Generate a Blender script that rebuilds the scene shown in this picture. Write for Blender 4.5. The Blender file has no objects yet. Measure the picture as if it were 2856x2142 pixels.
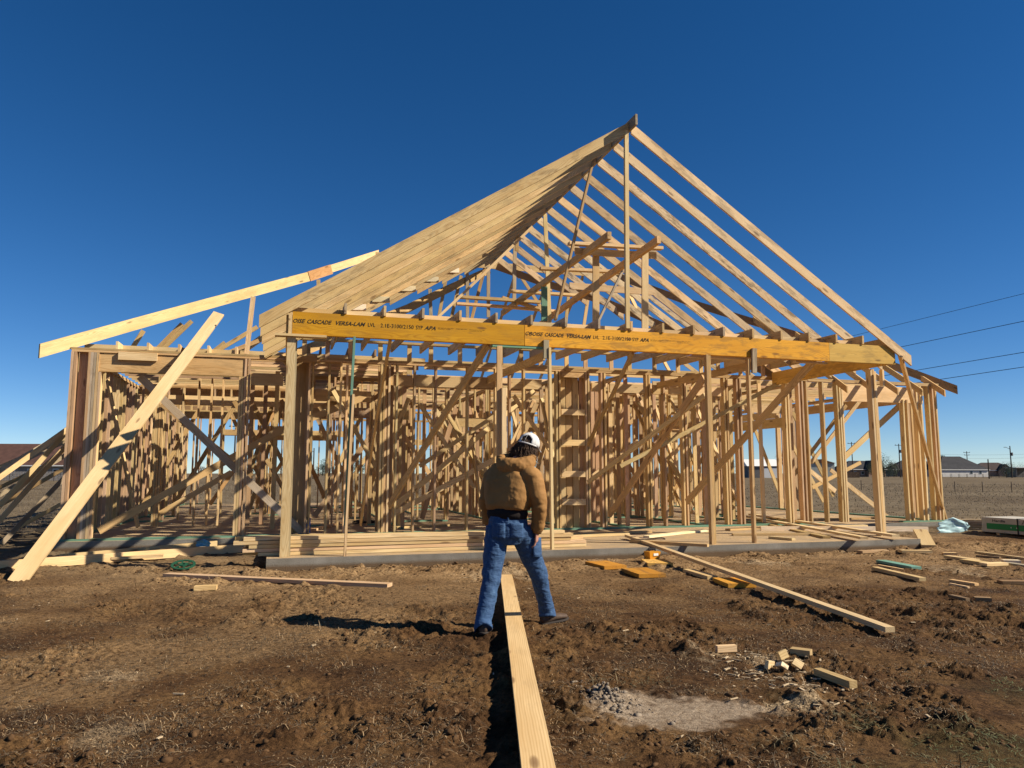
import bpy, bmesh, math, random
import numpy as np
from mathutils import Vector, Matrix, Euler
random.seed(11); rng=np.random.default_rng(7)
R=math.radians
sc=bpy.context.scene; col=sc.collection
# ------------------------------------------------------------------ camera, light, sky
cd=bpy.data.cameras.new('camera'); cam=bpy.data.objects.new('camera',cd); col.objects.link(cam); sc.camera=cam
cam.location=(0,0,1.385); cam.rotation_euler=(R(90)+.1179,0,0)
cd.sensor_width=36; cd.lens=2101.7/2856*36; cd.clip_end=9000; cd.clip_start=.05
AZ=R(11.5); EL=R(35.5)
SD=Vector((math.cos(AZ)*math.cos(EL),-math.sin(AZ)*math.cos(EL),math.sin(EL)))
ld=bpy.data.lights.new('sun','SUN'); ld.energy=5.0; ld.angle=R(.5); ld.color=(1,.91,.76)
lo=bpy.data.objects.new('sun',ld); col.objects.link(lo); lo.rotation_euler=SD.to_track_quat('Z','Y').to_euler()
w=bpy.data.worlds.new('World'); sc.world=w; w.use_nodes=True; nt=w.node_tree
bg=nt.nodes['Background']; sk=nt.nodes.new('ShaderNodeTexSky'); sk.sky_type='NISHITA'; sk.sun_disc=False
sk.sun_elevation=EL; sk.sun_rotation=math.atan2(SD.x,SD.y); sk.air_density=.65; sk.dust_density=0.0; sk.ozone_density=1.6; sk.altitude=300
bg.inputs['Strength'].default_value=.061
hs=nt.nodes.new('ShaderNodeHueSaturation'); hs.inputs['Saturation'].default_value=1.27; tm=nt.nodes.new('ShaderNodeMix'); tm.data_type='RGBA'; tm.blend_type='MULTIPLY'; tm.inputs[0].default_value=1; tm.inputs[7].default_value=(.93,.985,1.09,1)
nt.links.new(sk.outputs[0],tm.inputs[6]); nt.links.new(tm.outputs[2],hs.inputs['Color']); nt.links.new(hs.outputs[0],bg.inputs['Color'])
sc.view_settings.view_transform='Standard'; sc.view_settings.look='None'; sc.view_settings.exposure=0.65
sc.cycles.max_bounces=6; sc.cycles.diffuse_bounces=3
# ------------------------------------------------------------------ materials
def mat(name):
    m=bpy.data.materials.new(name); m.use_nodes=True; n=m.node_tree; p=n.nodes['Principled BSDF']; return m,n,p
def N(n,t,**k):
    x=n.nodes.new('ShaderNode'+t)
    for a,b in k.items():
        if a in x.inputs: x.inputs[a].default_value=b
        else: setattr(x,a,b)
    return x
def ramp(n,src,stops):
    r=n.nodes.new('ShaderNodeValToRGB'); e=r.color_ramp.elements
    while len(e)<len(stops): e.new(.5)
    for i,(p,c) in enumerate(stops): e[i].position=p; e[i].color=(*c,1) if len(c)==3 else c
    n.links.new(src,r.inputs[0]); return r
def math_(n,op,a,b=None,c=None):
    x=n.nodes.new('ShaderNodeMath'); x.operation=op
    for i,v in enumerate((a,b,c)):
        if v is None: continue
        if isinstance(v,(int,float)): x.inputs[i].default_value=v
        else: n.links.new(v,x.inputs[i])
    return x.outputs[0]
def mixc(n,fac,a,b,mode='MIX'):
    x=n.nodes.new('ShaderNodeMix'); x.data_type='RGBA'; x.blend_type=mode
    for s,v in ((0,fac),(6,a),(7,b)):
        if isinstance(v,(int,float)): x.inputs[s].default_value=v
        elif isinstance(v,tuple): x.inputs[s].default_value=(*v,1)
        else: n.links.new(v,x.inputs[s])
    return x.outputs[2]
def vmul(n,src,v):
    x=n.nodes.new('ShaderNodeVectorMath'); x.operation='MULTIPLY'; n.links.new(src,x.inputs[0]); x.inputs[1].default_value=v; return x.outputs[0]
def wood_mat():
    m,n,p=mat('wood'); L=n.links
    gc=N(n,'Attribute',attribute_name='gc').outputs['Vector']; ti=N(n,'Attribute',attribute_name='tint').outputs['Color']
    st=N(n,'Attribute',attribute_name='wear').outputs['Fac']
    f=N(n,'TexNoise',Scale=1.0,Detail=6.0,Roughness=.6); L.new(vmul(n,gc,(1.6,55,55)),f.inputs['Vector'])
    wv=N(n,'TexNoise',Scale=1.0,Detail=2.0); L.new(vmul(n,gc,(.9,3.,3.)),wv.inputs['Vector'])
    # growth rings
    sep=N(n,'SeparateXYZ'); L.new(gc,sep.inputs[0])
    y=math_(n,'ADD',sep.outputs[1],math_(n,'MULTIPLY',wv.outputs['Fac'],.22)); z=sep.outputs[2]
    rr=math_(n,'SQRT',math_(n,'ADD',math_(n,'MULTIPLY',y,y),math_(n,'MULTIPLY',z,z)))
    rings=math_(n,'SINE',math_(n,'MULTIPLY',rr,430.0)); rings=math_(n,'POWER',math_(n,'MULTIPLY_ADD',rings,.5,.5),2.2)
    kn=N(n,'TexVoronoi',Scale=1.0); L.new(vmul(n,gc,(1.5,5.5,5.5)),kn.inputs['Vector'])
    knot=ramp(n,kn.outputs['Distance'],[(.0,(1,1,1)),(.09,(.75,.75,.75)),(.15,(0,0,0))]).outputs[0]
    dk=mixc(n,math_(n,'MULTIPLY',rings,.60),ti,vm(n,ti,(.62,.50,.36)))
    dk=mixc(n,math_(n,'MULTIPLY',ramp(n,f.outputs['Fac'],[(.42,(0,0,0)),(.68,(1,1,1))]).outputs[0],.5),dk,vm(n,ti,(1.18,1.18,1.2)))
    big=N(n,'TexNoise',Scale=1.0,Detail=3.0); L.new(vmul(n,gc,(.8,4,4)),big.inputs['Vector'])
    dk=mixc(n,ramp(n,big.outputs['Fac'],[(.42,(0,0,0)),(.66,(.6,.6,.6))]).outputs[0],dk,vm(n,ti,(.78,.68,.54)))
    dk=mixc(n,math_(n,'MULTIPLY',knot,.8),dk,(.12,.055,.025))
    # mildew / mud stains on weathered boards
    s2=N(n,'TexNoise',Scale=1.0,Detail=6.0,Roughness=.65); L.new(vmul(n,gc,(2.2,8,8)),s2.inputs['Vector'])
    stf=math_(n,'MULTIPLY',ramp(n,s2.outputs['Fac'],[(.50,(0,0,0)),(.60,(1,1,1))]).outputs[0],st)
    dk=mixc(n,stf,dk,(.11,.075,.045))
    L.new(dk,p.inputs['Base Color']); p.inputs['Roughness'].default_value=.72
    p.inputs['Specular IOR Level'].default_value=.15
    bp=N(n,'Bump',Strength=.22,Distance=.003); L.new(f.outputs['Fac'],bp.inputs['Height']); L.new(bp.outputs[0],p.inputs['Normal'])
    return m
def vm(n,src,v):
    x=n.nodes.new('ShaderNodeMix'); x.data_type='RGBA'; x.blend_type='MULTIPLY'; x.inputs[0].default_value=1
    x.clamp_result=False
    n.links.new(src,x.inputs[6]); x.inputs[7].default_value=(*v,1); return x.outputs[2]
WOOD=wood_mat()
def simple(name,c,rough=.8,ns=0,na=.25,bump=0,metal=0,c2=None,coord='Object',spec=.3):
    m,n,p=mat(name); p.inputs['Roughness'].default_value=rough; p.inputs['Metallic'].default_value=metal; p.inputs['Specular IOR Level'].default_value=spec
    if ns:
        tc=N(n,'TexCoord'); t=N(n,'TexNoise',Scale=ns,Detail=5.0,Roughness=.6); n.links.new(tc.outputs[coord],t.inputs['Vector'])
        c2=c2 or tuple(x*(1-na) for x in c)
        n.links.new(mixc(n,ramp(n,t.outputs['Fac'],[(.35,(0,0,0)),(.65,(1,1,1))]).outputs[0],c,c2),p.inputs['Base Color'])
        if bump:
            b=N(n,'Bump',Strength=bump,Distance=.01); n.links.new(t.outputs['Fac'],b.inputs['Height']); n.links.new(b.outputs[0],p.inputs['Normal'])
    else: p.inputs['Base Color'].default_value=(*c,1)
    return m
# ------------------------------------------------------------------ object helpers
def link(name,me,m=None,parent=None,label=None,cat=None,group=None,kind=None,loc=None):
    o=bpy.data.objects.new(name,me); col.objects.link(o)
    if m is not None and me is not None and not me.materials: me.materials.append(m)
    if parent: o.parent=parent
    if label: o['label']=label
    if cat: o['category']=cat
    if group: o['group']=group
    if kind: o['kind']=kind
    if loc is not None: o.location=loc
    return o
def empty(name,label,cat,loc=(0,0,0),rz=0,group=None):
    o=link(name,None,None,None,label,cat,group,None,loc); o.rotation_euler[2]=rz; o.empty_display_size=.2; return o
def mesh(name,V,F,smooth=False):
    me=bpy.data.meshes.new(name); me.from_pydata([tuple(v) for v in V],[],[tuple(f) for f in F]); me.update()
    if smooth: me.polygons.foreach_set('use_smooth',[True]*len(me.polygons))
    return me
TINT=dict(pine=(.66,.48,.24),pale=(.71,.52,.28),tan=(.55,.375,.175),fir=(.53,.36,.215),grey=(.44,.36,.25),green=(.17,.34,.25),dark=(.36,.23,.12),
 weath=(.62,.47,.28),raft=(.64,.455,.22),bright=(.66,.49,.25),white=(.86,.72,.48),osb=(.55,.31,.13),lvl1=(.60,.285,.018),lvl2=(.62,.32,.028),lvl3=(.62,.385,.10),orange=(.62,.29,.04),mud=(.3,.2,.11))
WEAR=dict(weath=.6,raft=.3,tan=.22,grey=.35,lvl1=0.22,lvl2=.30,lvl3=.3,orange=.4,fir=.15,pine=.12)
def board_geo(L,w,t,seg=None,bow=.0016,tint='pine',plumb=0):
    """verts in board space: x along, y thickness, z width"""
    seg=seg or max(1,min(8,int(L/.7)))
    b1,b2=random.gauss(0,bow)*L,random.gauss(0,bow)*L
    V=[];F=[]
    for i in range(seg+1):
        s=i/seg; x=L*s; oy=b1*4*s*(1-s); oz=b2*4*s*(1-s)
        for a,c in ((-1,-1),(1,-1),(1,1),(-1,1)): V.append((x,oy+a*t/2,oz+c*w/2))
    for i in range(seg):
        o=i*4
        for k in range(4):
            k2=(k+1)%4; F.append((o+k,o+4+k,o+4+k2,o+k2))
    if plumb: V=[(x+plumb*z if i<4 or i>=seg*4 else x,y,z) for i,(x,y,z) in enumerate(V)]
    F.append((0,1,2,3)); e=seg*4; F.append((e+3,e+2,e+1,e))
    V=np.array(V); 
    off=np.array([random.uniform(0,60),random.uniform(-.16,.16),random.choice([-1,1])*random.uniform(.02,.22)])
    G=V+off
    c=np.array(TINT[tint]); c=c*random.uniform(.82,1.2)*(1+np.array([random.gauss(0,.03),0,random.gauss(0,.04)]))
    return V,F,G,c,WEAR.get(tint,.12)*random.uniform(.6,1.3)
def attrs(me,G,C,W):
    a=me.attributes.new('gc','FLOAT_VECTOR','POINT'); a.data.foreach_set('vector',np.asarray(G,dtype=np.float32).ravel())
    a=me.attributes.new('tint','FLOAT_COLOR','POINT'); c=np.ones((len(G),4),dtype=np.float32); c[:,:3]=C; a.data.foreach_set('color',c.ravel())
    a=me.attributes.new('wear','FLOAT','POINT'); a.data.foreach_set('value',np.asarray(W,dtype=np.float32).ravel())
def frame_of(P1,P2,up):
    P1=Vector(P1);P2=Vector(P2); x=(P2-P1).normalized(); z=Vector(up); z=z-x*z.dot(x)
    if z.length<1e-3: z=Vector((0,1,0))-x*x.y
    if z.length<1e-3: z=Vector((1,0,0))
    z.normalize(); y=z.cross(x)
    M=Matrix((x,y,z)).transposed().to_4x4(); M.translation=P1; return M,(P2-P1).length
def board(name,P1,P2,w,t,up=(0,0,1),tint='pine',parent=None,**k):
    M,L=frame_of(P1,P2,up); kk={a:k.pop(a) for a in ('seg','bow','plumb') if a in k}
    V,F,G,c,wr=board_geo(L,w,t,tint=tint,**kk); me=mesh(name,V,F); attrs(me,G,np.tile(c,(len(V),1)),np.full(len(V),wr))
    o=link(name,me,WOOD,parent,**k); o.matrix_local=M; return o
def boards_merged(name,items,parent,**k):
    Vs=[];Fs=[];Gs=[];Cs=[];Ws=[];n=0
    for P1,P2,w,t,up,tint in items:
        M,L=frame_of(P1,P2,up); V,F,G,c,wr=board_geo(L,w,t,tint=tint); A=np.array(M)
        Vs.append(V@A[:3,:3].T+A[:3,3]); Fs+=[tuple(i+n for i in f) for f in F]; n+=len(V); Gs.append(G); Cs.append(np.tile(c,(len(V),1))); Ws.append(np.full(len(V),wr))
    me=mesh(name,np.vstack(Vs),Fs); attrs(me,np.vstack(Gs),np.vstack(Cs),np.concatenate(Ws)); return link(name,me,WOOD,parent,**k)
def fastmesh(name,V,F):
    V=np.asarray(V,np.float32); F=np.asarray(F,np.int32); k=F.shape[1]; me=bpy.data.meshes.new(name); me.vertices.add(len(V)); me.vertices.foreach_set('co',V.ravel())
    me.loops.add(F.size); me.loops.foreach_set('vertex_index',F.ravel()); me.polygons.add(len(F)); me.polygons.foreach_set('loop_start',np.arange(0,F.size,k,dtype=np.int32)); me.update(calc_edges=True); return me
# ------------------------------------------------------------------ numpy noise
_tab=rng.random(65536)
def vnoise(x,y,seed=0):
    xi=np.floor(x).astype(np.int64); yi=np.floor(y).astype(np.int64); fx=x-xi; fy=y-yi; fx=fx*fx*(3-2*fx); fy=fy*fy*(3-2*fy)
    def hsh(a,b): return _tab[(a*374761393+b*668265263+seed*974634777)%65521 & 65535]
    return (hsh(xi,yi)*(1-fx)+hsh(xi+1,yi)*fx)*(1-fy)+(hsh(xi,yi+1)*(1-fx)+hsh(xi+1,yi+1)*fx)*fy
def fbm(x,y,o=4,seed=0,g=.5):
    s=0;a=1;t=0
    for i in range(o): s=s+a*vnoise(x*2**i+i*17.3,y*2**i+i*9.1,seed+i); t+=a; a*=g
    return s/t
TH=.29029; OX,OY=-3.4908,10.9219
def H2W(u,v,z=0): c,s=math.cos(TH),math.sin(TH); return Vector((OX+u*c-v*s,OY+u*s+v*c,z))
def toUV(x,y): c,s=math.cos(TH),math.sin(TH); return (x-OX)*c+(y-OY)*s,-(x-OX)*s+(y-OY)*c
def sm(a,b,x): t=np.clip((x-a)/(b-a),0,1); return t*t*(3-2*t)
def gh(x,y):
    x=np.asarray(x,float); y=np.asarray(y,float)
    d=np.hypot(x,y); near=1-sm(14,45,d)
    n1=fbm(x*.35,y*.35,3,1)-.5; n2=fbm(x*1.5+3,y*1.5,4,2)-.5
    cl=fbm(x*5,y*5,5,3,.62); clm=sm(.44,.62,fbm(x*.9+7,y*.9,3,5))
    h=n1*.05+n2*.05+(.15+clm)*np.maximum(cl-.5,0)*.22-(.15+clm)*np.maximum(.42-cl,0)*.14
    h=h+(fbm(x*20,y*20,3,9,.6)-.5)*.034*(.35+clm)+(np.abs(fbm(x*8+2,y*8,3,10)-.5)-.08)*-.05*(.3+clm)
    # tyre tracks, mounds
    h=h+.04*np.exp(-((x-.62)**2/.03+(y-4.85)**2/.04))
    h=h+.06*np.exp(-((x+4.0)**2/.3+(y-11.2)**2/.1))-.03*np.exp(-((x+1.9)**2/.5+(y-4.1)**2/.02))
    # rut that runs under the plank
    h=h-.022*np.exp(-((x+.11-(y-3.6)*-.012)**2/.006))*(1-sm(8,9,y))
    # flat where loose boards and feet rest, slab pad
    u,v=toUV(x,y)
    ins=sm(-.15,.05,np.minimum(np.minimum(u+.0,11.4-u),v))  # under the porch slab
    ins=np.maximum(ins,sm(-.1,.1,np.minimum(np.minimum(u+3.7,16.4-u),v-3.8)))
    dsl=np.where((u>-.3)&(u<11.8),-v,9.); h=h+np.exp(-(dsl/.22)**2)*(dsl>0)*np.maximum(fbm(x*2.3,y*2.3,4,12)-.38,0)*.30
    sm_=1-sm(.6,1.2,np.hypot((x-1.02)/.5,(y-4.55)/.38)); h=h*(1-.85*sm_)
    h=h*near*(1-ins)-.05*ins
    return np.clip(h,-.09,.12)*(.9)+(1-near)*(fbm(x*.02,y*.02,3,4)-.5)*.25*(1-sm(60,200,d)*.3)
# ------------------------------------------------------------------ ground sheet
def make_ground():
    ts=np.concatenate([-np.geomspace(60,1.02,40),np.linspace(-1,1,760),np.geomspace(1.02,60,40)])
    ys=np.concatenate([-np.geomspace(400,2,14),[0,1.2,2.2],np.geomspace(2.6,45,760),np.geomspace(46,6000,60)])
    T,Y=np.meshgrid(ts,ys); X=(np.maximum(Y,0)*.78+1.3)*T; X=np.where(Y<0,T*40,X)
    Z=gh(X,Y); n,m=X.shape
    V=np.stack([X,Y,Z],-1).reshape(-1,3).astype(np.float32)
    idx=np.arange(n*m).reshape(n,m); F=np.stack([idx[:-1,:-1],idx[:-1,1:],idx[1:,1:],idx[1:,:-1]],-1).reshape(-1,4)
    me=bpy.data.meshes.new('ground'); me.vertices.add(len(V)); me.vertices.foreach_set('co',V.ravel()); me.loops.add(F.size); me.loops.foreach_set('vertex_index',F.ravel().astype(np.int32))
    me.polygons.add(len(F)); me.polygons.foreach_set('loop_start',np.arange(0,F.size,4,dtype=np.int32)); me.update(calc_edges=True)
    me.polygons.foreach_set('use_smooth',[True]*len(F))
    x,y=X.ravel(),Y.ravel(); u,v=toUV(x,y)
    # sandy soil by the slab / tan dust, ash, sawdust (soil kinds)
    dv=np.minimum(np.hypot(np.maximum(np.maximum(-u,u-11.6),0),np.maximum(-v,0)),np.hypot(np.maximum(np.maximum(-3.7-u,u-16.4),0),np.maximum(3.8-v,0)))
    sand=np.clip(1-sm(.5,4.6,dv+ (fbm(x*1.2,y*1.2,3,21)-.5)*4.0),0,1)*(y>5)
    sand=sand*(.5+.5*sm(.35,.65,fbm(x*3,y*3,4,23)))
    sand=np.maximum(sand,.55*sm(.52,.68,fbm(x*.55+2,y*.55,4,25))*(x<0))
    q=fbm(x*3,y*3,3,27)-.5; q2=fbm(x*14,y*14,3,29)-.5
    ash=1-sm(.5,1.15,np.hypot((x-.68)/.30,(y-4.70)/.34)+q*1.1+q2*.9)
    ash=np.maximum(ash,.95*(1-sm(.5,1.1,np.hypot((x-1.02)/.46,(y-4.58)/.36)+q*1.2+q2*.7)))
    saw=1-sm(.3,1,np.hypot((x-1.78)/.26,(y-4.75)/.2)+q+q2*1.6)
    for a,b,r in ((1.45,6.05,.22),(1.85,5.75,.2),(6.2,10.9,.45),(3.9,11.9,.5),(-.1,10.6,.6),(-2.2,4.3,.18),(-2.7,5.4,.22),(1.9,5.1,.15)): saw=np.maximum(saw,.6*(1-sm(.3,1,np.hypot((x-a)/r,(y-b)/(r*1.3))+q*1.2+q2*1.8)))
    grass=sm(.5,.62,fbm(x*1.1+5,y*1.1,3,31))*sm(.2,2.4,x+ (6-y)*.4)*(1-sm(4.6,5.6,y)); C=np.ones((len(x),4),np.float32); C[:,0]=sand;C[:,1]=ash;C[:,2]=saw
    a=me.attributes.new('soil','FLOAT_COLOR','POINT'); a.data.foreach_set('color',C.ravel())
    a=me.attributes.new('green','FLOAT','POINT'); a.data.foreach_set('value',grass.astype(np.float32))
    m_,n,p=mat('soil'); L=n.links; tc=N(n,'TexCoord').outputs['Object']
    so=N(n,'SeparateColor'); L.new(N(n,'Attribute',attribute_name='soil').outputs['Color'],so.inputs[0]); gr=N(n,'Attribute',attribute_name='green').outputs['Fac']
    n1=N(n,'TexNoise',Scale=1.3,Detail=8.0,Roughness=.62); L.new(tc,n1.inputs['Vector'])
    n2=N(n,'TexNoise',Scale=26.0,Detail=7.0,Roughness=.7); L.new(tc,n2.inputs['Vector'])
    n3=N(n,'TexNoise',Scale=130.0,Detail=3.0,Roughness=.7); L.new(tc,n3.inputs['Vector'])
    c=ramp(n,n1.outputs['Fac'],[(.30,(.055,.027,.012)),(.48,(.128,.066,.027)),(.66,(.225,.126,.050))]).outputs[0]
    c=mixc(n,so.outputs[0],c,ramp(n,n2.outputs['Fac'],[(.3,(.25,.145,.062)),(.7,(.46,.30,.15))]).outputs[0])
    c=mixc(n,so.outputs[1],c,ramp(n,n2.outputs['Fac'],[(.3,(.32,.235,.155)),(.7,(.50,.39,.28))]).outputs[0])
    c=mixc(n,math_(n,'MULTIPLY',so.outputs[2],ramp(n,n3.outputs['Fac'],[(.40,(0,0,0)),(.56,(1,1,1))]).outputs[0]),c,(.62,.47,.29))
    c=mixc(n,math_(n,'MULTIPLY',gr,.35),c,(.06,.065,.02))
    c=mixc(n,ramp(n,n2.outputs['Fac'],[(.38,(.9,.9,.9)),(.54,(0,0,0))]).outputs[0],c,mixc(n,so.outputs[1],vm(n,c,(.36,.34,.33)),vm(n,c,(.8,.78,.76))))
    c=mixc(n,ramp(n,n3.outputs['Fac'],[(.54,(0,0,0)),(.70,(.9,.9,.9))]).outputs[0],c,vm(n,c,(1.9,1.8,1.65)))
    # winter pasture beyond the site
    sp=N(n,'SeparateXYZ'); L.new(tc,sp.inputs[0]); ed=N(n,'TexNoise',Scale=.25,Detail=4.0); L.new(tc,ed.inputs['Vector'])
    yy=math_(n,'ADD',math_(n,'ADD',sp.outputs[1],math_(n,'MULTIPLY',sp.outputs[0],-.3)),math_(n,'MULTIPLY',ed.outputs['Fac'],9.))
    past=ramp(n,math_(n,'MULTIPLY',math_(n,'SUBTRACT',yy,16.5),.22),[(0,(0,0,0)),(1,(1,1,1))]).outputs[0]
    f1=N(n,'TexNoise',Scale=.09,Detail=5.0); L.new(tc,f1.inputs['Vector']); f2=N(n,'TexNoise',Scale=1.4,Detail=9.0,Roughness=.75); L.new(tc,f2.inputs['Vector'])
    pc=ramp(n,f1.outputs['Fac'],[(.35,(.125,.090,.052)),(.62,(.185,.140,.085))]).outputs[0]
    pc=mixc(n,ramp(n,f2.outputs['Fac'],[(.40,(.8,.8,.8)),(.55,(0,0,0))]).outputs[0],pc,vm(n,pc,(.5,.47,.42)))
    c=mixc(n,past,c,pc)
    L.new(c,p.inputs['Base Color']); p.inputs['Roughness'].default_value=.95; p.inputs['Specular IOR Level'].default_value=.12
    b=N(n,'Bump',Strength=1.0,Distance=.045); L.new(n2.outputs['Fac'],b.inputs['Height']); b2=N(n,'Bump',Strength=1.0,Distance=.010); L.new(n3.outputs['Fac'],b2.inputs['Height']); L.new(b.outputs[0],b2.inputs['Normal'])
    b3=N(n,'Bump',Strength=.8,Distance=.12); L.new(f2.outputs['Fac'],b3.inputs['Height']); 
    mx=n.nodes.new('ShaderNodeMix'); mx.data_type='VECTOR'; L.new(past,mx.inputs[0]); L.new(b2.outputs[0],mx.inputs[4]); L.new(b3.outputs[0],mx.inputs[5]); L.new(mx.outputs[1],p.inputs['Normal'])
    return link('ground',me,m_,kind='structure')
make_ground()
def g1(x,y): return float(gh(np.array([x]),np.array([y]))[0])
def hit_slab(x,y):
    u,v=toUV(x,y); return (u>-.1 and u<11.6 and v>-.05)|((u>-3.8)&(u<16.5)&(v>3.75))
# dry grass straws (uncountable) and dirt clods
def blades():
    V=[];F=[];C=[]
    n=0
    N_=330000
    y=2.7+ (rng.random(N_)**1.45)*11; x=(rng.random(N_)*2-1)*(y*.76+.7)
    dens=fbm(x*.9+3,y*.9,3,41); tuf=fbm(x*3.2,y*3.2,3,43)
    u,v=toUV(x,y); ok=(rng.random(N_)<np.clip(.30+(dens-.36)*1.2+(tuf-.5)*3.0,0,1)*(1-.5*((x<-.2)&(y>7.3)))*(1-.55*(y>9.5)))&~((u>-.2)&(v>-.3))&~((v>3.5))&(np.hypot((x-.98)/.52,(y-4.58)/.40)>.9+.3*rng.random(N_))&~((x>-.17-.012*(y-3.6))&(x<.17-.03*(y-3)))
    x,y,tuf=x[ok],y[ok],tuf[ok]; nb=len(x); r=lambda: rng.random(nb)
    up_=(tuf>.60)&(r()<.12)
    V=np.stack([x,y,r()*6.283,.012+.085*r()**3.2,np.where(up_,.3+r()*.8,1.25+r()*.4),.0012+.0018*r(),tuf],-1)
    A=np.array(V); z=gh(A[:,0],A[:,1]); a,L,le,w_=A[:,2],A[:,3],A[:,4],A[:,5]
    dx,dy=np.cos(a)*np.sin(le),np.sin(a)*np.sin(le); dz=np.cos(le)
    sx,sy=-np.sin(a)*w_,np.cos(a)*w_
    P0=np.stack([A[:,0],A[:,1],z-.004],-1); s=np.stack([sx,sy,0*sx],-1); d=np.stack([dx,dy,dz],-1)
    mid=P0+d*(L*.5)[:,None]+np.array([0,0,.006]); tip=P0+d*L[:,None]-np.stack([0*L,0*L,L*.12],-1)
    VV=np.stack([P0-s,P0+s,mid-s,mid+s,tip-s*.35,tip+s*.35],1).reshape(-1,3); nb=len(A); o=np.arange(nb)*6
    FF=np.concatenate([np.stack([o,o+1,o+3,o+2],-1),np.stack([o+2,o+3,o+5,o+4],-1)])
    me=fastmesh('dry_grass',VV,FF)
    base=np.array([.30,.20,.10]); g=np.array([.085,.10,.03])
    gm=(sm(.5,.62,fbm(A[:,0]*1.1+5,A[:,1]*1.1,3,31))*(A[:,0]>.5)*(A[:,1]<5.4))[:,None]; r=rng.random((nb,1))
    C=(base*(.18+1.15*r**3.0))*(1-gm*.8)+g*gm*.8; C=np.repeat(C,6,0); c4=np.ones((len(C),4),np.float32); c4[:,:3]=C
    at=me.attributes.new('tint','FLOAT_COLOR','POINT'); at.data.foreach_set('color',c4.ravel())
    m_,n_,p=mat('straw'); n_.links.new(N(n_,'Attribute',attribute_name='tint').outputs['Color'],p.inputs['Base Color']); p.inputs['Roughness'].default_value=.8
    link('dry_grass',me,m_,kind='stuff')
blades()
def pasture():
    # thin dry tussocks on the field beyond the house
    N_=26000; y=19+(rng.random(N_)**1.6)*75; x=(rng.random(N_)*2-1)*(y*.8+4); u,v=toUV(x,y); ok=~((u>-4.2)&(u<16.8)&(v<16.6)); x,y=x[ok],y[ok]; nb=len(x); z=gh(x,y)
    h=.03+.05*rng.random(nb)+.0006*y; wd=.006+.00026*y; a=rng.random(nb)*3.14; le=(rng.random(nb)-.5)*.12
    P=np.stack([x,y,z-.02],-1); s=np.stack([np.cos(a)*wd,np.sin(a)*wd,0*a],-1)
    V=np.stack([P-s*1.5,P+s*1.5,P+np.stack([le,le*.5,h],-1)],1).reshape(-1,3); me=mesh('pasture_grass',V,[(i,i+1,i+2) for i in range(0,nb*3,3)])
    C=np.ones((nb*3,4),np.float32); C[:,:3]=np.repeat(np.array([.17,.13,.085])*(.6+.5*rng.random((nb,1))),3,0); at=me.attributes.new('tint','FLOAT_COLOR','POINT'); at.data.foreach_set('color',C.ravel())
    link('pasture_grass',me,bpy.data.materials['straw'],kind='stuff')
pasture()
SOILM=simple('clod',(.12,.066,.031),.95,30,.5,.5,spec=.1)
def ico(sub=1):
    bm=bmesh.new(); bmesh.ops.create_icosphere(bm,subdivisions=sub,radius=1); V=np.array([v.co[:] for v in bm.verts]); F=[tuple(v.index for v in f.verts) for f in bm.faces]; bm.free(); return V,F
def lumps(name,pts,m,kind='stuff',**k):
    IV,IF=ico(1); P=np.array(pts); n=len(P); S=P[:,3:4]*np.stack([.7+.7*rng.random(n),.7+.7*rng.random(n),.45+.45*rng.random(n)],-1)
    J=1+(rng.random((n,len(IV),1))-.5)*.6; V=IV[None]*J*S[:,None]; a=rng.random(n)*6.28; c,s=np.cos(a)[:,None],np.sin(a)[:,None]
    V=np.stack([V[...,0]*c-V[...,1]*s,V[...,0]*s+V[...,1]*c,V[...,2]],-1)+P[:,None,:3]
    F=(np.array(IF)[None]+np.arange(n)[:,None,None]*len(IV)).reshape(-1,3); return link(name,fastmesh(name,V.reshape(-1,3),F),m,kind=kind,**k)
pts=[]
cx=rng.random(34000); yy=2.8+(cx**1.4)*11; xx=(rng.random(34000)*2-1)*(yy*.75+.7); dd=fbm(xx*.9+7,yy*.9,3,5); zz=gh(xx,yy); uu,vv=toUV(xx,yy)
for x,y,d,z,u,v in zip(xx,yy,dd,zz,uu,vv):
    if random.random()<max(.12,(d-.38)*3.2) and not (u>-.1 and v>-.05) and v<3.6 and abs(x)>0.0 and not(-.16<x+.012*y<.25): (math.hypot((x-.98)/.52,(y-4.58)/.40)>1) and pts.append((x,y,z,.0035+.022*random.random()**4.0))
for i in range(500):  # slab edge crumbs
    u=random.uniform(-.3,11.5); P=H2W(u,-abs(random.gauss(0,.12))-.03); pts.append((P.x,P.y,g1(P.x,P.y),.008+.02*random.random()**2))
lumps('dirt_clods',pts,SOILM)
ASH=simple('mortar_spoil',(.27,.215,.16),.95,40,.35,.5,spec=.1)
pts=[]
for i in range(230):
    a=random.gauss(0,1);c_=random.gauss(0,1); x=.60+a*.10; y=4.82+c_*.13-.1*a; pts.append((x,y,g1(x,y)+.01*max(0,1-abs(a)),.005+.017*random.random()**2.5))
lumps('mortar_rubble',pts,ASH)
# ------------------------------------------------------------------ the house frame
house=empty('house_frame','unfinished wooden house frame with open rafters standing on its concrete slab','house',(OX,OY,0),TH)
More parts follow.
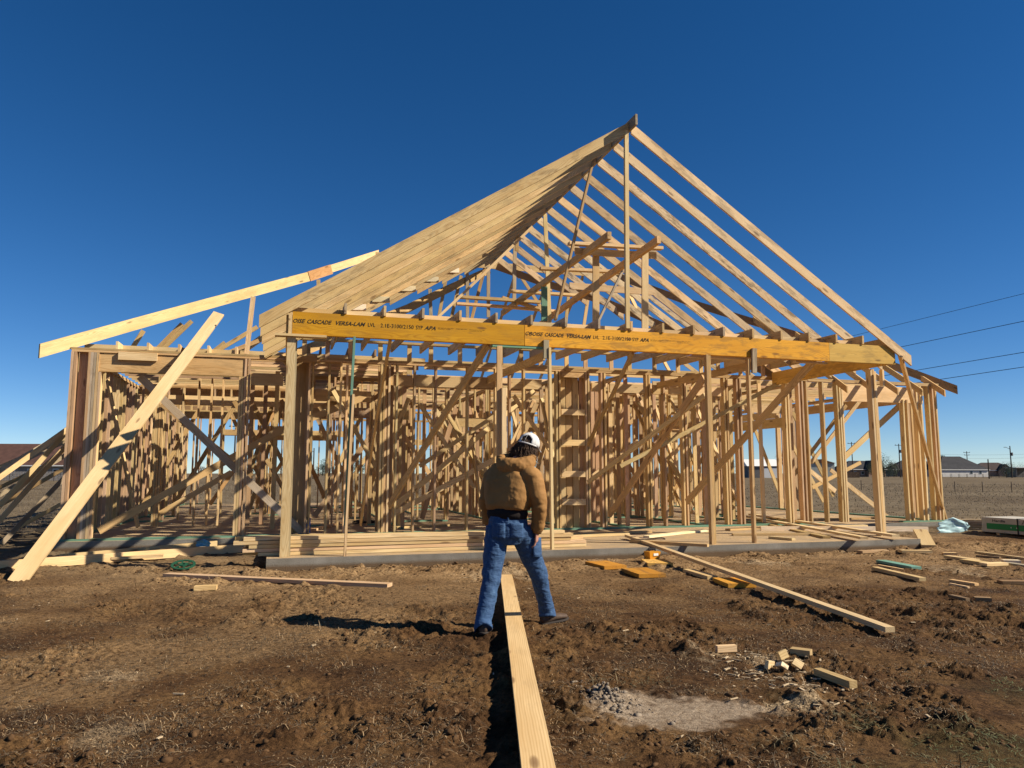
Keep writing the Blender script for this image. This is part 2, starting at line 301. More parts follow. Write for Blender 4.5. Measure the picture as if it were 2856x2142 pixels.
# foundation
def prism(pts,z0,z1,chip=0):
    n=len(pts); V=[(x,y,z0) for x,y in pts]+[(x,y,z1) for x,y in pts]; F=[tuple(range(n))[::-1],tuple(range(n,2*n))]+[(i,(i+1)%n,n+(i+1)%n,n+i) for i in range(n)]; return V,F
V_,F_=prism([(-.0,0),(11.557,0),(11.557,3.80),(16.42,3.80),(16.42,16.3),(9.2,16.3),(9.2,20.8),(-3.72,20.8),(-3.72,3.80),(0,3.80)],-.3,.1775)
mc,n,p=mat('concrete'); tc=N(n,'TexCoord').outputs['Object']; a=N(n,'TexNoise',Scale=2.2,Detail=8.0,Roughness=.65); n.links.new(tc,a.inputs['Vector']); b=N(n,'TexNoise',Scale=60.0,Detail=5.0,Roughness=.7); n.links.new(tc,b.inputs['Vector'])
c=ramp(n,a.outputs['Fac'],[(.3,(.16,.145,.12)),(.7,(.28,.255,.215))]).outputs[0]
ge=N(n,'NewGeometry'); s=N(n,'SeparateXYZ'); n.links.new(ge.outputs['Normal'],s.inputs[0]); topf=math_(n,'GREATER_THAN',s.outputs[2],.5)
dust=ramp(n,a.outputs['Fac'],[(.34,(.52,.36,.19)),(.66,(.36,.27,.175))]).outputs[0]; dust=mixc(n,ramp(n,b.outputs['Fac'],[(.5,(0,0,0)),(.7,(.6,.6,.6))]).outputs[0],dust,(.24,.155,.085))
c=mixc(n,topf,c,dust); c=mixc(n,ramp(n,b.outputs['Fac'],[(.3,(.5,.5,.5)),(.48,(0,0,0))]).outputs[0],c,vm(n,c,(.6,.58,.55)))
po=N(n,'SeparateXYZ'); n.links.new(tc,po.inputs[0]); lo_=math_(n,'ADD',po.outputs[2],math_(n,'MULTIPLY',b.outputs['Fac'],-.10)); c=mixc(n,ramp(n,lo_,[(0,(.9,.9,.9)),(.05,(0,0,0))]).outputs[0],c,(.13,.08,.042)); n.links.new(c,p.inputs['Base Color']); p.inputs['Roughness'].default_value=.95; p.inputs['Specular IOR Level'].default_value=.08; bb=N(n,'Bump',Strength=.8,Distance=.018); n.links.new(b.outputs['Fac'],bb.inputs['Height']); n.links.new(bb.outputs[0],p.inputs['Normal'])
link('foundation',mesh('foundation',V_,F_),mc,house)
BOARDS=[
('beam','lvl1',(0.245,0.191,3.633),(3.898,0.191,3.633),0.344,0.09,(0,0,1)),
('beam','lvl2',(3.906,0.191,3.633),(9.86,0.191,3.633),0.344,0.09,(0,0,1)),
('beam','lvl3',(9.865,0.191,3.633),(11.37,0.191,3.633),0.344,0.09,(0,0,1)),
('beam','lvl3',(11.31,0.24,3.62),(11.31,3.85,3.62),0.3,0.09,(0,0,1)),
('beam','tan',(0.2,0.24,3.62),(0.2,3.85,3.62),0.3,0.09,(0,0,1)),
('end_cap','pale',(0.215,0.135,3.633),(0.215,0.28,3.633),0.352,0.05,(0,0,1)),
('plate','tan',(0.0,0.19,3.442),(0.75,0.19,3.442),0.16,0.036,(0,1,0)),
('plate','green',(3.363,0.2,3.44),(4.224,0.2,3.44),0.09,0.036,(0,1,0)),
('plate','pale',(9.2,0.3,3.44),(9.9,0.3,3.44),0.09,0.034,(0,1,0)),
('plate','pale',(7.0,0.3,3.44),(8.2,0.3,3.44),0.09,0.034,(0,1,0)),
('joist','grey',(1.02,0.12,3.895),(1.02,3.9,3.93),0.16,0.038,(0,0,1)),
('blocking','pale',(1.04,0.42,3.885),(1.6,0.42,3.885),0.075,0.035,(0,0,1)),
('joist','tan',(1.62,0.12,3.895),(1.62,3.9,3.93),0.16,0.038,(0,0,1)),
('blocking','pale',(1.64,0.42,3.885),(2.2,0.42,3.885),0.075,0.035,(0,0,1)),
('joist','grey',(2.22,0.12,3.895),(2.22,3.9,3.93),0.16,0.038,(0,0,1)),
('blocking','pale',(2.24,0.42,3.885),(2.8,0.42,3.885),0.075,0.035,(0,0,1)),
('joist','tan',(2.82,0.12,3.895),(2.82,3.9,3.93),0.16,0.038,(0,0,1)),
('blocking','pale',(2.84,0.42,3.885),(3.4,0.42,3.885),0.075,0.035,(0,0,1)),
('joist','grey',(3.42,0.12,3.895),(3.42,3.9,3.93),0.16,0.038,(0,0,1)),
('blocking','pale',(3.44,0.42,3.885),(4.0,0.42,3.885),0.075,0.035,(0,0,1)),
('joist','grey',(4.02,0.12,3.895),(4.02,3.9,3.93),0.16,0.038,(0,0,1)),
('blocking','pale',(4.04,0.42,3.885),(4.6,0.42,3.885),0.075,0.035,(0,0,1)),
('joist','grey',(4.62,0.12,3.895),(4.62,3.9,3.93),0.16,0.038,(0,0,1)),
('blocking','pale',(4.64,0.42,3.885),(5.2,0.42,3.885),0.075,0.035,(0,0,1)),
('joist','grey',(5.22,0.12,3.895),(5.22,3.9,3.93),0.16,0.038,(0,0,1)),
('blocking','pale',(5.24,0.42,3.885),(5.8,0.42,3.885),0.075,0.035,(0,0,1)),
('joist','tan',(5.82,0.12,3.895),(5.82,3.9,3.93),0.16,0.038,(0,0,1)),
('blocking','pale',(5.84,0.42,3.885),(6.4,0.42,3.885),0.075,0.035,(0,0,1)),
('joist','tan',(6.42,0.12,3.895),(6.42,3.9,3.93),0.16,0.038,(0,0,1)),
('blocking','pale',(6.44,0.42,3.885),(7.0,0.42,3.885),0.075,0.035,(0,0,1)),
('joist','tan',(7.02,0.12,3.895),(7.02,3.9,3.93),0.16,0.038,(0,0,1)),
('blocking','pale',(7.04,0.42,3.885),(7.6,0.42,3.885),0.075,0.035,(0,0,1)),
('joist','grey',(7.62,0.12,3.895),(7.62,3.9,3.93),0.16,0.038,(0,0,1)),
('blocking','pale',(7.64,0.42,3.885),(8.2,0.42,3.885),0.075,0.035,(0,0,1)),
('joist','tan',(8.22,0.12,3.895),(8.22,3.9,3.93),0.16,0.038,(0,0,1)),
('blocking','pale',(8.24,0.42,3.885),(8.8,0.42,3.885),0.075,0.035,(0,0,1)),
('joist','tan',(8.82,0.12,3.895),(8.82,3.9,3.93),0.16,0.038,(0,0,1)),
('blocking','pale',(8.84,0.42,3.885),(9.4,0.42,3.885),0.075,0.035,(0,0,1)),
('joist','tan',(9.42,0.12,3.895),(9.42,3.9,3.93),0.16,0.038,(0,0,1)),
('blocking','pale',(9.44,0.42,3.885),(10.0,0.42,3.885),0.075,0.035,(0,0,1)),
('joist','tan',(10.02,0.12,3.895),(10.02,3.9,3.93),0.16,0.038,(0,0,1)),
('blocking','pale',(10.04,0.42,3.885),(10.6,0.42,3.885),0.075,0.035,(0,0,1)),
('joist','tan',(10.62,0.12,3.895),(10.62,3.9,3.93),0.16,0.038,(0,0,1)),
('joist','tan',(11.22,0.12,3.895),(11.22,3.9,3.93),0.16,0.038,(0,0,1)),
('blocking','tan',(0.1,0.3,3.86),(1.0,0.3,3.86),0.075,0.035,(0,0,1)),
('post','pale',(0.24,0.19,0.179),(0.24,0.19,3.42),0.125,0.04,(1,0,0)),
('post','grey',(0.281,0.29,0.179),(0.281,0.29,3.4),0.09,0.09,(1,0,0)),
('post','green',(1.158,0.1,3.452),(1.091,0.1,0.615),0.09,0.035,(0,1,0)),
('post','pale',(1.16,0.06,2.567),(1.096,0.06,0.176),0.09,0.035,(0,1,0)),
('post','tan',(3.485,0.18,0.179),(3.485,0.18,3.44),0.09,0.05,(1,0,0)),
('post','pale',(3.538,0.12,0.179),(3.538,0.12,2.75),0.07,0.08,(1,0,0)),
('post','pale',(4.35,0.12,0.179),(4.32,0.12,3.44),0.09,0.04,(0,1,0)),
('block','grey',(4.264,0.12,3.258),(4.265,0.12,3.563),0.09,0.05,(1,0,0)),
('post','tan',(7.24,0.12,0.179),(7.24,0.12,3.455),0.09,0.04,(0,1,0)),
('post','tan',(7.319,0.17,0.179),(7.319,0.17,3.455),0.05,0.06,(0,1,0)),
('post','tan',(8.115,0.17,0.179),(8.115,0.17,3.42),0.09,0.04,(0,1,0)),
('block','grey',(8.205,0.12,3.171),(8.224,0.12,3.614),0.09,0.05,(1,0,0)),
('post','pale',(11.341,0.776,0.177),(11.3,0.776,3.44),0.14,0.04,(0,1,0)),
('post','tan',(11.391,0.776,0.177),(11.35,0.776,3.44),0.14,0.04,(0,1,0)),
('post','pale',(11.441,0.776,0.177),(11.4,0.776,3.4),0.12,0.04,(0,1,0)),
('block','pale',(11.45,0.6,3.1),(11.45,0.6,3.42),0.09,0.04,(0,1,0)),
('tie','tan',(4.276,0.25,3.32),(4.276,3.9,3.36),0.14,0.038,(0,0,1)),
('tie','tan',(8.258,0.25,3.32),(8.258,3.9,3.36),0.14,0.038,(0,0,1)),
('brace','tan',(3.329,0.3,3.481),(2.208,3.7,0.736),0.14,0.038,(0,0,1)),
('brace','tan',(1.741,0.35,3.497),(1.668,3.75,0.393),0.09,0.038,(0,0,1)),
('brace','tan',(5.918,0.3,3.47),(6.462,3.7,2.0),0.09,0.038,(0,0,1)),
('brace','tan',(7.294,0.3,3.075),(6.964,3.75,0.492),0.14,0.038,(0,0,1)),
('brace','pine',(7.365,0.4,2.773),(6.493,3.8,1.192),0.09,0.038,(0,0,1)),
('brace','tan',(9.652,0.3,3.5),(8.839,3.75,0.747),0.14,0.038,(0,0,1)),
('brace','pine',(11.882,3.7,3.769),(7.259,3.8,1.541),0.09,0.038,(0,0,1)),
('brace','pale',(11.45,0.1,3.62),(16.911,4.491,0.03),0.09,0.038,(0,1,0.3)),
('ridge_board','grey',(5.85,-0.16,7.485),(5.85,9.6,7.605),0.19,0.04,(0,0,1)),
('rafter','weath',(5.875,0.12,7.45),(11.71,0.12,3.541),0.165,0.038,(0,0,1)),
('rafter','raft',(5.825,0.12,7.45),(-0.23,0.12,3.615),0.165,0.038,(0,0,1)),
('rafter','weath',(5.875,0.864,7.462),(11.71,0.864,3.553),0.165,0.038,(0,0,1)),
('rafter','raft',(5.825,0.864,7.462),(-0.23,0.864,3.615),0.165,0.038,(0,0,1)),
('rafter','weath',(5.875,1.608,7.474),(11.71,1.608,3.565),0.165,0.038,(0,0,1)),
('rafter','raft',(5.825,1.608,7.474),(-0.23,1.608,3.615),0.165,0.038,(0,0,1)),
('rafter','weath',(5.875,2.352,7.486),(11.71,2.352,3.577),0.165,0.038,(0,0,1)),
('rafter','raft',(5.825,2.352,7.486),(-0.23,2.352,3.615),0.165,0.038,(0,0,1)),
('rafter','weath',(5.875,3.096,7.498),(11.71,3.096,3.589),0.165,0.038,(0,0,1)),
('rafter','raft',(5.825,3.096,7.498),(-0.23,3.096,3.615),0.165,0.038,(0,0,1)),
('rafter','weath',(5.875,3.84,7.51),(11.71,3.84,3.601),0.165,0.038,(0,0,1)),
('rafter','raft',(5.825,3.84,7.51),(-0.23,3.84,3.705),0.165,0.038,(0,0,1)),
('rafter','weath',(5.875,4.584,7.522),(11.069,4.584,4.041),0.165,0.038,(0,0,1)),
('rafter','raft',(5.825,4.584,7.522),(0.906,4.584,4.428),0.165,0.038,(0,0,1)),
('rafter','weath',(5.875,5.328,7.534),(10.317,5.328,4.554),0.165,0.038,(0,0,1)),
('rafter','raft',(5.825,5.328,7.534),(1.677,5.328,4.922),0.165,0.038,(0,0,1)),
('rafter','weath',(5.875,6.072,7.546),(9.565,6.072,5.068),0.165,0.038,(0,0,1)),
('rafter','raft',(5.825,6.072,7.546),(2.447,6.072,5.416),0.165,0.038,(0,0,1)),
('rafter','weath',(5.875,6.816,7.558),(8.814,6.816,5.581),0.165,0.038,(0,0,1)),
('rafter','raft',(5.825,6.816,7.558),(3.217,6.816,5.91),0.165,0.038,(0,0,1)),
('rafter','weath',(5.875,7.56,7.57),(8.062,7.56,6.095),0.165,0.038,(0,0,1)),
('rafter','raft',(5.825,7.56,7.57),(3.988,7.56,6.405),0.165,0.038,(0,0,1)),
('rafter','weath',(5.875,8.304,7.582),(7.31,8.304,6.608),0.165,0.038,(0,0,1)),
('rafter','raft',(5.825,8.304,7.582),(4.758,8.304,6.899),0.165,0.038,(0,0,1)),
('rafter','weath',(5.875,9.048,7.594),(6.558,9.048,7.122),0.165,0.038,(0,0,1)),
('rafter','raft',(5.825,9.048,7.594),(5.528,9.048,7.393),0.165,0.038,(0,0,1)),
('sunlit_block','white',(1.878,4.584,5.089),(2.248,4.584,5.109),0.12,0.1,(0,0,1)),  # blocks standing in for sunlit roof timber, sunlight put into the whitish tint
('sunlit_block','white',(2.559,5.328,5.551),(2.929,5.328,5.571),0.12,0.1,(0,0,1)),
('sunlit_block','white',(3.23,6.072,6.005),(3.6,6.072,6.025),0.12,0.1,(0,0,1)),
('sunlit_block','white',(3.896,6.816,6.473),(4.266,6.816,6.493),0.12,0.1,(0,0,1)),
('sunlit_block','white',(1.311,3.84,4.722),(1.681,3.84,4.742),0.12,0.1,(0,0,1)),
('hip_rafter','bright',(-4.02,3.53,3.53),(0.669,8.219,6.44),0.235,0.04,(0,0,1)),
('hip_rafter','bright',(1.15,8.7,6.78),(2.6,10.15,7.75),0.2,0.04,(0,0,1)),
('splice','osb',(0.619,8.169,6.41),(1.2,8.75,6.8),0.25,0.07,(0,0,1)),
('hip_rafter','dark',(16.62,3.63,3.5),(15.2,5.05,4.5),0.2,0.04,(0,0,1)),
('hip_rafter','dark',(15.2,5.05,4.5),(13.68,6.57,5.4),0.2,0.04,(0,0,1)),
('hip_rafter','dark',(13.68,6.57,5.4),(11.76,8.49,6.55),0.2,0.04,(0,0,1)),
('hip_rafter','dark',(11.76,8.49,6.55),(10.2,10.0,7.6),0.2,0.04,(0,0,1)),
('valley_rafter','dark',(11.5,3.95,3.7),(9.484,5.966,5.22),0.2,0.04,(0,0,1)),
('valley_rafter','dark',(9.484,5.966,5.22),(8.265,7.185,6.1),0.2,0.04,(0,0,1)),
('valley_rafter','dark',(8.265,7.185,6.1),(7.1,8.34,6.75),0.2,0.04,(0,0,1)),
('valley_rafter','dark',(7.1,8.34,6.75),(6.0,9.45,7.45),0.2,0.04,(0,0,1)),
('valley_rafter','tan',(0.1,3.95,3.62),(3.0,6.85,5.45),0.2,0.04,(0,0,1)),
('valley_rafter','tan',(3.0,6.85,5.45),(5.8,9.55,7.35),0.2,0.04,(0,0,1)),
('ridge_board','tan',(2.5,10.05,7.66),(10.3,10.05,7.66),0.2,0.04,(0,0,1)),
('hip_rafter','tan',(-3.6,16.2,3.8),(2.5,10.1,7.6),0.2,0.04,(0,0,1)),
('hip_rafter','tan',(16.3,16.2,3.8),(10.3,10.1,7.6),0.2,0.04,(0,0,1)),
('rafter','weath',(16.7,7.65,3.45),(12.6,7.65,6.128),0.14,0.038,(0,0,1)),
('rafter','weath',(16.7,8.85,3.45),(11.4,8.85,6.928),0.14,0.038,(0,0,1)),
('rafter','weath',(16.7,10.05,3.45),(10.2,10.05,7.729),0.14,0.038,(0,0,1)),
('rafter','weath',(16.7,11.25,3.45),(11.4,11.25,6.928),0.14,0.038,(0,0,1)),
('rafter','weath',(16.7,12.45,3.45),(12.6,12.45,6.128),0.14,0.038,(0,0,1)),
('rafter','tan',(16.05,3.48,3.38),(16.05,4.2,3.86),0.14,0.038,(0,0,1)),
('rafter','tan',(15.35,3.48,3.38),(15.35,4.9,4.327),0.14,0.038,(0,0,1)),
('rafter','tan',(14.6,3.48,3.38),(14.6,5.65,4.827),0.14,0.038,(0,0,1)),
('rafter','tan',(13.9,3.48,3.38),(13.9,6.35,5.294),0.14,0.038,(0,0,1)),
('rafter','tan',(13.1,3.48,3.38),(13.1,7.15,5.828),0.14,0.038,(0,0,1)),
('rafter','tan',(6.8,10.1,7.55),(6.8,16.3,3.55),0.14,0.038,(0,0,1)),
('rafter','tan',(7.9,10.1,7.55),(7.9,16.3,3.55),0.14,0.038,(0,0,1)),
('rafter','tan',(9.0,10.1,7.55),(9.0,16.3,3.55),0.14,0.038,(0,0,1)),
('strut','pale',(5.788,0.12,7.398),(5.745,0.12,3.844),0.07,0.04,(1,0,0)),
('strut','grey',(5.804,0.2,7.383),(5.763,0.2,3.859),0.05,0.04,(0,1,0)),
('strut','tan',(5.797,1.6,7.541),(4.969,1.6,4.232),0.09,0.04,(0,1,0)),
('strut','pale',(5.925,4.9,7.512),(6.026,4.9,4.884),0.09,0.04,(1,0,0)),
('strut','green',(5.794,4.6,5.653),(5.789,4.6,4.845),0.14,0.04,(1,0,0)),
('strut','grey',(5.671,6.5,7.344),(5.642,6.5,5.634),0.09,0.04,(1,0,0)),
('strut','tan',(5.699,6.4,7.58),(5.679,6.4,7.012),0.09,0.04,(1,0,0)),
('strut','grey',(3.784,8.2,6.315),(3.824,8.2,5.492),0.09,0.04,(1,0,0)),
('strut','grey',(4.904,8.6,6.941),(4.924,8.6,5.535),0.09,0.04,(1,0,0)),
('strut','grey',(5.251,7.6,6.877),(5.256,7.6,5.507),0.09,0.04,(1,0,0)),
('strut','tan',(4.335,8.8,6.743),(4.126,8.8,5.528),0.09,0.04,(1,0,0)),
('strut','tan',(4.865,9.2,7.02),(4.564,9.2,5.63),0.09,0.04,(1,0,0)),
('strut','tan',(5.488,8.9,7.211),(5.088,8.9,5.603),0.09,0.04,(1,0,0)),
('strut','tan',(6.64,9.4,7.315),(7.254,9.4,6.422),0.09,0.04,(1,0,0)),
('strut','tan',(7.119,9.0,6.378),(7.447,9.0,5.545),0.09,0.04,(1,0,0)),
('strut','tan',(7.916,8.5,6.744),(7.76,8.5,5.366),0.09,0.04,(1,0,0)),
('strut','tan',(8.41,8.3,6.414),(8.231,8.3,5.355),0.09,0.04,(1,0,0)),
('strut','pale',(5.643,5.0,7.201),(3.311,5.0,4.787),0.06,0.03,(0,0,1)),
('strut','grey',(6.313,1.5,5.255),(5.715,1.5,4.085),0.06,0.04,(0,1,0)),
('catwalk_post','pale',(6.237,2.6,6.04),(6.212,2.6,4.226),0.14,0.04,(1,0,0)),
('catwalk_post','pale',(7.208,2.3,5.961),(7.169,2.3,4.261),0.14,0.04,(1,0,0)),
('catwalk_beam','tan',(5.919,1.2,5.838),(5.919,8.6,5.858),0.14,0.08,(0,0,1)),
('catwalk_beam','tan',(6.792,0.9,5.742),(6.792,7.8,5.442),0.14,0.08,(0,0,1)),
('catwalk_board','pale',(5.557,2.4,6.004),(7.652,2.4,6.082),0.06,0.14,(0,0,1)),
('catwalk_board','pale',(5.727,2.5,5.891),(7.567,2.5,5.948),0.14,0.04,(0,0,1)),
('catwalk_board','pale',(5.487,4.0,5.902),(7.478,4.0,5.975),0.06,0.14,(0,0,1)),
('catwalk_board','pale',(5.872,3.2,5.345),(7.87,3.2,5.344),0.14,0.04,(0,0,1)),
('catwalk_board','pale',(5.214,5.5,5.722),(7.155,5.5,5.741),0.06,0.14,(0,0,1)),
('catwalk_board','tan',(4.144,6.5,5.736),(6.334,6.5,5.744),0.07,0.14,(0,0,1)),
('catwalk_board','pale',(4.211,6.8,5.634),(7.042,6.8,5.597),0.06,0.14,(0,0,1)),
('catwalk_board','tan',(5.348,6.6,5.822),(6.367,6.6,5.589),0.06,0.14,(0,0,1)),
('strut','pale',(-0.599,4.2,3.73),(-0.519,4.2,4.897),0.09,0.04,(1,0,0)),
('strut','tan',(0.829,7.0,6.051),(0.87,7.0,5.256),0.09,0.04,(1,0,0)),
('strut','tan',(-2.792,6.0,4.415),(-2.994,6.0,4.018),0.09,0.04,(0,0,1)),
('strut','tan',(-2.036,6.0,4.607),(-2.492,6.0,4.041),0.09,0.04,(0,0,1)),
('strut','tan',(-1.845,6.0,4.681),(-2.407,6.0,4.022),0.09,0.04,(0,0,1)),
('strut','tan',(-1.145,6.0,4.241),(-1.414,6.0,3.99),0.09,0.04,(0,0,1)),
('strut','tan',(-0.487,6.0,4.623),(-1.377,6.0,3.991),0.09,0.04,(0,0,1)),
('strut','tan',(-0.445,6.0,4.317),(-1.192,6.0,3.96),0.09,0.04,(0,0,1)),
('bottom_plate','green',(-3.62,3.95,0.197),(0.45,3.95,0.197),0.14,0.038,(0,1,0)),
('bottom_plate','green',(1.2,3.95,0.197),(12.6,3.95,0.197),0.14,0.038,(0,1,0)),
('bottom_plate','green',(14.9,3.95,0.197),(16.36,3.95,0.197),0.14,0.038,(0,1,0)),
('top_plate','tan',(-3.62,3.95,3.66),(0.9,3.95,3.66),0.14,0.038,(0,1,0)),
('top_plate','tan',(-3.6,3.95,3.62),(6.0,3.95,3.62),0.14,0.038,(0,1,0)),
('top_plate','tan',(0.95,3.95,3.66),(16.3,3.95,3.66),0.14,0.038,(0,1,0)),
('top_plate','tan',(6.03,3.95,3.62),(16.34,3.95,3.62),0.14,0.038,(0,1,0)),
('ledger','tan',(0.3,3.93,4.051),(6.2,3.93,4.051),0.14,0.045,(0,1,0)),
('ledger','tan',(6.22,3.93,4.051),(11.3,3.93,4.051),0.14,0.045,(0,1,0)),
('cripple','pine',(0.5,3.93,3.68),(0.5,3.93,4.029),0.09,0.04,(1,0,0)),
('cripple','fir',(0.95,3.93,3.68),(0.95,3.93,4.029),0.09,0.04,(1,0,0)),
('cripple','pale',(1.4,3.93,3.68),(1.4,3.93,4.029),0.09,0.04,(1,0,0)),
('cripple','pine',(2.0,3.93,3.68),(2.0,3.93,4.029),0.09,0.04,(1,0,0)),
('cripple','pine',(2.6,3.93,3.68),(2.6,3.93,4.029),0.09,0.04,(1,0,0)),
('cripple','pine',(3.05,3.93,3.68),(3.05,3.93,4.029),0.09,0.04,(1,0,0)),
('cripple','pine',(3.67,3.93,3.68),(3.67,3.93,4.029),0.09,0.04,(1,0,0)),
('cripple','pine',(4.12,3.93,3.68),(4.12,3.93,4.029),0.09,0.04,(1,0,0)),
('cripple','pine',(4.57,3.93,3.68),(4.57,3.93,4.029),0.09,0.04,(1,0,0)),
('cripple','tan',(5.02,3.93,3.68),(5.02,3.93,4.029),0.09,0.04,(1,0,0)),
('cripple','pale',(5.47,3.93,3.68),(5.47,3.93,4.029),0.09,0.04,(1,0,0)),
('cripple','pine',(6.07,3.93,3.68),(6.07,3.93,4.029),0.09,0.04,(1,0,0)),
('cripple','fir',(6.52,3.93,3.68),(6.52,3.93,4.029),0.09,0.04,(1,0,0)),
('cripple','fir',(7.14,3.93,3.68),(7.14,3.93,4.029),0.09,0.04,(1,0,0)),
('cripple','tan',(7.59,3.93,3.68),(7.59,3.93,4.029),0.09,0.04,(1,0,0)),
('cripple','pine',(8.21,3.93,3.68),(8.21,3.93,4.029),0.09,0.04,(1,0,0)),
('cripple','pine',(8.81,3.93,3.68),(8.81,3.93,4.029),0.09,0.04,(1,0,0)),
('cripple','pine',(9.41,3.93,3.68),(9.41,3.93,4.029),0.09,0.04,(1,0,0)),
('cripple','pine',(9.86,3.93,3.68),(9.86,3.93,4.029),0.09,0.04,(1,0,0)),
('cripple','pine',(10.46,3.93,3.68),(10.46,3.93,4.029),0.09,0.04,(1,0,0)),
('cripple','fir',(11.08,3.93,3.68),(11.08,3.93,4.029),0.09,0.04,(1,0,0)),
('header','tan',(-3.148,3.92,3.415),(-0.546,3.92,3.415),0.33,0.04,(0,0,1)),
('header','tan',(-3.118,3.99,3.415),(-0.676,3.99,3.415),0.33,0.04,(0,0,1)),
('block','pale',(-2.819,3.865,3.55),(-2.159,3.865,3.55),0.15,0.05,(0,0,1)),
('block','tan',(0.15,3.85,3.62),(0.75,3.85,3.64),0.12,0.05,(0,0,1)),
('stud','fir',(-3.58,3.95,0.217),(-3.58,3.95,3.6),0.14,0.045,(0,1,0)),
('stud','fir',(-3.53,3.95,0.217),(-3.53,3.95,3.6),0.14,0.045,(0,1,0)),
('stud','fir',(-3.3,3.95,0.217),(-3.3,3.95,3.6),0.14,0.045,(0,1,0)),
('stud','fir',(-3.24,3.95,0.217),(-3.24,3.95,3.6),0.14,0.045,(0,1,0)),
('stud','fir',(-3.42,4.01,0.217),(-3.42,4.01,3.6),0.14,0.04,(1,0,0)),
('stud','pine',(-3.12,4.0,0.217),(-3.12,4.0,3.6),0.14,0.04,(0,1,0)),
('stud','grey',(-3.258,3.95,0.217),(-3.258,3.95,3.6),0.14,0.042,(0,1,0)),
('stud','grey',(-3.208,3.95,0.217),(-3.208,3.95,3.6),0.14,0.042,(0,1,0)),
('stud','pale',(-3.163,3.95,0.217),(-3.163,3.95,3.6),0.14,0.042,(0,1,0)),
('stud','fir',(-3.118,3.95,0.217),(-3.118,3.95,3.24),0.14,0.04,(0,1,0)),
('stud','pine',(-0.676,3.95,0.217),(-0.676,3.95,3.24),0.14,0.04,(0,1,0)),
('stud','pine',(-0.631,3.95,0.217),(-0.631,3.95,3.24),0.14,0.04,(0,1,0)),
('stud','fir',(-0.586,3.95,0.217),(-0.586,3.95,3.6),0.14,0.04,(0,1,0)),
('stud','fir',(-0.516,3.95,0.217),(-0.516,3.95,3.6),0.14,0.04,(0,1,0)),
('stud','fir',(0.62,3.95,0.217),(0.62,3.95,3.56),0.14,0.04,(0,1,0)),
('stud','pine',(1.0,3.95,0.217),(1.0,3.95,3.56),0.14,0.04,(0,1,0)),
('stud','pine',(1.35,3.95,0.217),(1.35,3.95,3.56),0.14,0.04,(0,1,0)),
('stud','tan',(0.683,3.95,0.217),(0.683,3.95,3.6),0.14,0.04,(0,1,0)),
('stud','pine',(2.041,3.95,0.217),(2.041,3.95,3.6),0.14,0.04,(0,1,0)),
('stud','pine',(2.098,3.95,0.217),(2.098,3.95,3.6),0.14,0.04,(0,1,0)),
('stud','pale',(2.198,3.95,0.217),(2.198,3.95,3.6),0.14,0.04,(0,1,0)),
('stud','fir',(2.717,3.95,0.217),(2.717,3.95,3.6),0.14,0.04,(0,1,0)),
('stud','pine',(3.834,3.95,0.217),(3.834,3.95,3.6),0.14,0.04,(0,1,0)),
('stud','pine',(5.824,3.95,0.217),(5.824,3.95,3.6),0.14,0.04,(0,1,0)),
('stud','tan',(5.89,3.95,0.217),(5.89,3.95,3.6),0.14,0.04,(0,1,0)),
('stud','fir',(6.509,3.95,0.217),(6.509,3.95,3.6),0.14,0.04,(0,1,0)),
('stud','pine',(6.568,3.95,0.217),(6.568,3.95,3.6),0.14,0.04,(0,1,0)),
('stud','fir',(6.879,3.95,0.217),(6.879,3.95,3.6),0.14,0.04,(0,1,0)),
('stud','pine',(6.955,3.95,0.217),(6.955,3.95,3.6),0.14,0.04,(0,1,0)),
('stud','tan',(7.982,3.95,0.217),(7.982,3.95,3.6),0.14,0.04,(0,1,0)),
('stud','pine',(8.052,3.95,0.217),(8.052,3.95,3.6),0.14,0.04,(0,1,0)),
('stud','fir',(8.415,3.95,0.217),(8.415,3.95,3.6),0.14,0.04,(0,1,0)),
('stud','pine',(8.873,3.95,0.217),(8.873,3.95,3.6),0.14,0.04,(0,1,0)),
('stud','fir',(8.954,3.95,0.217),(8.954,3.95,3.6),0.14,0.04,(0,1,0)),
('stud','pine',(9.978,3.95,0.217),(9.978,3.95,3.6),0.14,0.04,(0,1,0)),
('stud','pale',(10.053,3.95,0.217),(10.053,3.95,3.6),0.14,0.04,(0,1,0)),
('stud','fir',(10.318,3.95,0.217),(10.318,3.95,3.6),0.14,0.04,(0,1,0)),
('stud','fir',(10.413,3.95,0.217),(10.413,3.95,3.6),0.14,0.04,(0,1,0)),
('stud','pine',(11.655,3.95,0.217),(11.655,3.95,3.6),0.14,0.04,(0,1,0)),
('stud','pale',(11.734,3.95,0.217),(11.734,3.95,3.6),0.14,0.04,(0,1,0)),
('stud','fir',(12.033,3.95,0.217),(12.033,3.95,3.6),0.14,0.04,(0,1,0)),
('stud','fir',(12.133,3.95,0.217),(12.133,3.95,3.6),0.14,0.04,(0,1,0)),
('stud','pine',(12.254,3.95,0.217),(12.254,3.95,3.6),0.14,0.04,(0,1,0)),
('stud','pine',(12.722,3.95,0.217),(12.722,3.95,3.6),0.14,0.04,(0,1,0)),
('stud','pine',(13.134,3.95,0.217),(13.134,3.95,3.6),0.14,0.04,(0,1,0)),
('stud','pale',(13.217,3.95,0.217),(13.217,3.95,3.6),0.14,0.04,(0,1,0)),
('stud','pale',(13.279,3.95,0.217),(13.279,3.95,3.6),0.14,0.04,(0,1,0)),
('stud','fir',(4.76,3.95,0.217),(4.76,3.95,3.6),0.14,0.04,(0,1,0)),
('stud','pine',(5.076,3.95,0.217),(5.076,3.95,3.6),0.14,0.04,(0,1,0)),
('stud','pine',(4.448,3.95,0.217),(4.448,3.95,3.6),0.14,0.04,(0,1,0)),
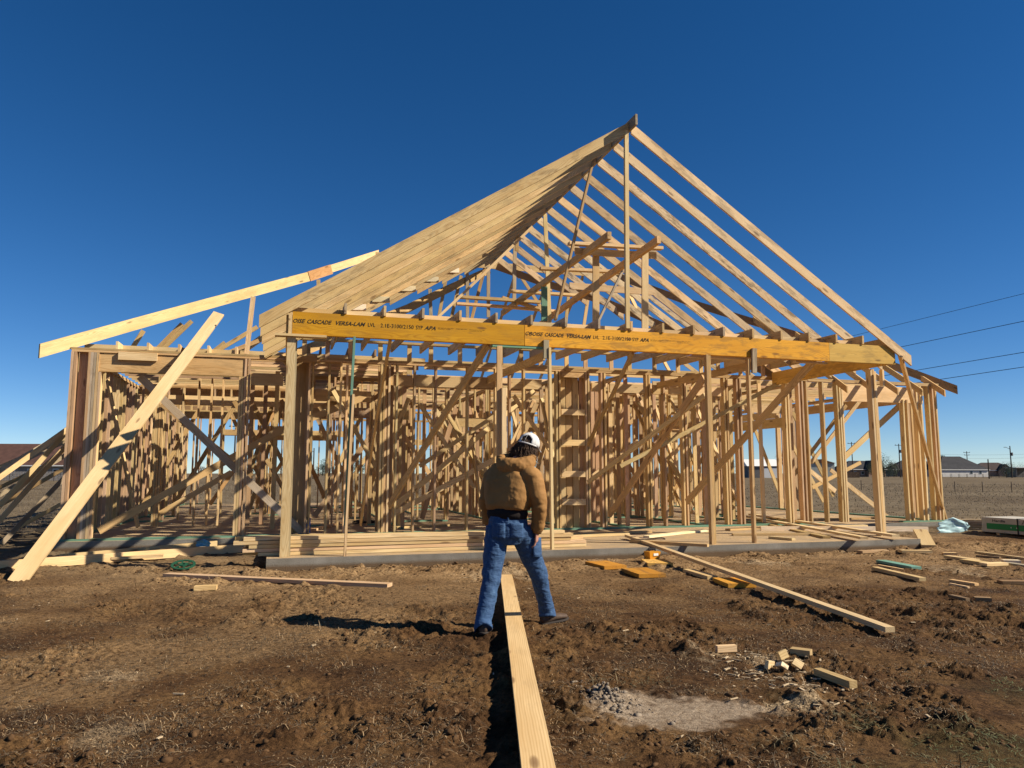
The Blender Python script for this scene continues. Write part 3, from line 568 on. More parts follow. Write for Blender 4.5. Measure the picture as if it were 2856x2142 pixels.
('stud','fir',(3.158,3.95,0.217),(3.158,3.95,3.6),0.14,0.04,(0,1,0)),
('stud','pine',(1.228,3.95,0.217),(1.228,3.95,3.6),0.14,0.04,(0,1,0)),
('stud','pine',(2.355,3.95,0.217),(2.355,3.95,3.6),0.14,0.04,(0,1,0)),
('blocking','tan',(5.931,3.91,3.541),(6.476,3.91,3.541),0.13,0.04,(0,0,1)),
('blocking','pale',(5.931,3.91,2.71),(6.476,3.91,2.71),0.13,0.04,(0,0,1)),
('blocking','pine',(5.931,3.91,2.044),(6.476,3.91,2.044),0.13,0.04,(0,0,1)),
('blocking','pale',(5.931,3.91,1.369),(6.476,3.91,1.369),0.13,0.04,(0,0,1)),
('blocking','pale',(5.931,3.91,0.769),(6.476,3.91,0.769),0.13,0.04,(0,0,1)),
('stud','pine',(6.001,4.05,0.217),(6.001,4.05,3.6),0.135,0.04,(1,0,0)),
('stud','tan',(6.156,4.05,0.217),(6.156,4.05,3.6),0.135,0.04,(1,0,0)),
('stud','pine',(6.311,4.05,0.217),(6.311,4.05,3.6),0.135,0.04,(1,0,0)),
('stud','fir',(6.466,4.05,0.217),(6.466,4.05,3.6),0.135,0.04,(1,0,0)),
('stud','tan',(0.432,4.17,0.217),(0.432,4.17,3.6),0.135,0.04,(1,0,0)),
('stud','fir',(0.442,4.29,0.217),(0.442,4.29,3.6),0.09,0.04,(0,1,0)),
('stud','tan',(0.494,4.17,0.217),(0.494,4.17,3.6),0.135,0.04,(1,0,0)),
('stud','fir',(0.504,4.29,0.217),(0.504,4.29,3.6),0.09,0.04,(0,1,0)),
('stud','fir',(0.557,4.17,0.217),(0.557,4.17,3.6),0.135,0.04,(1,0,0)),
('stud','fir',(0.567,4.29,0.217),(0.567,4.29,3.6),0.09,0.04,(0,1,0)),
('stud','tan',(2.06,4.17,0.217),(2.06,4.17,3.6),0.135,0.04,(1,0,0)),
('stud','fir',(2.07,4.29,0.217),(2.07,4.29,3.6),0.09,0.04,(0,1,0)),
('stud','pale',(2.155,4.17,0.217),(2.155,4.17,3.6),0.135,0.04,(1,0,0)),
('stud','fir',(2.165,4.29,0.217),(2.165,4.29,3.6),0.09,0.04,(0,1,0)),
('stud','fir',(2.25,4.17,0.217),(2.25,4.17,3.6),0.135,0.04,(1,0,0)),
('stud','fir',(2.26,4.29,0.217),(2.26,4.29,3.6),0.09,0.04,(0,1,0)),
('header','tan',(2.176,3.94,3.27),(2.61,3.94,3.27),0.186,0.06,(0,0,1)),
('header','pine',(2.73,3.94,3.28),(3.732,3.94,3.28),0.226,0.06,(0,0,1)),
('header','pine',(4.74,3.94,3.295),(5.487,3.94,3.295),0.211,0.06,(0,0,1)),
('header','pale',(7.094,3.94,3.276),(7.994,3.94,3.276),0.195,0.06,(0,0,1)),
('header','pale',(9.116,3.94,3.274),(10.032,3.94,3.274),0.202,0.06,(0,0,1)),
('header','pine',(8.563,3.94,3.264),(8.885,3.94,3.264),0.166,0.06,(0,0,1)),
('header','pale',(12.073,6.2,3.124),(13.403,6.2,3.124),0.216,0.06,(0,0,1)),
('header','tan',(2.264,3.94,3.284),(2.67,3.94,3.284),0.223,0.06,(0,0,1)),
('header','tan',(3.848,3.94,3.297),(4.477,3.94,3.297),0.23,0.06,(0,0,1)),
('header','pine',(6.663,3.94,3.283),(6.878,3.94,3.283),0.193,0.06,(0,0,1)),
('header','tan',(6.087,4.1,3.318),(6.574,4.1,3.318),0.225,0.06,(0,0,1)),
('header','pine',(8.156,3.94,3.275),(8.427,3.94,3.275),0.214,0.06,(0,0,1)),
('header','tan',(-0.483,3.94,3.208),(0.117,3.94,3.208),0.233,0.06,(0,0,1)),
('header','tan',(0.186,4.4,3.238),(0.749,4.4,3.238),0.221,0.06,(0,0,1)),
('header','pale',(13.29,3.94,3.354),(15.773,3.94,3.354),0.4,0.06,(0,0,1)),
('header','tan',(2.315,5.0,3.18),(2.136,5.0,3.18),0.142,0.06,(0,0,1)),
('header','pine',(0.785,5.2,3.048),(1.967,5.2,3.048),0.235,0.06,(0,0,1)),
('header','tan',(2.224,5.0,2.668),(2.771,5.0,2.668),0.235,0.06,(0,0,1)),
('stud','pine',(15.132,3.95,0.217),(15.132,3.95,3.24),0.14,0.04,(0,1,0)),
('stud','pale',(15.253,3.95,0.217),(15.253,3.95,3.24),0.14,0.04,(0,1,0)),
('stud','pine',(15.565,3.95,0.217),(15.565,3.95,3.6),0.14,0.04,(0,1,0)),
('stud','pale',(15.688,3.95,0.217),(15.688,3.95,3.6),0.14,0.04,(0,1,0)),
('stud','pine',(15.936,3.95,0.217),(15.936,3.95,3.6),0.14,0.04,(0,1,0)),
('stud','fir',(16.072,3.95,0.217),(16.072,3.95,3.6),0.14,0.04,(0,1,0)),
('stud','pine',(16.174,3.95,0.217),(16.174,3.95,3.6),0.14,0.04,(0,1,0)),
('rafter_tail','pale',(-2.864,3.9,3.75),(-2.864,5.55,3.75),0.15,0.04,(0,0,1)),
('rafter_tail','pale',(-2.34,3.9,3.75),(-2.34,5.55,3.75),0.15,0.04,(0,0,1)),
('rafter_tail','pale',(-1.798,3.9,3.75),(-1.798,5.55,3.75),0.15,0.04,(0,0,1)),
('rafter_tail','pale',(-1.277,3.9,3.75),(-1.277,5.55,3.75),0.15,0.04,(0,0,1)),
('rafter_tail','pale',(-0.777,3.9,3.75),(-0.777,5.55,3.75),0.15,0.04,(0,0,1)),
('joist','dark',(0.277,4.3,3.89),(0.277,9.0,3.74),0.14,0.04,(0,0,1)),
('joist','dark',(0.83,4.3,3.89),(0.83,9.0,3.74),0.14,0.04,(0,0,1)),
('joist','dark',(1.388,4.3,3.89),(1.388,9.0,3.74),0.14,0.04,(0,0,1)),
('joist','dark',(1.942,4.3,3.89),(1.942,9.0,3.74),0.14,0.04,(0,0,1)),
('stud','pine',(-3.55,4.321,0.217),(-3.55,4.321,3.56),0.14,0.04,(1,0,0)),
('stud','fir',(-3.55,4.677,0.217),(-3.55,4.677,3.56),0.14,0.04,(1,0,0)),
('stud','pine',(-3.55,5.025,0.217),(-3.55,5.025,3.56),0.14,0.04,(1,0,0)),
('stud','pine',(-3.55,5.353,0.217),(-3.55,5.353,3.56),0.14,0.04,(1,0,0)),
('stud','pine',(-3.55,5.767,0.217),(-3.55,5.767,3.56),0.14,0.04,(1,0,0)),
('stud','tan',(-3.55,6.115,0.217),(-3.55,6.115,3.56),0.14,0.04,(1,0,0)),
('stud','fir',(-3.55,6.487,0.217),(-3.55,6.487,3.56),0.14,0.04,(1,0,0)),
('stud','fir',(-3.55,6.811,0.217),(-3.55,6.811,3.56),0.14,0.04,(1,0,0)),
('stud','pine',(-3.55,7.197,0.217),(-3.55,7.197,3.56),0.14,0.04,(1,0,0)),
('stud','pale',(-3.55,7.555,0.217),(-3.55,7.555,3.56),0.14,0.04,(1,0,0)),
('stud','pine',(-3.55,7.922,0.217),(-3.55,7.922,3.56),0.14,0.04,(1,0,0)),
('stud','pine',(-3.55,8.287,0.217),(-3.55,8.287,3.56),0.14,0.04,(1,0,0)),
('stud','fir',(-3.55,8.61,0.217),(-3.55,8.61,3.56),0.14,0.04,(1,0,0)),
('stud','fir',(-3.55,9.005,0.217),(-3.55,9.005,3.56),0.14,0.04,(1,0,0)),
('stud','fir',(-3.55,9.365,0.217),(-3.55,9.365,3.56),0.14,0.04,(1,0,0)),
('stud','pine',(-3.55,9.689,0.217),(-3.55,9.689,3.56),0.14,0.04,(1,0,0)),
('stud','pine',(-3.55,10.041,0.217),(-3.55,10.041,3.56),0.14,0.04,(1,0,0)),
('stud','fir',(-3.55,10.399,0.217),(-3.55,10.399,3.56),0.14,0.04,(1,0,0)),
('stud','pine',(-3.55,10.81,0.217),(-3.55,10.81,3.56),0.14,0.04,(1,0,0)),
('stud','tan',(-3.55,11.113,0.217),(-3.55,11.113,3.56),0.14,0.04,(1,0,0)),
('stud','fir',(-3.55,11.502,0.217),(-3.55,11.502,3.56),0.14,0.04,(1,0,0)),
('stud','fir',(-3.55,11.844,0.217),(-3.55,11.844,3.56),0.14,0.04,(1,0,0)),
('stud','fir',(-3.55,12.24,0.217),(-3.55,12.24,3.56),0.14,0.04,(1,0,0)),
('stud','pine',(-3.55,12.575,0.217),(-3.55,12.575,3.56),0.14,0.04,(1,0,0)),
('stud','pine',(-3.55,12.965,0.217),(-3.55,12.965,3.56),0.14,0.04,(1,0,0)),
('stud','pale',(-3.55,13.3,0.217),(-3.55,13.3,3.56),0.14,0.04,(1,0,0)),
('stud','fir',(-3.55,13.638,0.217),(-3.55,13.638,3.56),0.14,0.04,(1,0,0)),
('stud','fir',(-3.55,14.047,0.217),(-3.55,14.047,3.56),0.14,0.04,(1,0,0)),
('stud','pine',(-3.55,14.397,0.217),(-3.55,14.397,3.56),0.14,0.04,(1,0,0)),
('stud','pine',(-3.55,14.736,0.217),(-3.55,14.736,3.56),0.14,0.04,(1,0,0)),
('stud','pine',(-3.55,15.121,0.217),(-3.55,15.121,3.56),0.14,0.04,(1,0,0)),
('stud','tan',(-3.55,15.457,0.217),(-3.55,15.457,3.56),0.14,0.04,(1,0,0)),
('stud','tan',(-3.55,15.841,0.217),(-3.55,15.841,3.56),0.14,0.04,(1,0,0)),
('stud','fir',(-3.55,16.177,0.217),(-3.55,16.177,3.56),0.14,0.04,(1,0,0)),
('stud','fir',(-3.55,16.554,0.217),(-3.55,16.554,3.56),0.14,0.04,(1,0,0)),
('stud','fir',(-3.55,16.887,0.217),(-3.55,16.887,3.56),0.14,0.04,(1,0,0)),
('stud','fir',(-3.55,17.239,0.217),(-3.55,17.239,3.56),0.14,0.04,(1,0,0)),
('stud','tan',(-3.55,17.649,0.217),(-3.55,17.649,3.56),0.14,0.04,(1,0,0)),
('stud','fir',(-3.55,17.988,0.217),(-3.55,17.988,3.56),0.14,0.04,(1,0,0)),
('stud','pine',(-3.55,18.33,0.217),(-3.55,18.33,3.56),0.14,0.04,(1,0,0)),
('stud','pale',(-3.55,18.686,0.217),(-3.55,18.686,3.56),0.14,0.04,(1,0,0)),
('stud','fir',(-3.55,19.082,0.217),(-3.55,19.082,3.56),0.14,0.04,(1,0,0)),
('stud','pale',(-3.55,19.437,0.217),(-3.55,19.437,3.56),0.14,0.04,(1,0,0)),
('stud','fir',(-3.55,19.792,0.217),(-3.55,19.792,3.56),0.14,0.04,(1,0,0)),
('stud','fir',(-3.55,20.156,0.217),(-3.55,20.156,3.56),0.14,0.04,(1,0,0)),
('stud','pine',(-3.55,20.512,0.217),(-3.55,20.512,3.56),0.14,0.04,(1,0,0)),
('bottom_plate','green',(-3.55,4.3,0.197),(-3.55,20.6,0.197),0.14,0.038,(1,0,0)),
('top_plate','tan',(-3.55,4.3,3.62),(-3.55,20.6,3.62),0.14,0.038,(1,0,0)),
('top_plate','tan',(-3.55,4.3,3.58),(-3.55,20.6,3.58),0.14,0.038,(1,0,0)),
('stud','pale',(-1.201,16.1,0.217),(-1.201,16.1,3.56),0.14,0.04,(0,1,0)),
('stud','pine',(-0.689,16.1,0.217),(-0.689,16.1,3.56),0.14,0.04,(0,1,0)),
('stud','fir',(1.327,16.1,0.217),(1.327,16.1,3.56),0.14,0.04,(0,1,0)),
('stud','pine',(1.805,16.1,0.217),(1.805,16.1,3.56),0.14,0.04,(0,1,0)),
('stud','pine',(2.303,16.1,0.217),(2.303,16.1,3.56),0.14,0.04,(0,1,0)),
('stud','fir',(2.81,16.1,0.217),(2.81,16.1,3.56),0.14,0.04,(0,1,0)),
('stud','fir',(3.319,16.1,0.217),(3.319,16.1,3.56),0.14,0.04,(0,1,0)),
('stud','pine',(3.818,16.1,0.217),(3.818,16.1,3.56),0.14,0.04,(0,1,0)),
('stud','pale',(4.309,16.1,0.217),(4.309,16.1,3.56),0.14,0.04,(0,1,0)),
('stud','pine',(4.82,16.1,0.217),(4.82,16.1,3.56),0.14,0.04,(0,1,0)),
('stud','pale',(5.321,16.1,0.217),(5.321,16.1,3.56),0.14,0.04,(0,1,0)),
('stud','tan',(5.811,16.1,0.217),(5.811,16.1,3.56),0.14,0.04,(0,1,0)),
('stud','fir',(6.327,16.1,0.217),(6.327,16.1,3.56),0.14,0.04,(0,1,0)),
('stud','pine',(7.802,16.1,0.217),(7.802,16.1,3.56),0.14,0.04,(0,1,0)),
('stud','tan',(8.32,16.1,0.217),(8.32,16.1,3.56),0.14,0.04,(0,1,0)),
('stud','fir',(8.799,16.1,0.217),(8.799,16.1,3.56),0.14,0.04,(0,1,0)),
('stud','pale',(9.313,16.1,0.217),(9.313,16.1,3.56),0.14,0.04,(0,1,0)),
('stud','pale',(9.78,16.1,0.217),(9.78,16.1,3.56),0.14,0.04,(0,1,0)),
('stud','fir',(10.305,16.1,0.217),(10.305,16.1,3.56),0.14,0.04,(0,1,0)),
('stud','fir',(10.795,16.1,0.217),(10.795,16.1,3.56),0.14,0.04,(0,1,0)),
('stud','fir',(13.316,16.1,0.217),(13.316,16.1,3.56),0.14,0.04,(0,1,0)),
('stud','pine',(13.813,16.1,0.217),(13.813,16.1,3.56),0.14,0.04,(0,1,0)),
('stud','pine',(15.28,16.1,0.217),(15.28,16.1,3.56),0.14,0.04,(0,1,0)),
('stud','pine',(15.809,16.1,0.217),(15.809,16.1,3.56),0.14,0.04,(0,1,0)),
('stud','fir',(16.311,16.1,0.217),(16.311,16.1,3.56),0.14,0.04,(0,1,0)),
('stud','pine',(-0.65,16.1,0.217),(-0.65,16.1,3.56),0.14,0.04,(0,1,0)),
('stud','fir',(0.95,16.1,0.217),(0.95,16.1,3.56),0.14,0.04,(0,1,0)),
('stud','pine',(-0.6,16.1,0.217),(-0.6,16.1,3.56),0.14,0.04,(0,1,0)),
('stud','pine',(0.9,16.1,0.217),(0.9,16.1,3.56),0.14,0.04,(0,1,0)),
('header','pine',(-0.6,16.1,2.897),(0.9,16.1,2.897),0.24,0.14,(0,0,1)),
('cripple','pine',(-0.3,16.1,3.018),(-0.3,16.1,3.56),0.14,0.04,(0,1,0)),
('cripple','pine',(0.1,16.1,3.018),(0.1,16.1,3.56),0.14,0.04,(0,1,0)),
('cripple','pine',(0.5,16.1,3.018),(0.5,16.1,3.56),0.14,0.04,(0,1,0)),
('stud','pine',(6.45,16.1,0.217),(6.45,16.1,3.56),0.14,0.04,(0,1,0)),
('stud','fir',(7.65,16.1,0.217),(7.65,16.1,3.56),0.14,0.04,(0,1,0)),
('stud','pine',(6.5,16.1,0.217),(6.5,16.1,3.56),0.14,0.04,(0,1,0)),
('stud','fir',(7.6,16.1,0.217),(7.6,16.1,3.56),0.14,0.04,(0,1,0)),
('header','pale',(6.5,16.1,2.697),(7.6,16.1,2.697),0.24,0.14,(0,0,1)),
('cripple','pine',(6.8,16.1,2.817),(6.8,16.1,3.56),0.14,0.04,(0,1,0)),
('cripple','pale',(7.2,16.1,2.817),(7.2,16.1,3.56),0.14,0.04,(0,1,0)),
('stud','pine',(10.95,16.1,0.217),(10.95,16.1,3.56),0.14,0.04,(0,1,0)),
('stud','pine',(13.05,16.1,0.217),(13.05,16.1,3.56),0.14,0.04,(0,1,0)),
('stud','pine',(11.0,16.1,0.217),(11.0,16.1,3.56),0.14,0.04,(0,1,0)),
('stud','pine',(13.0,16.1,0.217),(13.0,16.1,3.56),0.14,0.04,(0,1,0)),
('header','pine',(11.0,16.1,2.498),(13.0,16.1,2.498),0.24,0.14,(0,0,1)),
('cripple','pale',(11.3,16.1,2.618),(11.3,16.1,3.56),0.14,0.04,(0,1,0)),
('cripple','pine',(11.7,16.1,2.618),(11.7,16.1,3.56),0.14,0.04,(0,1,0)),
('cripple','pine',(12.1,16.1,2.618),(12.1,16.1,3.56),0.14,0.04,(0,1,0)),
('cripple','fir',(12.5,16.1,2.618),(12.5,16.1,3.56),0.14,0.04,(0,1,0)),
('cripple','pine',(12.9,16.1,2.618),(12.9,16.1,3.56),0.14,0.04,(0,1,0)),
('stud','fir',(13.95,16.1,0.217),(13.95,16.1,3.56),0.14,0.04,(0,1,0)),
('stud','pine',(15.35,16.1,0.217),(15.35,16.1,3.56),0.14,0.04,(0,1,0)),
('stud','fir',(14.0,16.1,0.217),(14.0,16.1,3.56),0.14,0.04,(0,1,0)),
('stud','tan',(15.3,16.1,0.217),(15.3,16.1,3.56),0.14,0.04,(0,1,0)),
('header','tan',(14.0,16.1,2.498),(15.3,16.1,2.498),0.24,0.14,(0,0,1)),
('cripple','pine',(14.3,16.1,2.618),(14.3,16.1,3.56),0.14,0.04,(0,1,0)),
('cripple','pale',(14.7,16.1,2.618),(14.7,16.1,3.56),0.14,0.04,(0,1,0)),
('cripple','fir',(15.1,16.1,2.618),(15.1,16.1,3.56),0.14,0.04,(0,1,0)),
('bottom_plate','green',(-1.2,16.1,0.197),(-0.6,16.1,0.197),0.14,0.038,(0,1,0)),
('bottom_plate','green',(0.9,16.1,0.197),(6.5,16.1,0.197),0.14,0.038,(0,1,0)),
('bottom_plate','green',(7.6,16.1,0.197),(11.0,16.1,0.197),0.14,0.038,(0,1,0)),
('bottom_plate','green',(13.0,16.1,0.197),(14.0,16.1,0.197),0.14,0.038,(0,1,0)),
('bottom_plate','green',(15.3,16.1,0.197),(16.3,16.1,0.197),0.14,0.038,(0,1,0)),
('top_plate','tan',(-1.2,16.1,3.62),(16.3,16.1,3.62),0.14,0.038,(0,1,0)),
('top_plate','tan',(-1.2,16.1,3.58),(16.3,16.1,3.58),0.14,0.038,(0,1,0)),
('stud','pine',(-3.508,20.6,0.217),(-3.508,20.6,3.56),0.14,0.04,(0,1,0)),
('stud','fir',(-3.044,20.6,0.217),(-3.044,20.6,3.56),0.14,0.04,(0,1,0)),
('stud','tan',(-2.573,20.6,0.217),(-2.573,20.6,3.56),0.14,0.04,(0,1,0)),
('stud','pine',(-0.343,20.6,0.217),(-0.343,20.6,3.56),0.14,0.04,(0,1,0)),
('stud','pine',(0.124,20.6,0.217),(0.124,20.6,3.56),0.14,0.04,(0,1,0)),
('stud','fir',(0.526,20.6,0.217),(0.526,20.6,3.56),0.14,0.04,(0,1,0)),
('stud','pine',(2.807,20.6,0.217),(2.807,20.6,3.56),0.14,0.04,(0,1,0)),
('stud','pale',(3.258,20.6,0.217),(3.258,20.6,3.56),0.14,0.04,(0,1,0)),
('stud','pine',(3.693,20.6,0.217),(3.693,20.6,3.56),0.14,0.04,(0,1,0)),
('stud','pine',(4.134,20.6,0.217),(4.134,20.6,3.56),0.14,0.04,(0,1,0)),
('stud','pine',(4.628,20.6,0.217),(4.628,20.6,3.56),0.14,0.04,(0,1,0)),
('stud','tan',(6.428,20.6,0.217),(6.428,20.6,3.56),0.14,0.04,(0,1,0)),
('stud','pine',(6.856,20.6,0.217),(6.856,20.6,3.56),0.14,0.04,(0,1,0)),
('stud','fir',(7.329,20.6,0.217),(7.329,20.6,3.56),0.14,0.04,(0,1,0)),
('stud','pine',(7.745,20.6,0.217),(7.745,20.6,3.56),0.14,0.04,(0,1,0)),
('stud','fir',(8.229,20.6,0.217),(8.229,20.6,3.56),0.14,0.04,(0,1,0)),
('stud','fir',(8.637,20.6,0.217),(8.637,20.6,3.56),0.14,0.04,(0,1,0)),
('stud','pine',(-2.25,20.6,0.217),(-2.25,20.6,3.56),0.14,0.04,(0,1,0)),
('stud','fir',(-0.35,20.6,0.217),(-0.35,20.6,3.56),0.14,0.04,(0,1,0)),
('stud','pine',(-2.2,20.6,0.217),(-2.2,20.6,3.56),0.14,0.04,(0,1,0)),
('stud','pine',(-0.4,20.6,0.217),(-0.4,20.6,3.56),0.14,0.04,(0,1,0)),
('header','tan',(-2.2,20.6,2.998),(-0.4,20.6,2.998),0.24,0.14,(0,0,1)),
('cripple','pale',(-1.9,20.6,3.118),(-1.9,20.6,3.56),0.14,0.04,(0,1,0)),
('cripple','pine',(-1.5,20.6,3.118),(-1.5,20.6,3.56),0.14,0.04,(0,1,0)),
('cripple','fir',(-1.1,20.6,3.118),(-1.1,20.6,3.56),0.14,0.04,(0,1,0)),
('cripple','pine',(-0.7,20.6,3.118),(-0.7,20.6,3.56),0.14,0.04,(0,1,0)),
('stud','tan',(0.85,20.6,0.217),(0.85,20.6,3.56),0.14,0.04,(0,1,0)),
('stud','pale',(2.85,20.6,0.217),(2.85,20.6,3.56),0.14,0.04,(0,1,0)),
('stud','pine',(0.9,20.6,0.217),(0.9,20.6,3.56),0.14,0.04,(0,1,0)),
('stud','pine',(2.8,20.6,0.217),(2.8,20.6,3.56),0.14,0.04,(0,1,0)),
('header','pine',(0.9,20.6,2.998),(2.8,20.6,2.998),0.24,0.14,(0,0,1)),
('cripple','tan',(1.2,20.6,3.118),(1.2,20.6,3.56),0.14,0.04,(0,1,0)),
('cripple','pine',(1.6,20.6,3.118),(1.6,20.6,3.56),0.14,0.04,(0,1,0)),
('cripple','fir',(2.0,20.6,3.118),(2.0,20.6,3.56),0.14,0.04,(0,1,0)),
('cripple','fir',(2.4,20.6,3.118),(2.4,20.6,3.56),0.14,0.04,(0,1,0)),
('stud','fir',(4.95,20.6,0.217),(4.95,20.6,3.56),0.14,0.04,(0,1,0)),
('stud','fir',(6.45,20.6,0.217),(6.45,20.6,3.56),0.14,0.04,(0,1,0)),
('stud','pale',(5.0,20.6,0.217),(5.0,20.6,3.56),0.14,0.04,(0,1,0)),
('stud','pine',(6.4,20.6,0.217),(6.4,20.6,3.56),0.14,0.04,(0,1,0)),
('header','tan',(5.0,20.6,2.697),(6.4,20.6,2.697),0.24,0.14,(0,0,1)),
('cripple','pine',(5.3,20.6,2.817),(5.3,20.6,3.56),0.14,0.04,(0,1,0)),
('cripple','fir',(5.7,20.6,2.817),(5.7,20.6,3.56),0.14,0.04,(0,1,0)),
('cripple','pine',(6.1,20.6,2.817),(6.1,20.6,3.56),0.14,0.04,(0,1,0)),
('bottom_plate','green',(-3.5,20.6,0.197),(-2.2,20.6,0.197),0.14,0.038,(0,1,0)),
('bottom_plate','green',(-0.4,20.6,0.197),(0.9,20.6,0.197),0.14,0.038,(0,1,0)),
('bottom_plate','green',(2.8,20.6,0.197),(5.0,20.6,0.197),0.14,0.038,(0,1,0)),
('bottom_plate','green',(6.4,20.6,0.197),(9.0,20.6,0.197),0.14,0.038,(0,1,0)),
('top_plate','tan',(-3.5,20.6,3.62),(9.0,20.6,3.62),0.14,0.038,(0,1,0)),
('top_plate','tan',(-3.5,20.6,3.58),(9.0,20.6,3.58),0.14,0.038,(0,1,0)),
('header','dark',(-3.5,15.6,3.44),(2.8,15.6,3.44),0.34,0.08,(0,0,1)),
('stud','pine',(-2.2,15.6,0.217),(-2.2,15.6,3.2),0.09,0.04,(0,1,0)),
('stud','fir',(-1.2,15.6,0.217),(-1.2,15.6,3.2),0.09,0.04,(0,1,0)),
('stud','fir',(0.2,15.6,0.217),(0.2,15.6,3.2),0.09,0.04,(0,1,0)),
('stud','fir',(2.7,5.192,0.217),(2.7,5.192,3.56),0.09,0.04,(1,0,0)),
('stud','pine',(2.7,5.625,0.217),(2.7,5.625,3.56),0.09,0.04,(1,0,0)),
('stud','fir',(2.7,6.025,0.217),(2.7,6.025,3.56),0.09,0.04,(1,0,0)),
('stud','pale',(2.7,6.485,0.217),(2.7,6.485,3.56),0.09,0.04,(1,0,0)),
('stud','pine',(2.7,6.883,0.217),(2.7,6.883,3.56),0.09,0.04,(1,0,0)),
('stud','fir',(2.7,7.317,0.217),(2.7,7.317,3.56),0.09,0.04,(1,0,0)),
('stud','fir',(2.7,7.725,0.217),(2.7,7.725,3.56),0.09,0.04,(1,0,0)),
('stud','fir',(2.7,9.408,0.217),(2.7,9.408,3.56),0.09,0.04,(1,0,0)),
('stud','fir',(2.7,9.845,0.217),(2.7,9.845,3.56),0.09,0.04,(1,0,0)),
('stud','pale',(2.7,10.234,0.217),(2.7,10.234,3.56),0.09,0.04,(1,0,0)),
('stud','pine',(2.7,10.642,0.217),(2.7,10.642,3.56),0.09,0.04,(1,0,0)),
('stud','pine',(2.7,11.1,0.217),(2.7,11.1,3.56),0.09,0.04,(1,0,0)),
('stud','fir',(2.7,11.52,0.217),(2.7,11.52,3.56),0.09,0.04,(1,0,0)),
('stud','pine',(2.7,11.916,0.217),(2.7,11.916,3.56),0.09,0.04,(1,0,0)),
('stud','pale',(2.7,12.357,0.217),(2.7,12.357,3.56),0.09,0.04,(1,0,0)),
('stud','pine',(2.7,7.95,0.217),(2.7,7.95,3.56),0.09,0.04,(1,0,0)),
('stud','fir',(2.7,9.05,0.217),(2.7,9.05,3.56),0.09,0.04,(1,0,0)),
('stud','fir',(2.7,8.0,0.217),(2.7,8.0,3.56),0.09,0.04,(1,0,0)),
('stud','fir',(2.7,9.0,0.217),(2.7,9.0,3.56),0.09,0.04,(1,0,0)),
('header','pine',(2.7,8.0,2.678),(2.7,9.0,2.678),0.24,0.09,(0,0,1)),
('bottom_plate','green',(2.7,5.2,0.197),(2.7,12.5,0.197),0.09,0.038,(1,0,0)),
('top_plate','tan',(2.7,5.2,3.62),(2.7,12.5,3.62),0.09,0.038,(1,0,0)),
('top_plate','tan',(2.7,5.2,3.58),(2.7,12.5,3.58),0.09,0.038,(1,0,0)),
('stud','fir',(2.979,7.6,0.217),(2.979,7.6,3.56),0.09,0.04,(0,1,0)),
('stud','pine',(3.429,7.6,0.217),(3.429,7.6,3.56),0.09,0.04,(0,1,0)),
('stud','pale',(3.804,7.6,0.217),(3.804,7.6,3.56),0.09,0.04,(0,1,0)),
('stud','fir',(5.478,7.6,0.217),(5.478,7.6,3.56),0.09,0.04,(0,1,0)),
('stud','fir',(5.842,7.6,0.217),(5.842,7.6,3.56),0.09,0.04,(0,1,0)),
('stud','tan',(6.309,7.6,0.217),(6.309,7.6,3.56),0.09,0.04,(0,1,0)),
('stud','pine',(6.702,7.6,0.217),(6.702,7.6,3.56),0.09,0.04,(0,1,0)),
('stud','pine',(7.121,7.6,0.217),(7.121,7.6,3.56),0.09,0.04,(0,1,0)),
('stud','tan',(7.519,7.6,0.217),(7.519,7.6,3.56),0.09,0.04,(0,1,0)),
('stud','pine',(8.753,7.6,0.217),(8.753,7.6,3.56),0.09,0.04,(0,1,0)),
('stud','tan',(9.138,7.6,0.217),(9.138,7.6,3.56),0.09,0.04,(0,1,0)),
('stud','fir',(9.539,7.6,0.217),(9.539,7.6,3.56),0.09,0.04,(0,1,0)),
('stud','pine',(4.15,7.6,0.217),(4.15,7.6,3.56),0.09,0.04,(0,1,0)),
('stud','pine',(5.25,7.6,0.217),(5.25,7.6,3.56),0.09,0.04,(0,1,0)),
('stud','fir',(4.2,7.6,0.217),(4.2,7.6,3.56),0.09,0.04,(0,1,0)),
('stud','pine',(5.2,7.6,0.217),(5.2,7.6,3.56),0.09,0.04,(0,1,0)),
('header','pine',(4.2,7.6,2.697),(5.2,7.6,2.697),0.24,0.09,(0,0,1)),
('cripple','pine',(4.5,7.6,2.817),(4.5,7.6,3.56),0.09,0.04,(0,1,0)),
('cripple','pine',(4.9,7.6,2.817),(4.9,7.6,3.56),0.09,0.04,(0,1,0)),
('stud','pine',(7.55,7.6,0.217),(7.55,7.6,3.56),0.09,0.04,(0,1,0)),
('stud','fir',(8.65,7.6,0.217),(8.65,7.6,3.56),0.09,0.04,(0,1,0)),
('stud','pale',(7.6,7.6,0.217),(7.6,7.6,3.56),0.09,0.04,(0,1,0)),
('stud','pale',(8.6,7.6,0.217),(8.6,7.6,3.56),0.09,0.04,(0,1,0)),
('header','pine',(7.6,7.6,2.697),(8.6,7.6,2.697),0.24,0.09,(0,0,1)),
('cripple','pine',(7.9,7.6,2.817),(7.9,7.6,3.56),0.09,0.04,(0,1,0)),
('cripple','pine',(8.3,7.6,2.817),(8.3,7.6,3.56),0.09,0.04,(0,1,0)),
('bottom_plate','green',(3.0,7.6,0.197),(4.2,7.6,0.197),0.09,0.038,(0,1,0)),
('bottom_plate','green',(5.2,7.6,0.197),(7.6,7.6,0.197),0.09,0.038,(0,1,0)),
('bottom_plate','green',(8.6,7.6,0.197),(9.6,7.6,0.197),0.09,0.038,(0,1,0)),
('top_plate','tan',(3.0,7.6,3.62),(9.6,7.6,3.62),0.09,0.038,(0,1,0)),
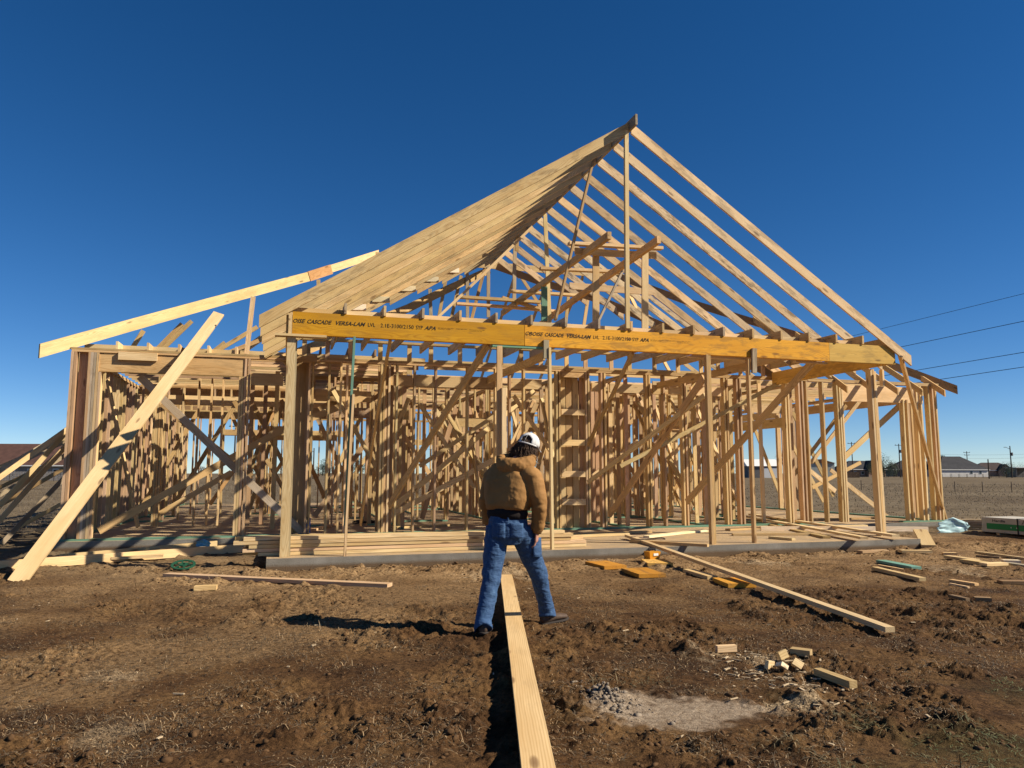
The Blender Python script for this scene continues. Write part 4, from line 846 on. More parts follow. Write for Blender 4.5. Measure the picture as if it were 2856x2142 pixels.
('top_plate','tan',(3.0,7.6,3.58),(9.6,7.6,3.58),0.09,0.038,(0,1,0)),
('stud','fir',(-3.294,9.4,0.217),(-3.294,9.4,3.56),0.09,0.04,(0,1,0)),
('stud','pine',(-2.774,9.4,0.217),(-2.774,9.4,3.56),0.09,0.04,(0,1,0)),
('stud','fir',(2.173,9.4,0.217),(2.173,9.4,3.56),0.09,0.04,(0,1,0)),
('stud','pine',(-2.75,9.4,0.217),(-2.75,9.4,3.56),0.09,0.04,(0,1,0)),
('stud','fir',(1.95,9.4,0.217),(1.95,9.4,3.56),0.09,0.04,(0,1,0)),
('stud','fir',(-2.7,9.4,0.217),(-2.7,9.4,3.56),0.09,0.04,(0,1,0)),
('stud','tan',(1.9,9.4,0.217),(1.9,9.4,3.56),0.09,0.04,(0,1,0)),
('header','pale',(-2.7,9.4,3.248),(1.9,9.4,3.248),0.24,0.09,(0,0,1)),
('cripple','fir',(-2.4,9.4,3.368),(-2.4,9.4,3.56),0.09,0.04,(0,1,0)),
('cripple','pine',(-2.0,9.4,3.368),(-2.0,9.4,3.56),0.09,0.04,(0,1,0)),
('cripple','fir',(-1.6,9.4,3.368),(-1.6,9.4,3.56),0.09,0.04,(0,1,0)),
('cripple','pine',(-1.2,9.4,3.368),(-1.2,9.4,3.56),0.09,0.04,(0,1,0)),
('cripple','pale',(-0.8,9.4,3.368),(-0.8,9.4,3.56),0.09,0.04,(0,1,0)),
('cripple','fir',(-0.4,9.4,3.368),(-0.4,9.4,3.56),0.09,0.04,(0,1,0)),
('cripple','pine',(-0.0,9.4,3.368),(-0.0,9.4,3.56),0.09,0.04,(0,1,0)),
('cripple','pine',(0.4,9.4,3.368),(0.4,9.4,3.56),0.09,0.04,(0,1,0)),
('cripple','pine',(0.8,9.4,3.368),(0.8,9.4,3.56),0.09,0.04,(0,1,0)),
('cripple','pale',(1.2,9.4,3.368),(1.2,9.4,3.56),0.09,0.04,(0,1,0)),
('cripple','pine',(1.6,9.4,3.368),(1.6,9.4,3.56),0.09,0.04,(0,1,0)),
('bottom_plate','green',(-3.3,9.4,0.197),(-2.7,9.4,0.197),0.09,0.038,(0,1,0)),
('bottom_plate','green',(1.9,9.4,0.197),(2.4,9.4,0.197),0.09,0.038,(0,1,0)),
('top_plate','tan',(-3.3,9.4,3.62),(2.4,9.4,3.62),0.09,0.038,(0,1,0)),
('top_plate','tan',(-3.3,9.4,3.58),(2.4,9.4,3.58),0.09,0.038,(0,1,0)),
('stud','fir',(-0.987,12.4,0.217),(-0.987,12.4,3.56),0.09,0.04,(0,1,0)),
('stud','fir',(-0.605,12.4,0.217),(-0.605,12.4,3.56),0.09,0.04,(0,1,0)),
('stud','pine',(1.915,12.4,0.217),(1.915,12.4,3.56),0.09,0.04,(0,1,0)),
('stud','pine',(2.366,12.4,0.217),(2.366,12.4,3.56),0.09,0.04,(0,1,0)),
('stud','pale',(-0.35,12.4,0.217),(-0.35,12.4,3.56),0.09,0.04,(0,1,0)),
('stud','fir',(1.75,12.4,0.217),(1.75,12.4,3.56),0.09,0.04,(0,1,0)),
('stud','pine',(-0.3,12.4,0.217),(-0.3,12.4,3.56),0.09,0.04,(0,1,0)),
('stud','pale',(1.7,12.4,0.217),(1.7,12.4,3.56),0.09,0.04,(0,1,0)),
('header','pine',(-0.3,12.4,2.498),(1.7,12.4,2.498),0.24,0.09,(0,0,1)),
('cripple','fir',(0.0,12.4,2.618),(0.0,12.4,3.56),0.09,0.04,(0,1,0)),
('cripple','pine',(0.4,12.4,2.618),(0.4,12.4,3.56),0.09,0.04,(0,1,0)),
('cripple','pine',(0.8,12.4,2.618),(0.8,12.4,3.56),0.09,0.04,(0,1,0)),
('cripple','tan',(1.2,12.4,2.618),(1.2,12.4,3.56),0.09,0.04,(0,1,0)),
('cripple','fir',(1.6,12.4,2.618),(1.6,12.4,3.56),0.09,0.04,(0,1,0)),
('bottom_plate','green',(-1.0,12.4,0.197),(-0.3,12.4,0.197),0.09,0.038,(0,1,0)),
('bottom_plate','green',(1.7,12.4,0.197),(2.6,12.4,0.197),0.09,0.038,(0,1,0)),
('top_plate','tan',(-1.0,12.4,3.62),(2.6,12.4,3.62),0.09,0.038,(0,1,0)),
('top_plate','tan',(-1.0,12.4,3.58),(2.6,12.4,3.58),0.09,0.038,(0,1,0)),
('stud','pine',(0.683,6.6,0.217),(0.683,6.6,3.56),0.09,0.04,(0,1,0)),
('stud','fir',(1.128,6.6,0.217),(1.128,6.6,3.56),0.09,0.04,(0,1,0)),
('stud','pine',(2.319,6.6,0.217),(2.319,6.6,3.56),0.09,0.04,(0,1,0)),
('stud','pine',(2.707,6.6,0.217),(2.707,6.6,3.56),0.09,0.04,(0,1,0)),
('stud','pine',(1.15,6.6,0.217),(1.15,6.6,3.56),0.09,0.04,(0,1,0)),
('stud','pine',(2.15,6.6,0.217),(2.15,6.6,3.56),0.09,0.04,(0,1,0)),
('stud','fir',(1.2,6.6,0.217),(1.2,6.6,3.56),0.09,0.04,(0,1,0)),
('stud','pine',(2.1,6.6,0.217),(2.1,6.6,3.56),0.09,0.04,(0,1,0)),
('header','fir',(1.2,6.6,2.798),(2.1,6.6,2.798),0.24,0.09,(0,0,1)),
('cripple','pine',(1.5,6.6,2.918),(1.5,6.6,3.56),0.09,0.04,(0,1,0)),
('cripple','pale',(1.9,6.6,2.918),(1.9,6.6,3.56),0.09,0.04,(0,1,0)),
('bottom_plate','green',(0.7,6.6,0.197),(1.2,6.6,0.197),0.09,0.038,(0,1,0)),
('bottom_plate','green',(2.1,6.6,0.197),(2.7,6.6,0.197),0.09,0.038,(0,1,0)),
('top_plate','tan',(0.7,6.6,3.62),(2.7,6.6,3.62),0.09,0.038,(0,1,0)),
('top_plate','tan',(0.7,6.6,3.58),(2.7,6.6,3.58),0.09,0.038,(0,1,0)),
('stud','pale',(0.75,6.609,0.217),(0.75,6.609,3.56),0.09,0.04,(1,0,0)),
('stud','pale',(0.75,7.006,0.217),(0.75,7.006,3.56),0.09,0.04,(1,0,0)),
('stud','fir',(0.75,8.241,0.217),(0.75,8.241,3.56),0.09,0.04,(1,0,0)),
('stud','fir',(0.75,8.654,0.217),(0.75,8.654,3.56),0.09,0.04,(1,0,0)),
('stud','pine',(0.75,9.054,0.217),(0.75,9.054,3.56),0.09,0.04,(1,0,0)),
('stud','pine',(0.75,7.15,0.217),(0.75,7.15,3.56),0.09,0.04,(1,0,0)),
('stud','pine',(0.75,8.15,0.217),(0.75,8.15,3.56),0.09,0.04,(1,0,0)),
('stud','pine',(0.75,7.2,0.217),(0.75,7.2,3.56),0.09,0.04,(1,0,0)),
('stud','pale',(0.75,8.1,0.217),(0.75,8.1,3.56),0.09,0.04,(1,0,0)),
('header','pale',(0.75,7.2,2.678),(0.75,8.1,2.678),0.24,0.09,(0,0,1)),
('bottom_plate','green',(0.75,6.6,0.197),(0.75,9.3,0.197),0.09,0.038,(1,0,0)),
('top_plate','tan',(0.75,6.6,3.62),(0.75,9.3,3.62),0.09,0.038,(1,0,0)),
('top_plate','tan',(0.75,6.6,3.58),(0.75,9.3,3.58),0.09,0.038,(1,0,0)),
('stud','pine',(0.45,11.516,0.217),(0.45,11.516,3.56),0.09,0.04,(1,0,0)),
('stud','pale',(0.45,11.918,0.217),(0.45,11.918,3.56),0.09,0.04,(1,0,0)),
('stud','fir',(0.45,12.347,0.217),(0.45,12.347,3.56),0.09,0.04,(1,0,0)),
('stud','pine',(0.45,12.758,0.217),(0.45,12.758,3.56),0.09,0.04,(1,0,0)),
('stud','pine',(0.45,13.159,0.217),(0.45,13.159,3.56),0.09,0.04,(1,0,0)),
('stud','fir',(0.45,13.592,0.217),(0.45,13.592,3.56),0.09,0.04,(1,0,0)),
('stud','pine',(0.45,15.303,0.217),(0.45,15.303,3.56),0.09,0.04,(1,0,0)),
('stud','pine',(0.45,15.685,0.217),(0.45,15.685,3.56),0.09,0.04,(1,0,0)),
('stud','pine',(0.45,16.1,0.217),(0.45,16.1,3.56),0.09,0.04,(1,0,0)),
('stud','fir',(0.45,16.524,0.217),(0.45,16.524,3.56),0.09,0.04,(1,0,0)),
('stud','tan',(0.45,16.932,0.217),(0.45,16.932,3.56),0.09,0.04,(1,0,0)),
('stud','tan',(0.45,17.372,0.217),(0.45,17.372,3.56),0.09,0.04,(1,0,0)),
('stud','fir',(0.45,17.811,0.217),(0.45,17.811,3.56),0.09,0.04,(1,0,0)),
('stud','tan',(0.45,18.218,0.217),(0.45,18.218,3.56),0.09,0.04,(1,0,0)),
('stud','fir',(0.45,18.617,0.217),(0.45,18.617,3.56),0.09,0.04,(1,0,0)),
('stud','fir',(0.45,19.047,0.217),(0.45,19.047,3.56),0.09,0.04,(1,0,0)),
('stud','pine',(0.45,19.494,0.217),(0.45,19.494,3.56),0.09,0.04,(1,0,0)),
('stud','pine',(0.45,19.882,0.217),(0.45,19.882,3.56),0.09,0.04,(1,0,0)),
('stud','pine',(0.45,20.304,0.217),(0.45,20.304,3.56),0.09,0.04,(1,0,0)),
('stud','pine',(0.45,13.95,0.217),(0.45,13.95,3.56),0.09,0.04,(1,0,0)),
('stud','tan',(0.45,15.25,0.217),(0.45,15.25,3.56),0.09,0.04,(1,0,0)),
('stud','pine',(0.45,14.0,0.217),(0.45,14.0,3.56),0.09,0.04,(1,0,0)),
('stud','pine',(0.45,15.2,0.217),(0.45,15.2,3.56),0.09,0.04,(1,0,0)),
('header','pale',(0.45,14.0,2.678),(0.45,15.2,2.678),0.24,0.09,(0,0,1)),
('bottom_plate','green',(0.45,11.5,0.197),(0.45,20.4,0.197),0.09,0.038,(1,0,0)),
('top_plate','tan',(0.45,11.5,3.62),(0.45,20.4,3.62),0.09,0.038,(1,0,0)),
('top_plate','tan',(0.45,11.5,3.58),(0.45,20.4,3.58),0.09,0.038,(1,0,0)),
('stud','pale',(-3.413,11.6,0.217),(-3.413,11.6,3.56),0.09,0.04,(0,1,0)),
('stud','pine',(-2.987,11.6,0.217),(-2.987,11.6,3.56),0.09,0.04,(0,1,0)),
('stud','fir',(0.184,11.6,0.217),(0.184,11.6,3.56),0.09,0.04,(0,1,0)),
('stud','tan',(-2.75,11.6,0.217),(-2.75,11.6,3.56),0.09,0.04,(0,1,0)),
('stud','fir',(-0.15,11.6,0.217),(-0.15,11.6,3.56),0.09,0.04,(0,1,0)),
('stud','pine',(-2.7,11.6,0.217),(-2.7,11.6,3.56),0.09,0.04,(0,1,0)),
('stud','tan',(-0.2,11.6,0.217),(-0.2,11.6,3.56),0.09,0.04,(0,1,0)),
('header','pine',(-2.7,11.6,3.048),(-0.2,11.6,3.048),0.24,0.09,(0,0,1)),
('cripple','pine',(-2.4,11.6,3.168),(-2.4,11.6,3.56),0.09,0.04,(0,1,0)),
('cripple','pale',(-2.0,11.6,3.168),(-2.0,11.6,3.56),0.09,0.04,(0,1,0)),
('cripple','pine',(-1.6,11.6,3.168),(-1.6,11.6,3.56),0.09,0.04,(0,1,0)),
('cripple','pine',(-1.2,11.6,3.168),(-1.2,11.6,3.56),0.09,0.04,(0,1,0)),
('cripple','fir',(-0.8,11.6,3.168),(-0.8,11.6,3.56),0.09,0.04,(0,1,0)),
('cripple','tan',(-0.4,11.6,3.168),(-0.4,11.6,3.56),0.09,0.04,(0,1,0)),
('bottom_plate','green',(-3.4,11.6,0.197),(-2.7,11.6,0.197),0.09,0.038,(0,1,0)),
('bottom_plate','green',(-0.2,11.6,0.197),(0.5,11.6,0.197),0.09,0.038,(0,1,0)),
('top_plate','tan',(-3.4,11.6,3.62),(0.5,11.6,3.62),0.09,0.038,(0,1,0)),
('top_plate','tan',(-3.4,11.6,3.58),(0.5,11.6,3.58),0.09,0.038,(0,1,0)),
('stud','fir',(-2.3,11.6,0.217),(-2.3,11.6,2.95),0.09,0.04,(0,1,0)),
('stud','pine',(-1.9,11.6,0.217),(-1.9,11.6,2.95),0.09,0.04,(0,1,0)),
('stud','pine',(-1.5,11.6,0.217),(-1.5,11.6,2.95),0.09,0.04,(0,1,0)),
('stud','pine',(-1.1,11.6,0.217),(-1.1,11.6,2.95),0.09,0.04,(0,1,0)),
('stud','pale',(-0.7,11.6,0.217),(-0.7,11.6,2.95),0.09,0.04,(0,1,0)),
('stud','tan',(3.9,11.299,0.217),(3.9,11.299,3.56),0.09,0.04,(1,0,0)),
('stud','pine',(3.9,11.693,0.217),(3.9,11.693,3.56),0.09,0.04,(1,0,0)),
('stud','fir',(3.9,12.113,0.217),(3.9,12.113,3.56),0.09,0.04,(1,0,0)),
('stud','pine',(3.9,12.534,0.217),(3.9,12.534,3.56),0.09,0.04,(1,0,0)),
('stud','pine',(3.9,12.974,0.217),(3.9,12.974,3.56),0.09,0.04,(1,0,0)),
('stud','pine',(3.9,13.373,0.217),(3.9,13.373,3.56),0.09,0.04,(1,0,0)),
('stud','pine',(3.9,13.848,0.217),(3.9,13.848,3.56),0.09,0.04,(1,0,0)),
('stud','fir',(3.9,14.241,0.217),(3.9,14.241,3.56),0.09,0.04,(1,0,0)),
('stud','pine',(3.9,14.662,0.217),(3.9,14.662,3.56),0.09,0.04,(1,0,0)),
('stud','pine',(3.9,15.069,0.217),(3.9,15.069,3.56),0.09,0.04,(1,0,0)),
('stud','tan',(3.9,15.503,0.217),(3.9,15.503,3.56),0.09,0.04,(1,0,0)),
('stud','pale',(3.9,15.926,0.217),(3.9,15.926,3.56),0.09,0.04,(1,0,0)),
('stud','pine',(3.9,16.323,0.217),(3.9,16.323,3.56),0.09,0.04,(1,0,0)),
('stud','fir',(3.9,16.762,0.217),(3.9,16.762,3.56),0.09,0.04,(1,0,0)),
('stud','fir',(3.9,17.184,0.217),(3.9,17.184,3.56),0.09,0.04,(1,0,0)),
('stud','fir',(3.9,17.608,0.217),(3.9,17.608,3.56),0.09,0.04,(1,0,0)),
('stud','pine',(3.9,18.045,0.217),(3.9,18.045,3.56),0.09,0.04,(1,0,0)),
('stud','pale',(3.9,18.437,0.217),(3.9,18.437,3.56),0.09,0.04,(1,0,0)),
('stud','pine',(3.9,18.843,0.217),(3.9,18.843,3.56),0.09,0.04,(1,0,0)),
('stud','pine',(3.9,19.269,0.217),(3.9,19.269,3.56),0.09,0.04,(1,0,0)),
('stud','pale',(3.9,19.716,0.217),(3.9,19.716,3.56),0.09,0.04,(1,0,0)),
('stud','pine',(3.9,20.109,0.217),(3.9,20.109,3.56),0.09,0.04,(1,0,0)),
('bottom_plate','green',(3.9,11.3,0.197),(3.9,20.4,0.197),0.09,0.038,(1,0,0)),
('top_plate','tan',(3.9,11.3,3.62),(3.9,20.4,3.62),0.09,0.038,(1,0,0)),
('top_plate','tan',(3.9,11.3,3.58),(3.9,20.4,3.58),0.09,0.038,(1,0,0)),
('stud','pine',(5.3,7.675,0.217),(5.3,7.675,3.56),0.09,0.04,(1,0,0)),
('stud','fir',(5.3,8.085,0.217),(5.3,8.085,3.56),0.09,0.04,(1,0,0)),
('stud','pine',(5.3,8.525,0.217),(5.3,8.525,3.56),0.09,0.04,(1,0,0)),
('stud','fir',(5.3,8.904,0.217),(5.3,8.904,3.56),0.09,0.04,(1,0,0)),
('stud','pine',(5.3,9.313,0.217),(5.3,9.313,3.56),0.09,0.04,(1,0,0)),
('stud','fir',(5.3,9.737,0.217),(5.3,9.737,3.56),0.09,0.04,(1,0,0)),
('stud','fir',(5.3,10.136,0.217),(5.3,10.136,3.56),0.09,0.04,(1,0,0)),
('stud','pale',(5.3,10.559,0.217),(5.3,10.559,3.56),0.09,0.04,(1,0,0)),
('stud','pale',(5.3,10.983,0.217),(5.3,10.983,3.56),0.09,0.04,(1,0,0)),
('stud','pale',(5.3,11.399,0.217),(5.3,11.399,3.56),0.09,0.04,(1,0,0)),
('stud','fir',(5.3,11.804,0.217),(5.3,11.804,3.56),0.09,0.04,(1,0,0)),
('stud','fir',(5.3,12.229,0.217),(5.3,12.229,3.56),0.09,0.04,(1,0,0)),
('stud','fir',(5.3,13.877,0.217),(5.3,13.877,3.56),0.09,0.04,(1,0,0)),
('stud','pine',(5.3,14.272,0.217),(5.3,14.272,3.56),0.09,0.04,(1,0,0)),
('stud','fir',(5.3,14.689,0.217),(5.3,14.689,3.56),0.09,0.04,(1,0,0)),
('stud','pine',(5.3,15.058,0.217),(5.3,15.058,3.56),0.09,0.04,(1,0,0)),
('stud','pine',(5.3,15.47,0.217),(5.3,15.47,3.56),0.09,0.04,(1,0,0)),
('stud','fir',(5.3,12.45,0.217),(5.3,12.45,3.56),0.09,0.04,(1,0,0)),
('stud','pine',(5.3,13.55,0.217),(5.3,13.55,3.56),0.09,0.04,(1,0,0)),
('stud','pine',(5.3,12.5,0.217),(5.3,12.5,3.56),0.09,0.04,(1,0,0)),
('stud','pale',(5.3,13.5,0.217),(5.3,13.5,3.56),0.09,0.04,(1,0,0)),
('header','pale',(5.3,12.5,2.678),(5.3,13.5,2.678),0.24,0.09,(0,0,1)),
('bottom_plate','green',(5.3,7.7,0.197),(5.3,15.9,0.197),0.09,0.038,(1,0,0)),
('top_plate','tan',(5.3,7.7,3.62),(5.3,15.9,3.62),0.09,0.038,(1,0,0)),
('top_plate','tan',(5.3,7.7,3.58),(5.3,15.9,3.58),0.09,0.038,(1,0,0)),
('stud','pine',(5.372,11.2,0.217),(5.372,11.2,3.56),0.09,0.04,(0,1,0)),
('stud','pine',(5.788,11.2,0.217),(5.788,11.2,3.56),0.09,0.04,(0,1,0)),
('stud','tan',(6.242,11.2,0.217),(6.242,11.2,3.56),0.09,0.04,(0,1,0)),
('stud','pine',(6.637,11.2,0.217),(6.637,11.2,3.56),0.09,0.04,(0,1,0)),
('stud','pine',(7.036,11.2,0.217),(7.036,11.2,3.56),0.09,0.04,(0,1,0)),
('stud','pine',(7.44,11.2,0.217),(7.44,11.2,3.56),0.09,0.04,(0,1,0)),
('stud','pale',(7.865,11.2,0.217),(7.865,11.2,3.56),0.09,0.04,(0,1,0)),
('stud','pine',(8.284,11.2,0.217),(8.284,11.2,3.56),0.09,0.04,(0,1,0)),
('stud','pine',(9.502,11.2,0.217),(9.502,11.2,3.56),0.09,0.04,(0,1,0)),
('stud','pine',(9.923,11.2,0.217),(9.923,11.2,3.56),0.09,0.04,(0,1,0)),
('stud','pale',(10.346,11.2,0.217),(10.346,11.2,3.56),0.09,0.04,(0,1,0)),
('stud','pine',(10.707,11.2,0.217),(10.707,11.2,3.56),0.09,0.04,(0,1,0)),
('stud','fir',(11.165,11.2,0.217),(11.165,11.2,3.56),0.09,0.04,(0,1,0)),
('stud','pine',(11.546,11.2,0.217),(11.546,11.2,3.56),0.09,0.04,(0,1,0)),
('stud','tan',(11.976,11.2,0.217),(11.976,11.2,3.56),0.09,0.04,(0,1,0)),
('stud','tan',(13.602,11.2,0.217),(13.602,11.2,3.56),0.09,0.04,(0,1,0)),
('stud','fir',(8.25,11.2,0.217),(8.25,11.2,3.56),0.09,0.04,(0,1,0)),
('stud','pine',(9.35,11.2,0.217),(9.35,11.2,3.56),0.09,0.04,(0,1,0)),
('stud','pale',(8.3,11.2,0.217),(8.3,11.2,3.56),0.09,0.04,(0,1,0)),
('stud','pine',(9.3,11.2,0.217),(9.3,11.2,3.56),0.09,0.04,(0,1,0)),
('header','pine',(8.3,11.2,2.697),(9.3,11.2,2.697),0.24,0.09,(0,0,1)),
('cripple','tan',(8.6,11.2,2.817),(8.6,11.2,3.56),0.09,0.04,(0,1,0)),
('cripple','pine',(9.0,11.2,2.817),(9.0,11.2,3.56),0.09,0.04,(0,1,0)),
('stud','fir',(12.15,11.2,0.217),(12.15,11.2,3.56),0.09,0.04,(0,1,0)),
('stud','fir',(13.25,11.2,0.217),(13.25,11.2,3.56),0.09,0.04,(0,1,0)),
('stud','pale',(12.2,11.2,0.217),(12.2,11.2,3.56),0.09,0.04,(0,1,0)),
('stud','pine',(13.2,11.2,0.217),(13.2,11.2,3.56),0.09,0.04,(0,1,0)),
('header','pine',(12.2,11.2,2.697),(13.2,11.2,2.697),0.24,0.09,(0,0,1)),
('cripple','pine',(12.5,11.2,2.817),(12.5,11.2,3.56),0.09,0.04,(0,1,0)),
('cripple','pine',(12.9,11.2,2.817),(12.9,11.2,3.56),0.09,0.04,(0,1,0)),
('bottom_plate','green',(5.4,11.2,0.197),(8.3,11.2,0.197),0.09,0.038,(0,1,0)),
('bottom_plate','green',(9.3,11.2,0.197),(12.2,11.2,0.197),0.09,0.038,(0,1,0)),
('bottom_plate','green',(13.2,11.2,0.197),(14.0,11.2,0.197),0.09,0.038,(0,1,0)),
('top_plate','tan',(5.4,11.2,3.62),(14.0,11.2,3.62),0.09,0.038,(0,1,0)),
('top_plate','tan',(5.4,11.2,3.58),(14.0,11.2,3.58),0.09,0.038,(0,1,0)),
('stud','fir',(9.6,4.204,0.217),(9.6,4.204,3.56),0.09,0.04,(1,0,0)),
('stud','pine',(9.6,4.625,0.217),(9.6,4.625,3.56),0.09,0.04,(1,0,0)),
('stud','pine',(9.6,5.011,0.217),(9.6,5.011,3.56),0.09,0.04,(1,0,0)),
('stud','pale',(9.6,6.279,0.217),(9.6,6.279,3.56),0.09,0.04,(1,0,0)),
('stud','fir',(9.6,6.681,0.217),(9.6,6.681,3.56),0.09,0.04,(1,0,0)),
('stud','pine',(9.6,7.064,0.217),(9.6,7.064,3.56),0.09,0.04,(1,0,0)),
('stud','fir',(9.6,7.5,0.217),(9.6,7.5,3.56),0.09,0.04,(1,0,0)),
('stud','pine',(9.6,7.862,0.217),(9.6,7.862,3.56),0.09,0.04,(1,0,0)),
('stud','fir',(9.6,8.276,0.217),(9.6,8.276,3.56),0.09,0.04,(1,0,0)),
('stud','pine',(9.6,8.734,0.217),(9.6,8.734,3.56),0.09,0.04,(1,0,0)),
('stud','pine',(9.6,9.138,0.217),(9.6,9.138,3.56),0.09,0.04,(1,0,0)),
('stud','pale',(9.6,9.541,0.217),(9.6,9.541,3.56),0.09,0.04,(1,0,0)),
('stud','pale',(9.6,9.947,0.217),(9.6,9.947,3.56),0.09,0.04,(1,0,0)),
('stud','pine',(9.6,10.343,0.217),(9.6,10.343,3.56),0.09,0.04,(1,0,0)),
('stud','fir',(9.6,10.761,0.217),(9.6,10.761,3.56),0.09,0.04,(1,0,0)),
('stud','pine',(9.6,5.15,0.217),(9.6,5.15,3.56),0.09,0.04,(1,0,0)),
('stud','pine',(9.6,6.25,0.217),(9.6,6.25,3.56),0.09,0.04,(1,0,0)),
('stud','pine',(9.6,5.2,0.217),(9.6,5.2,3.56),0.09,0.04,(1,0,0)),
('stud','pine',(9.6,6.2,0.217),(9.6,6.2,3.56),0.09,0.04,(1,0,0)),
('header','pine',(9.6,5.2,2.678),(9.6,6.2,2.678),0.24,0.09,(0,0,1)),
('bottom_plate','green',(9.6,4.2,0.197),(9.6,10.8,0.197),0.09,0.038,(1,0,0)),
('top_plate','tan',(9.6,4.2,3.62),(9.6,10.8,3.62),0.09,0.038,(1,0,0)),
('top_plate','tan',(9.6,4.2,3.58),(9.6,10.8,3.58),0.09,0.038,(1,0,0)),
('stud','fir',(7.6,4.193,0.217),(7.6,4.193,3.56),0.09,0.04,(1,0,0)),
('stud','fir',(7.6,4.632,0.217),(7.6,4.632,3.56),0.09,0.04,(1,0,0)),
('stud','pale',(7.6,5.069,0.217),(7.6,5.069,3.56),0.09,0.04,(1,0,0)),
('stud','fir',(7.6,5.485,0.217),(7.6,5.485,3.56),0.09,0.04,(1,0,0)),
('stud','fir',(7.6,5.89,0.217),(7.6,5.89,3.56),0.09,0.04,(1,0,0)),
('stud','fir',(7.6,7.158,0.217),(7.6,7.158,3.56),0.09,0.04,(1,0,0)),
('stud','fir',(7.6,6.15,0.217),(7.6,6.15,3.56),0.09,0.04,(1,0,0)),
('stud','fir',(7.6,7.15,0.217),(7.6,7.15,3.56),0.09,0.04,(1,0,0)),
('stud','fir',(7.6,6.2,0.217),(7.6,6.2,3.56),0.09,0.04,(1,0,0)),
('stud','pine',(7.6,7.1,0.217),(7.6,7.1,3.56),0.09,0.04,(1,0,0)),
('header','pine',(7.6,6.2,2.678),(7.6,7.1,2.678),0.24,0.09,(0,0,1)),
('bottom_plate','green',(7.6,4.2,0.197),(7.6,7.5,0.197),0.09,0.038,(1,0,0)),
('top_plate','tan',(7.6,4.2,3.62),(7.6,7.5,3.62),0.09,0.038,(1,0,0)),
('top_plate','tan',(7.6,4.2,3.58),(7.6,7.5,3.58),0.09,0.038,(1,0,0)),
('stud','fir',(6.3,4.275,0.217),(6.3,4.275,3.56),0.09,0.04,(1,0,0)),
('stud','pale',(6.3,4.705,0.217),(6.3,4.705,3.56),0.09,0.04,(1,0,0)),
('stud','pine',(6.3,5.113,0.217),(6.3,5.113,3.56),0.09,0.04,(1,0,0)),
('stud','pine',(6.3,5.526,0.217),(6.3,5.526,3.56),0.09,0.04,(1,0,0)),
('stud','pine',(6.3,5.913,0.217),(6.3,5.913,3.56),0.09,0.04,(1,0,0)),
('stud','fir',(6.3,6.315,0.217),(6.3,6.315,3.56),0.09,0.04,(1,0,0)),
('bottom_plate','green',(6.3,4.3,0.197),(6.3,6.4,0.197),0.09,0.038,(1,0,0)),
('top_plate','tan',(6.3,4.3,3.62),(6.3,6.4,3.62),0.09,0.038,(1,0,0)),
('top_plate','tan',(6.3,4.3,3.58),(6.3,6.4,3.58),0.09,0.038,(1,0,0)),
('stud','pale',(5.327,9.3,0.217),(5.327,9.3,3.56),0.09,0.04,(0,1,0)),
('stud','pale',(5.721,9.3,0.217),(5.721,9.3,3.56),0.09,0.04,(0,1,0)),
('stud','fir',(6.134,9.3,0.217),(6.134,9.3,3.56),0.09,0.04,(0,1,0)),
('stud','fir',(6.513,9.3,0.217),(6.513,9.3,3.56),0.09,0.04,(0,1,0)),
('stud','pine',(7.784,9.3,0.217),(7.784,9.3,3.56),0.09,0.04,(0,1,0)),
('stud','fir',(8.198,9.3,0.217),(8.198,9.3,3.56),0.09,0.04,(0,1,0)),
('stud','pine',(8.574,9.3,0.217),(8.574,9.3,3.56),0.09,0.04,(0,1,0)),
('stud','pine',(8.983,9.3,0.217),(8.983,9.3,3.56),0.09,0.04,(0,1,0)),
('stud','pale',(9.409,9.3,0.217),(9.409,9.3,3.56),0.09,0.04,(0,1,0)),
('stud','tan',(6.55,9.3,0.217),(6.55,9.3,3.56),0.09,0.04,(0,1,0)),
('stud','fir',(7.65,9.3,0.217),(7.65,9.3,3.56),0.09,0.04,(0,1,0)),
('stud','pine',(6.6,9.3,0.217),(6.6,9.3,3.56),0.09,0.04,(0,1,0)),
('stud','pine',(7.6,9.3,0.217),(7.6,9.3,3.56),0.09,0.04,(0,1,0)),
('header','tan',(6.6,9.3,2.697),(7.6,9.3,2.697),0.24,0.09,(0,0,1)),
('cripple','fir',(6.9,9.3,2.817),(6.9,9.3,3.56),0.09,0.04,(0,1,0)),
('cripple','fir',(7.3,9.3,2.817),(7.3,9.3,3.56),0.09,0.04,(0,1,0)),
('bottom_plate','green',(5.3,9.3,0.197),(6.6,9.3,0.197),0.09,0.038,(0,1,0)),
('bottom_plate','green',(7.6,9.3,0.197),(9.6,9.3,0.197),0.09,0.038,(0,1,0)),
('top_plate','tan',(5.3,9.3,3.62),(9.6,9.3,3.62),0.09,0.038,(0,1,0)),
('top_plate','tan',(5.3,9.3,3.58),(9.6,9.3,3.58),0.09,0.038,(0,1,0)),
('stud','pale',(11.2,4.292,0.217),(11.2,4.292,3.56),0.09,0.04,(1,0,0)),
('stud','pine',(11.2,4.693,0.217),(11.2,4.693,3.56),0.09,0.04,(1,0,0)),
('stud','fir',(11.2,5.106,0.217),(11.2,5.106,3.56),0.09,0.04,(1,0,0)),
('stud','pine',(11.2,5.554,0.217),(11.2,5.554,3.56),0.09,0.04,(1,0,0)),
('stud','pale',(11.2,5.948,0.217),(11.2,5.948,3.56),0.09,0.04,(1,0,0)),
('stud','pine',(11.2,6.333,0.217),(11.2,6.333,3.56),0.09,0.04,(1,0,0)),
('stud','pale',(11.2,6.764,0.217),(11.2,6.764,3.56),0.09,0.04,(1,0,0)),
('stud','fir',(11.2,7.193,0.217),(11.2,7.193,3.56),0.09,0.04,(1,0,0)),
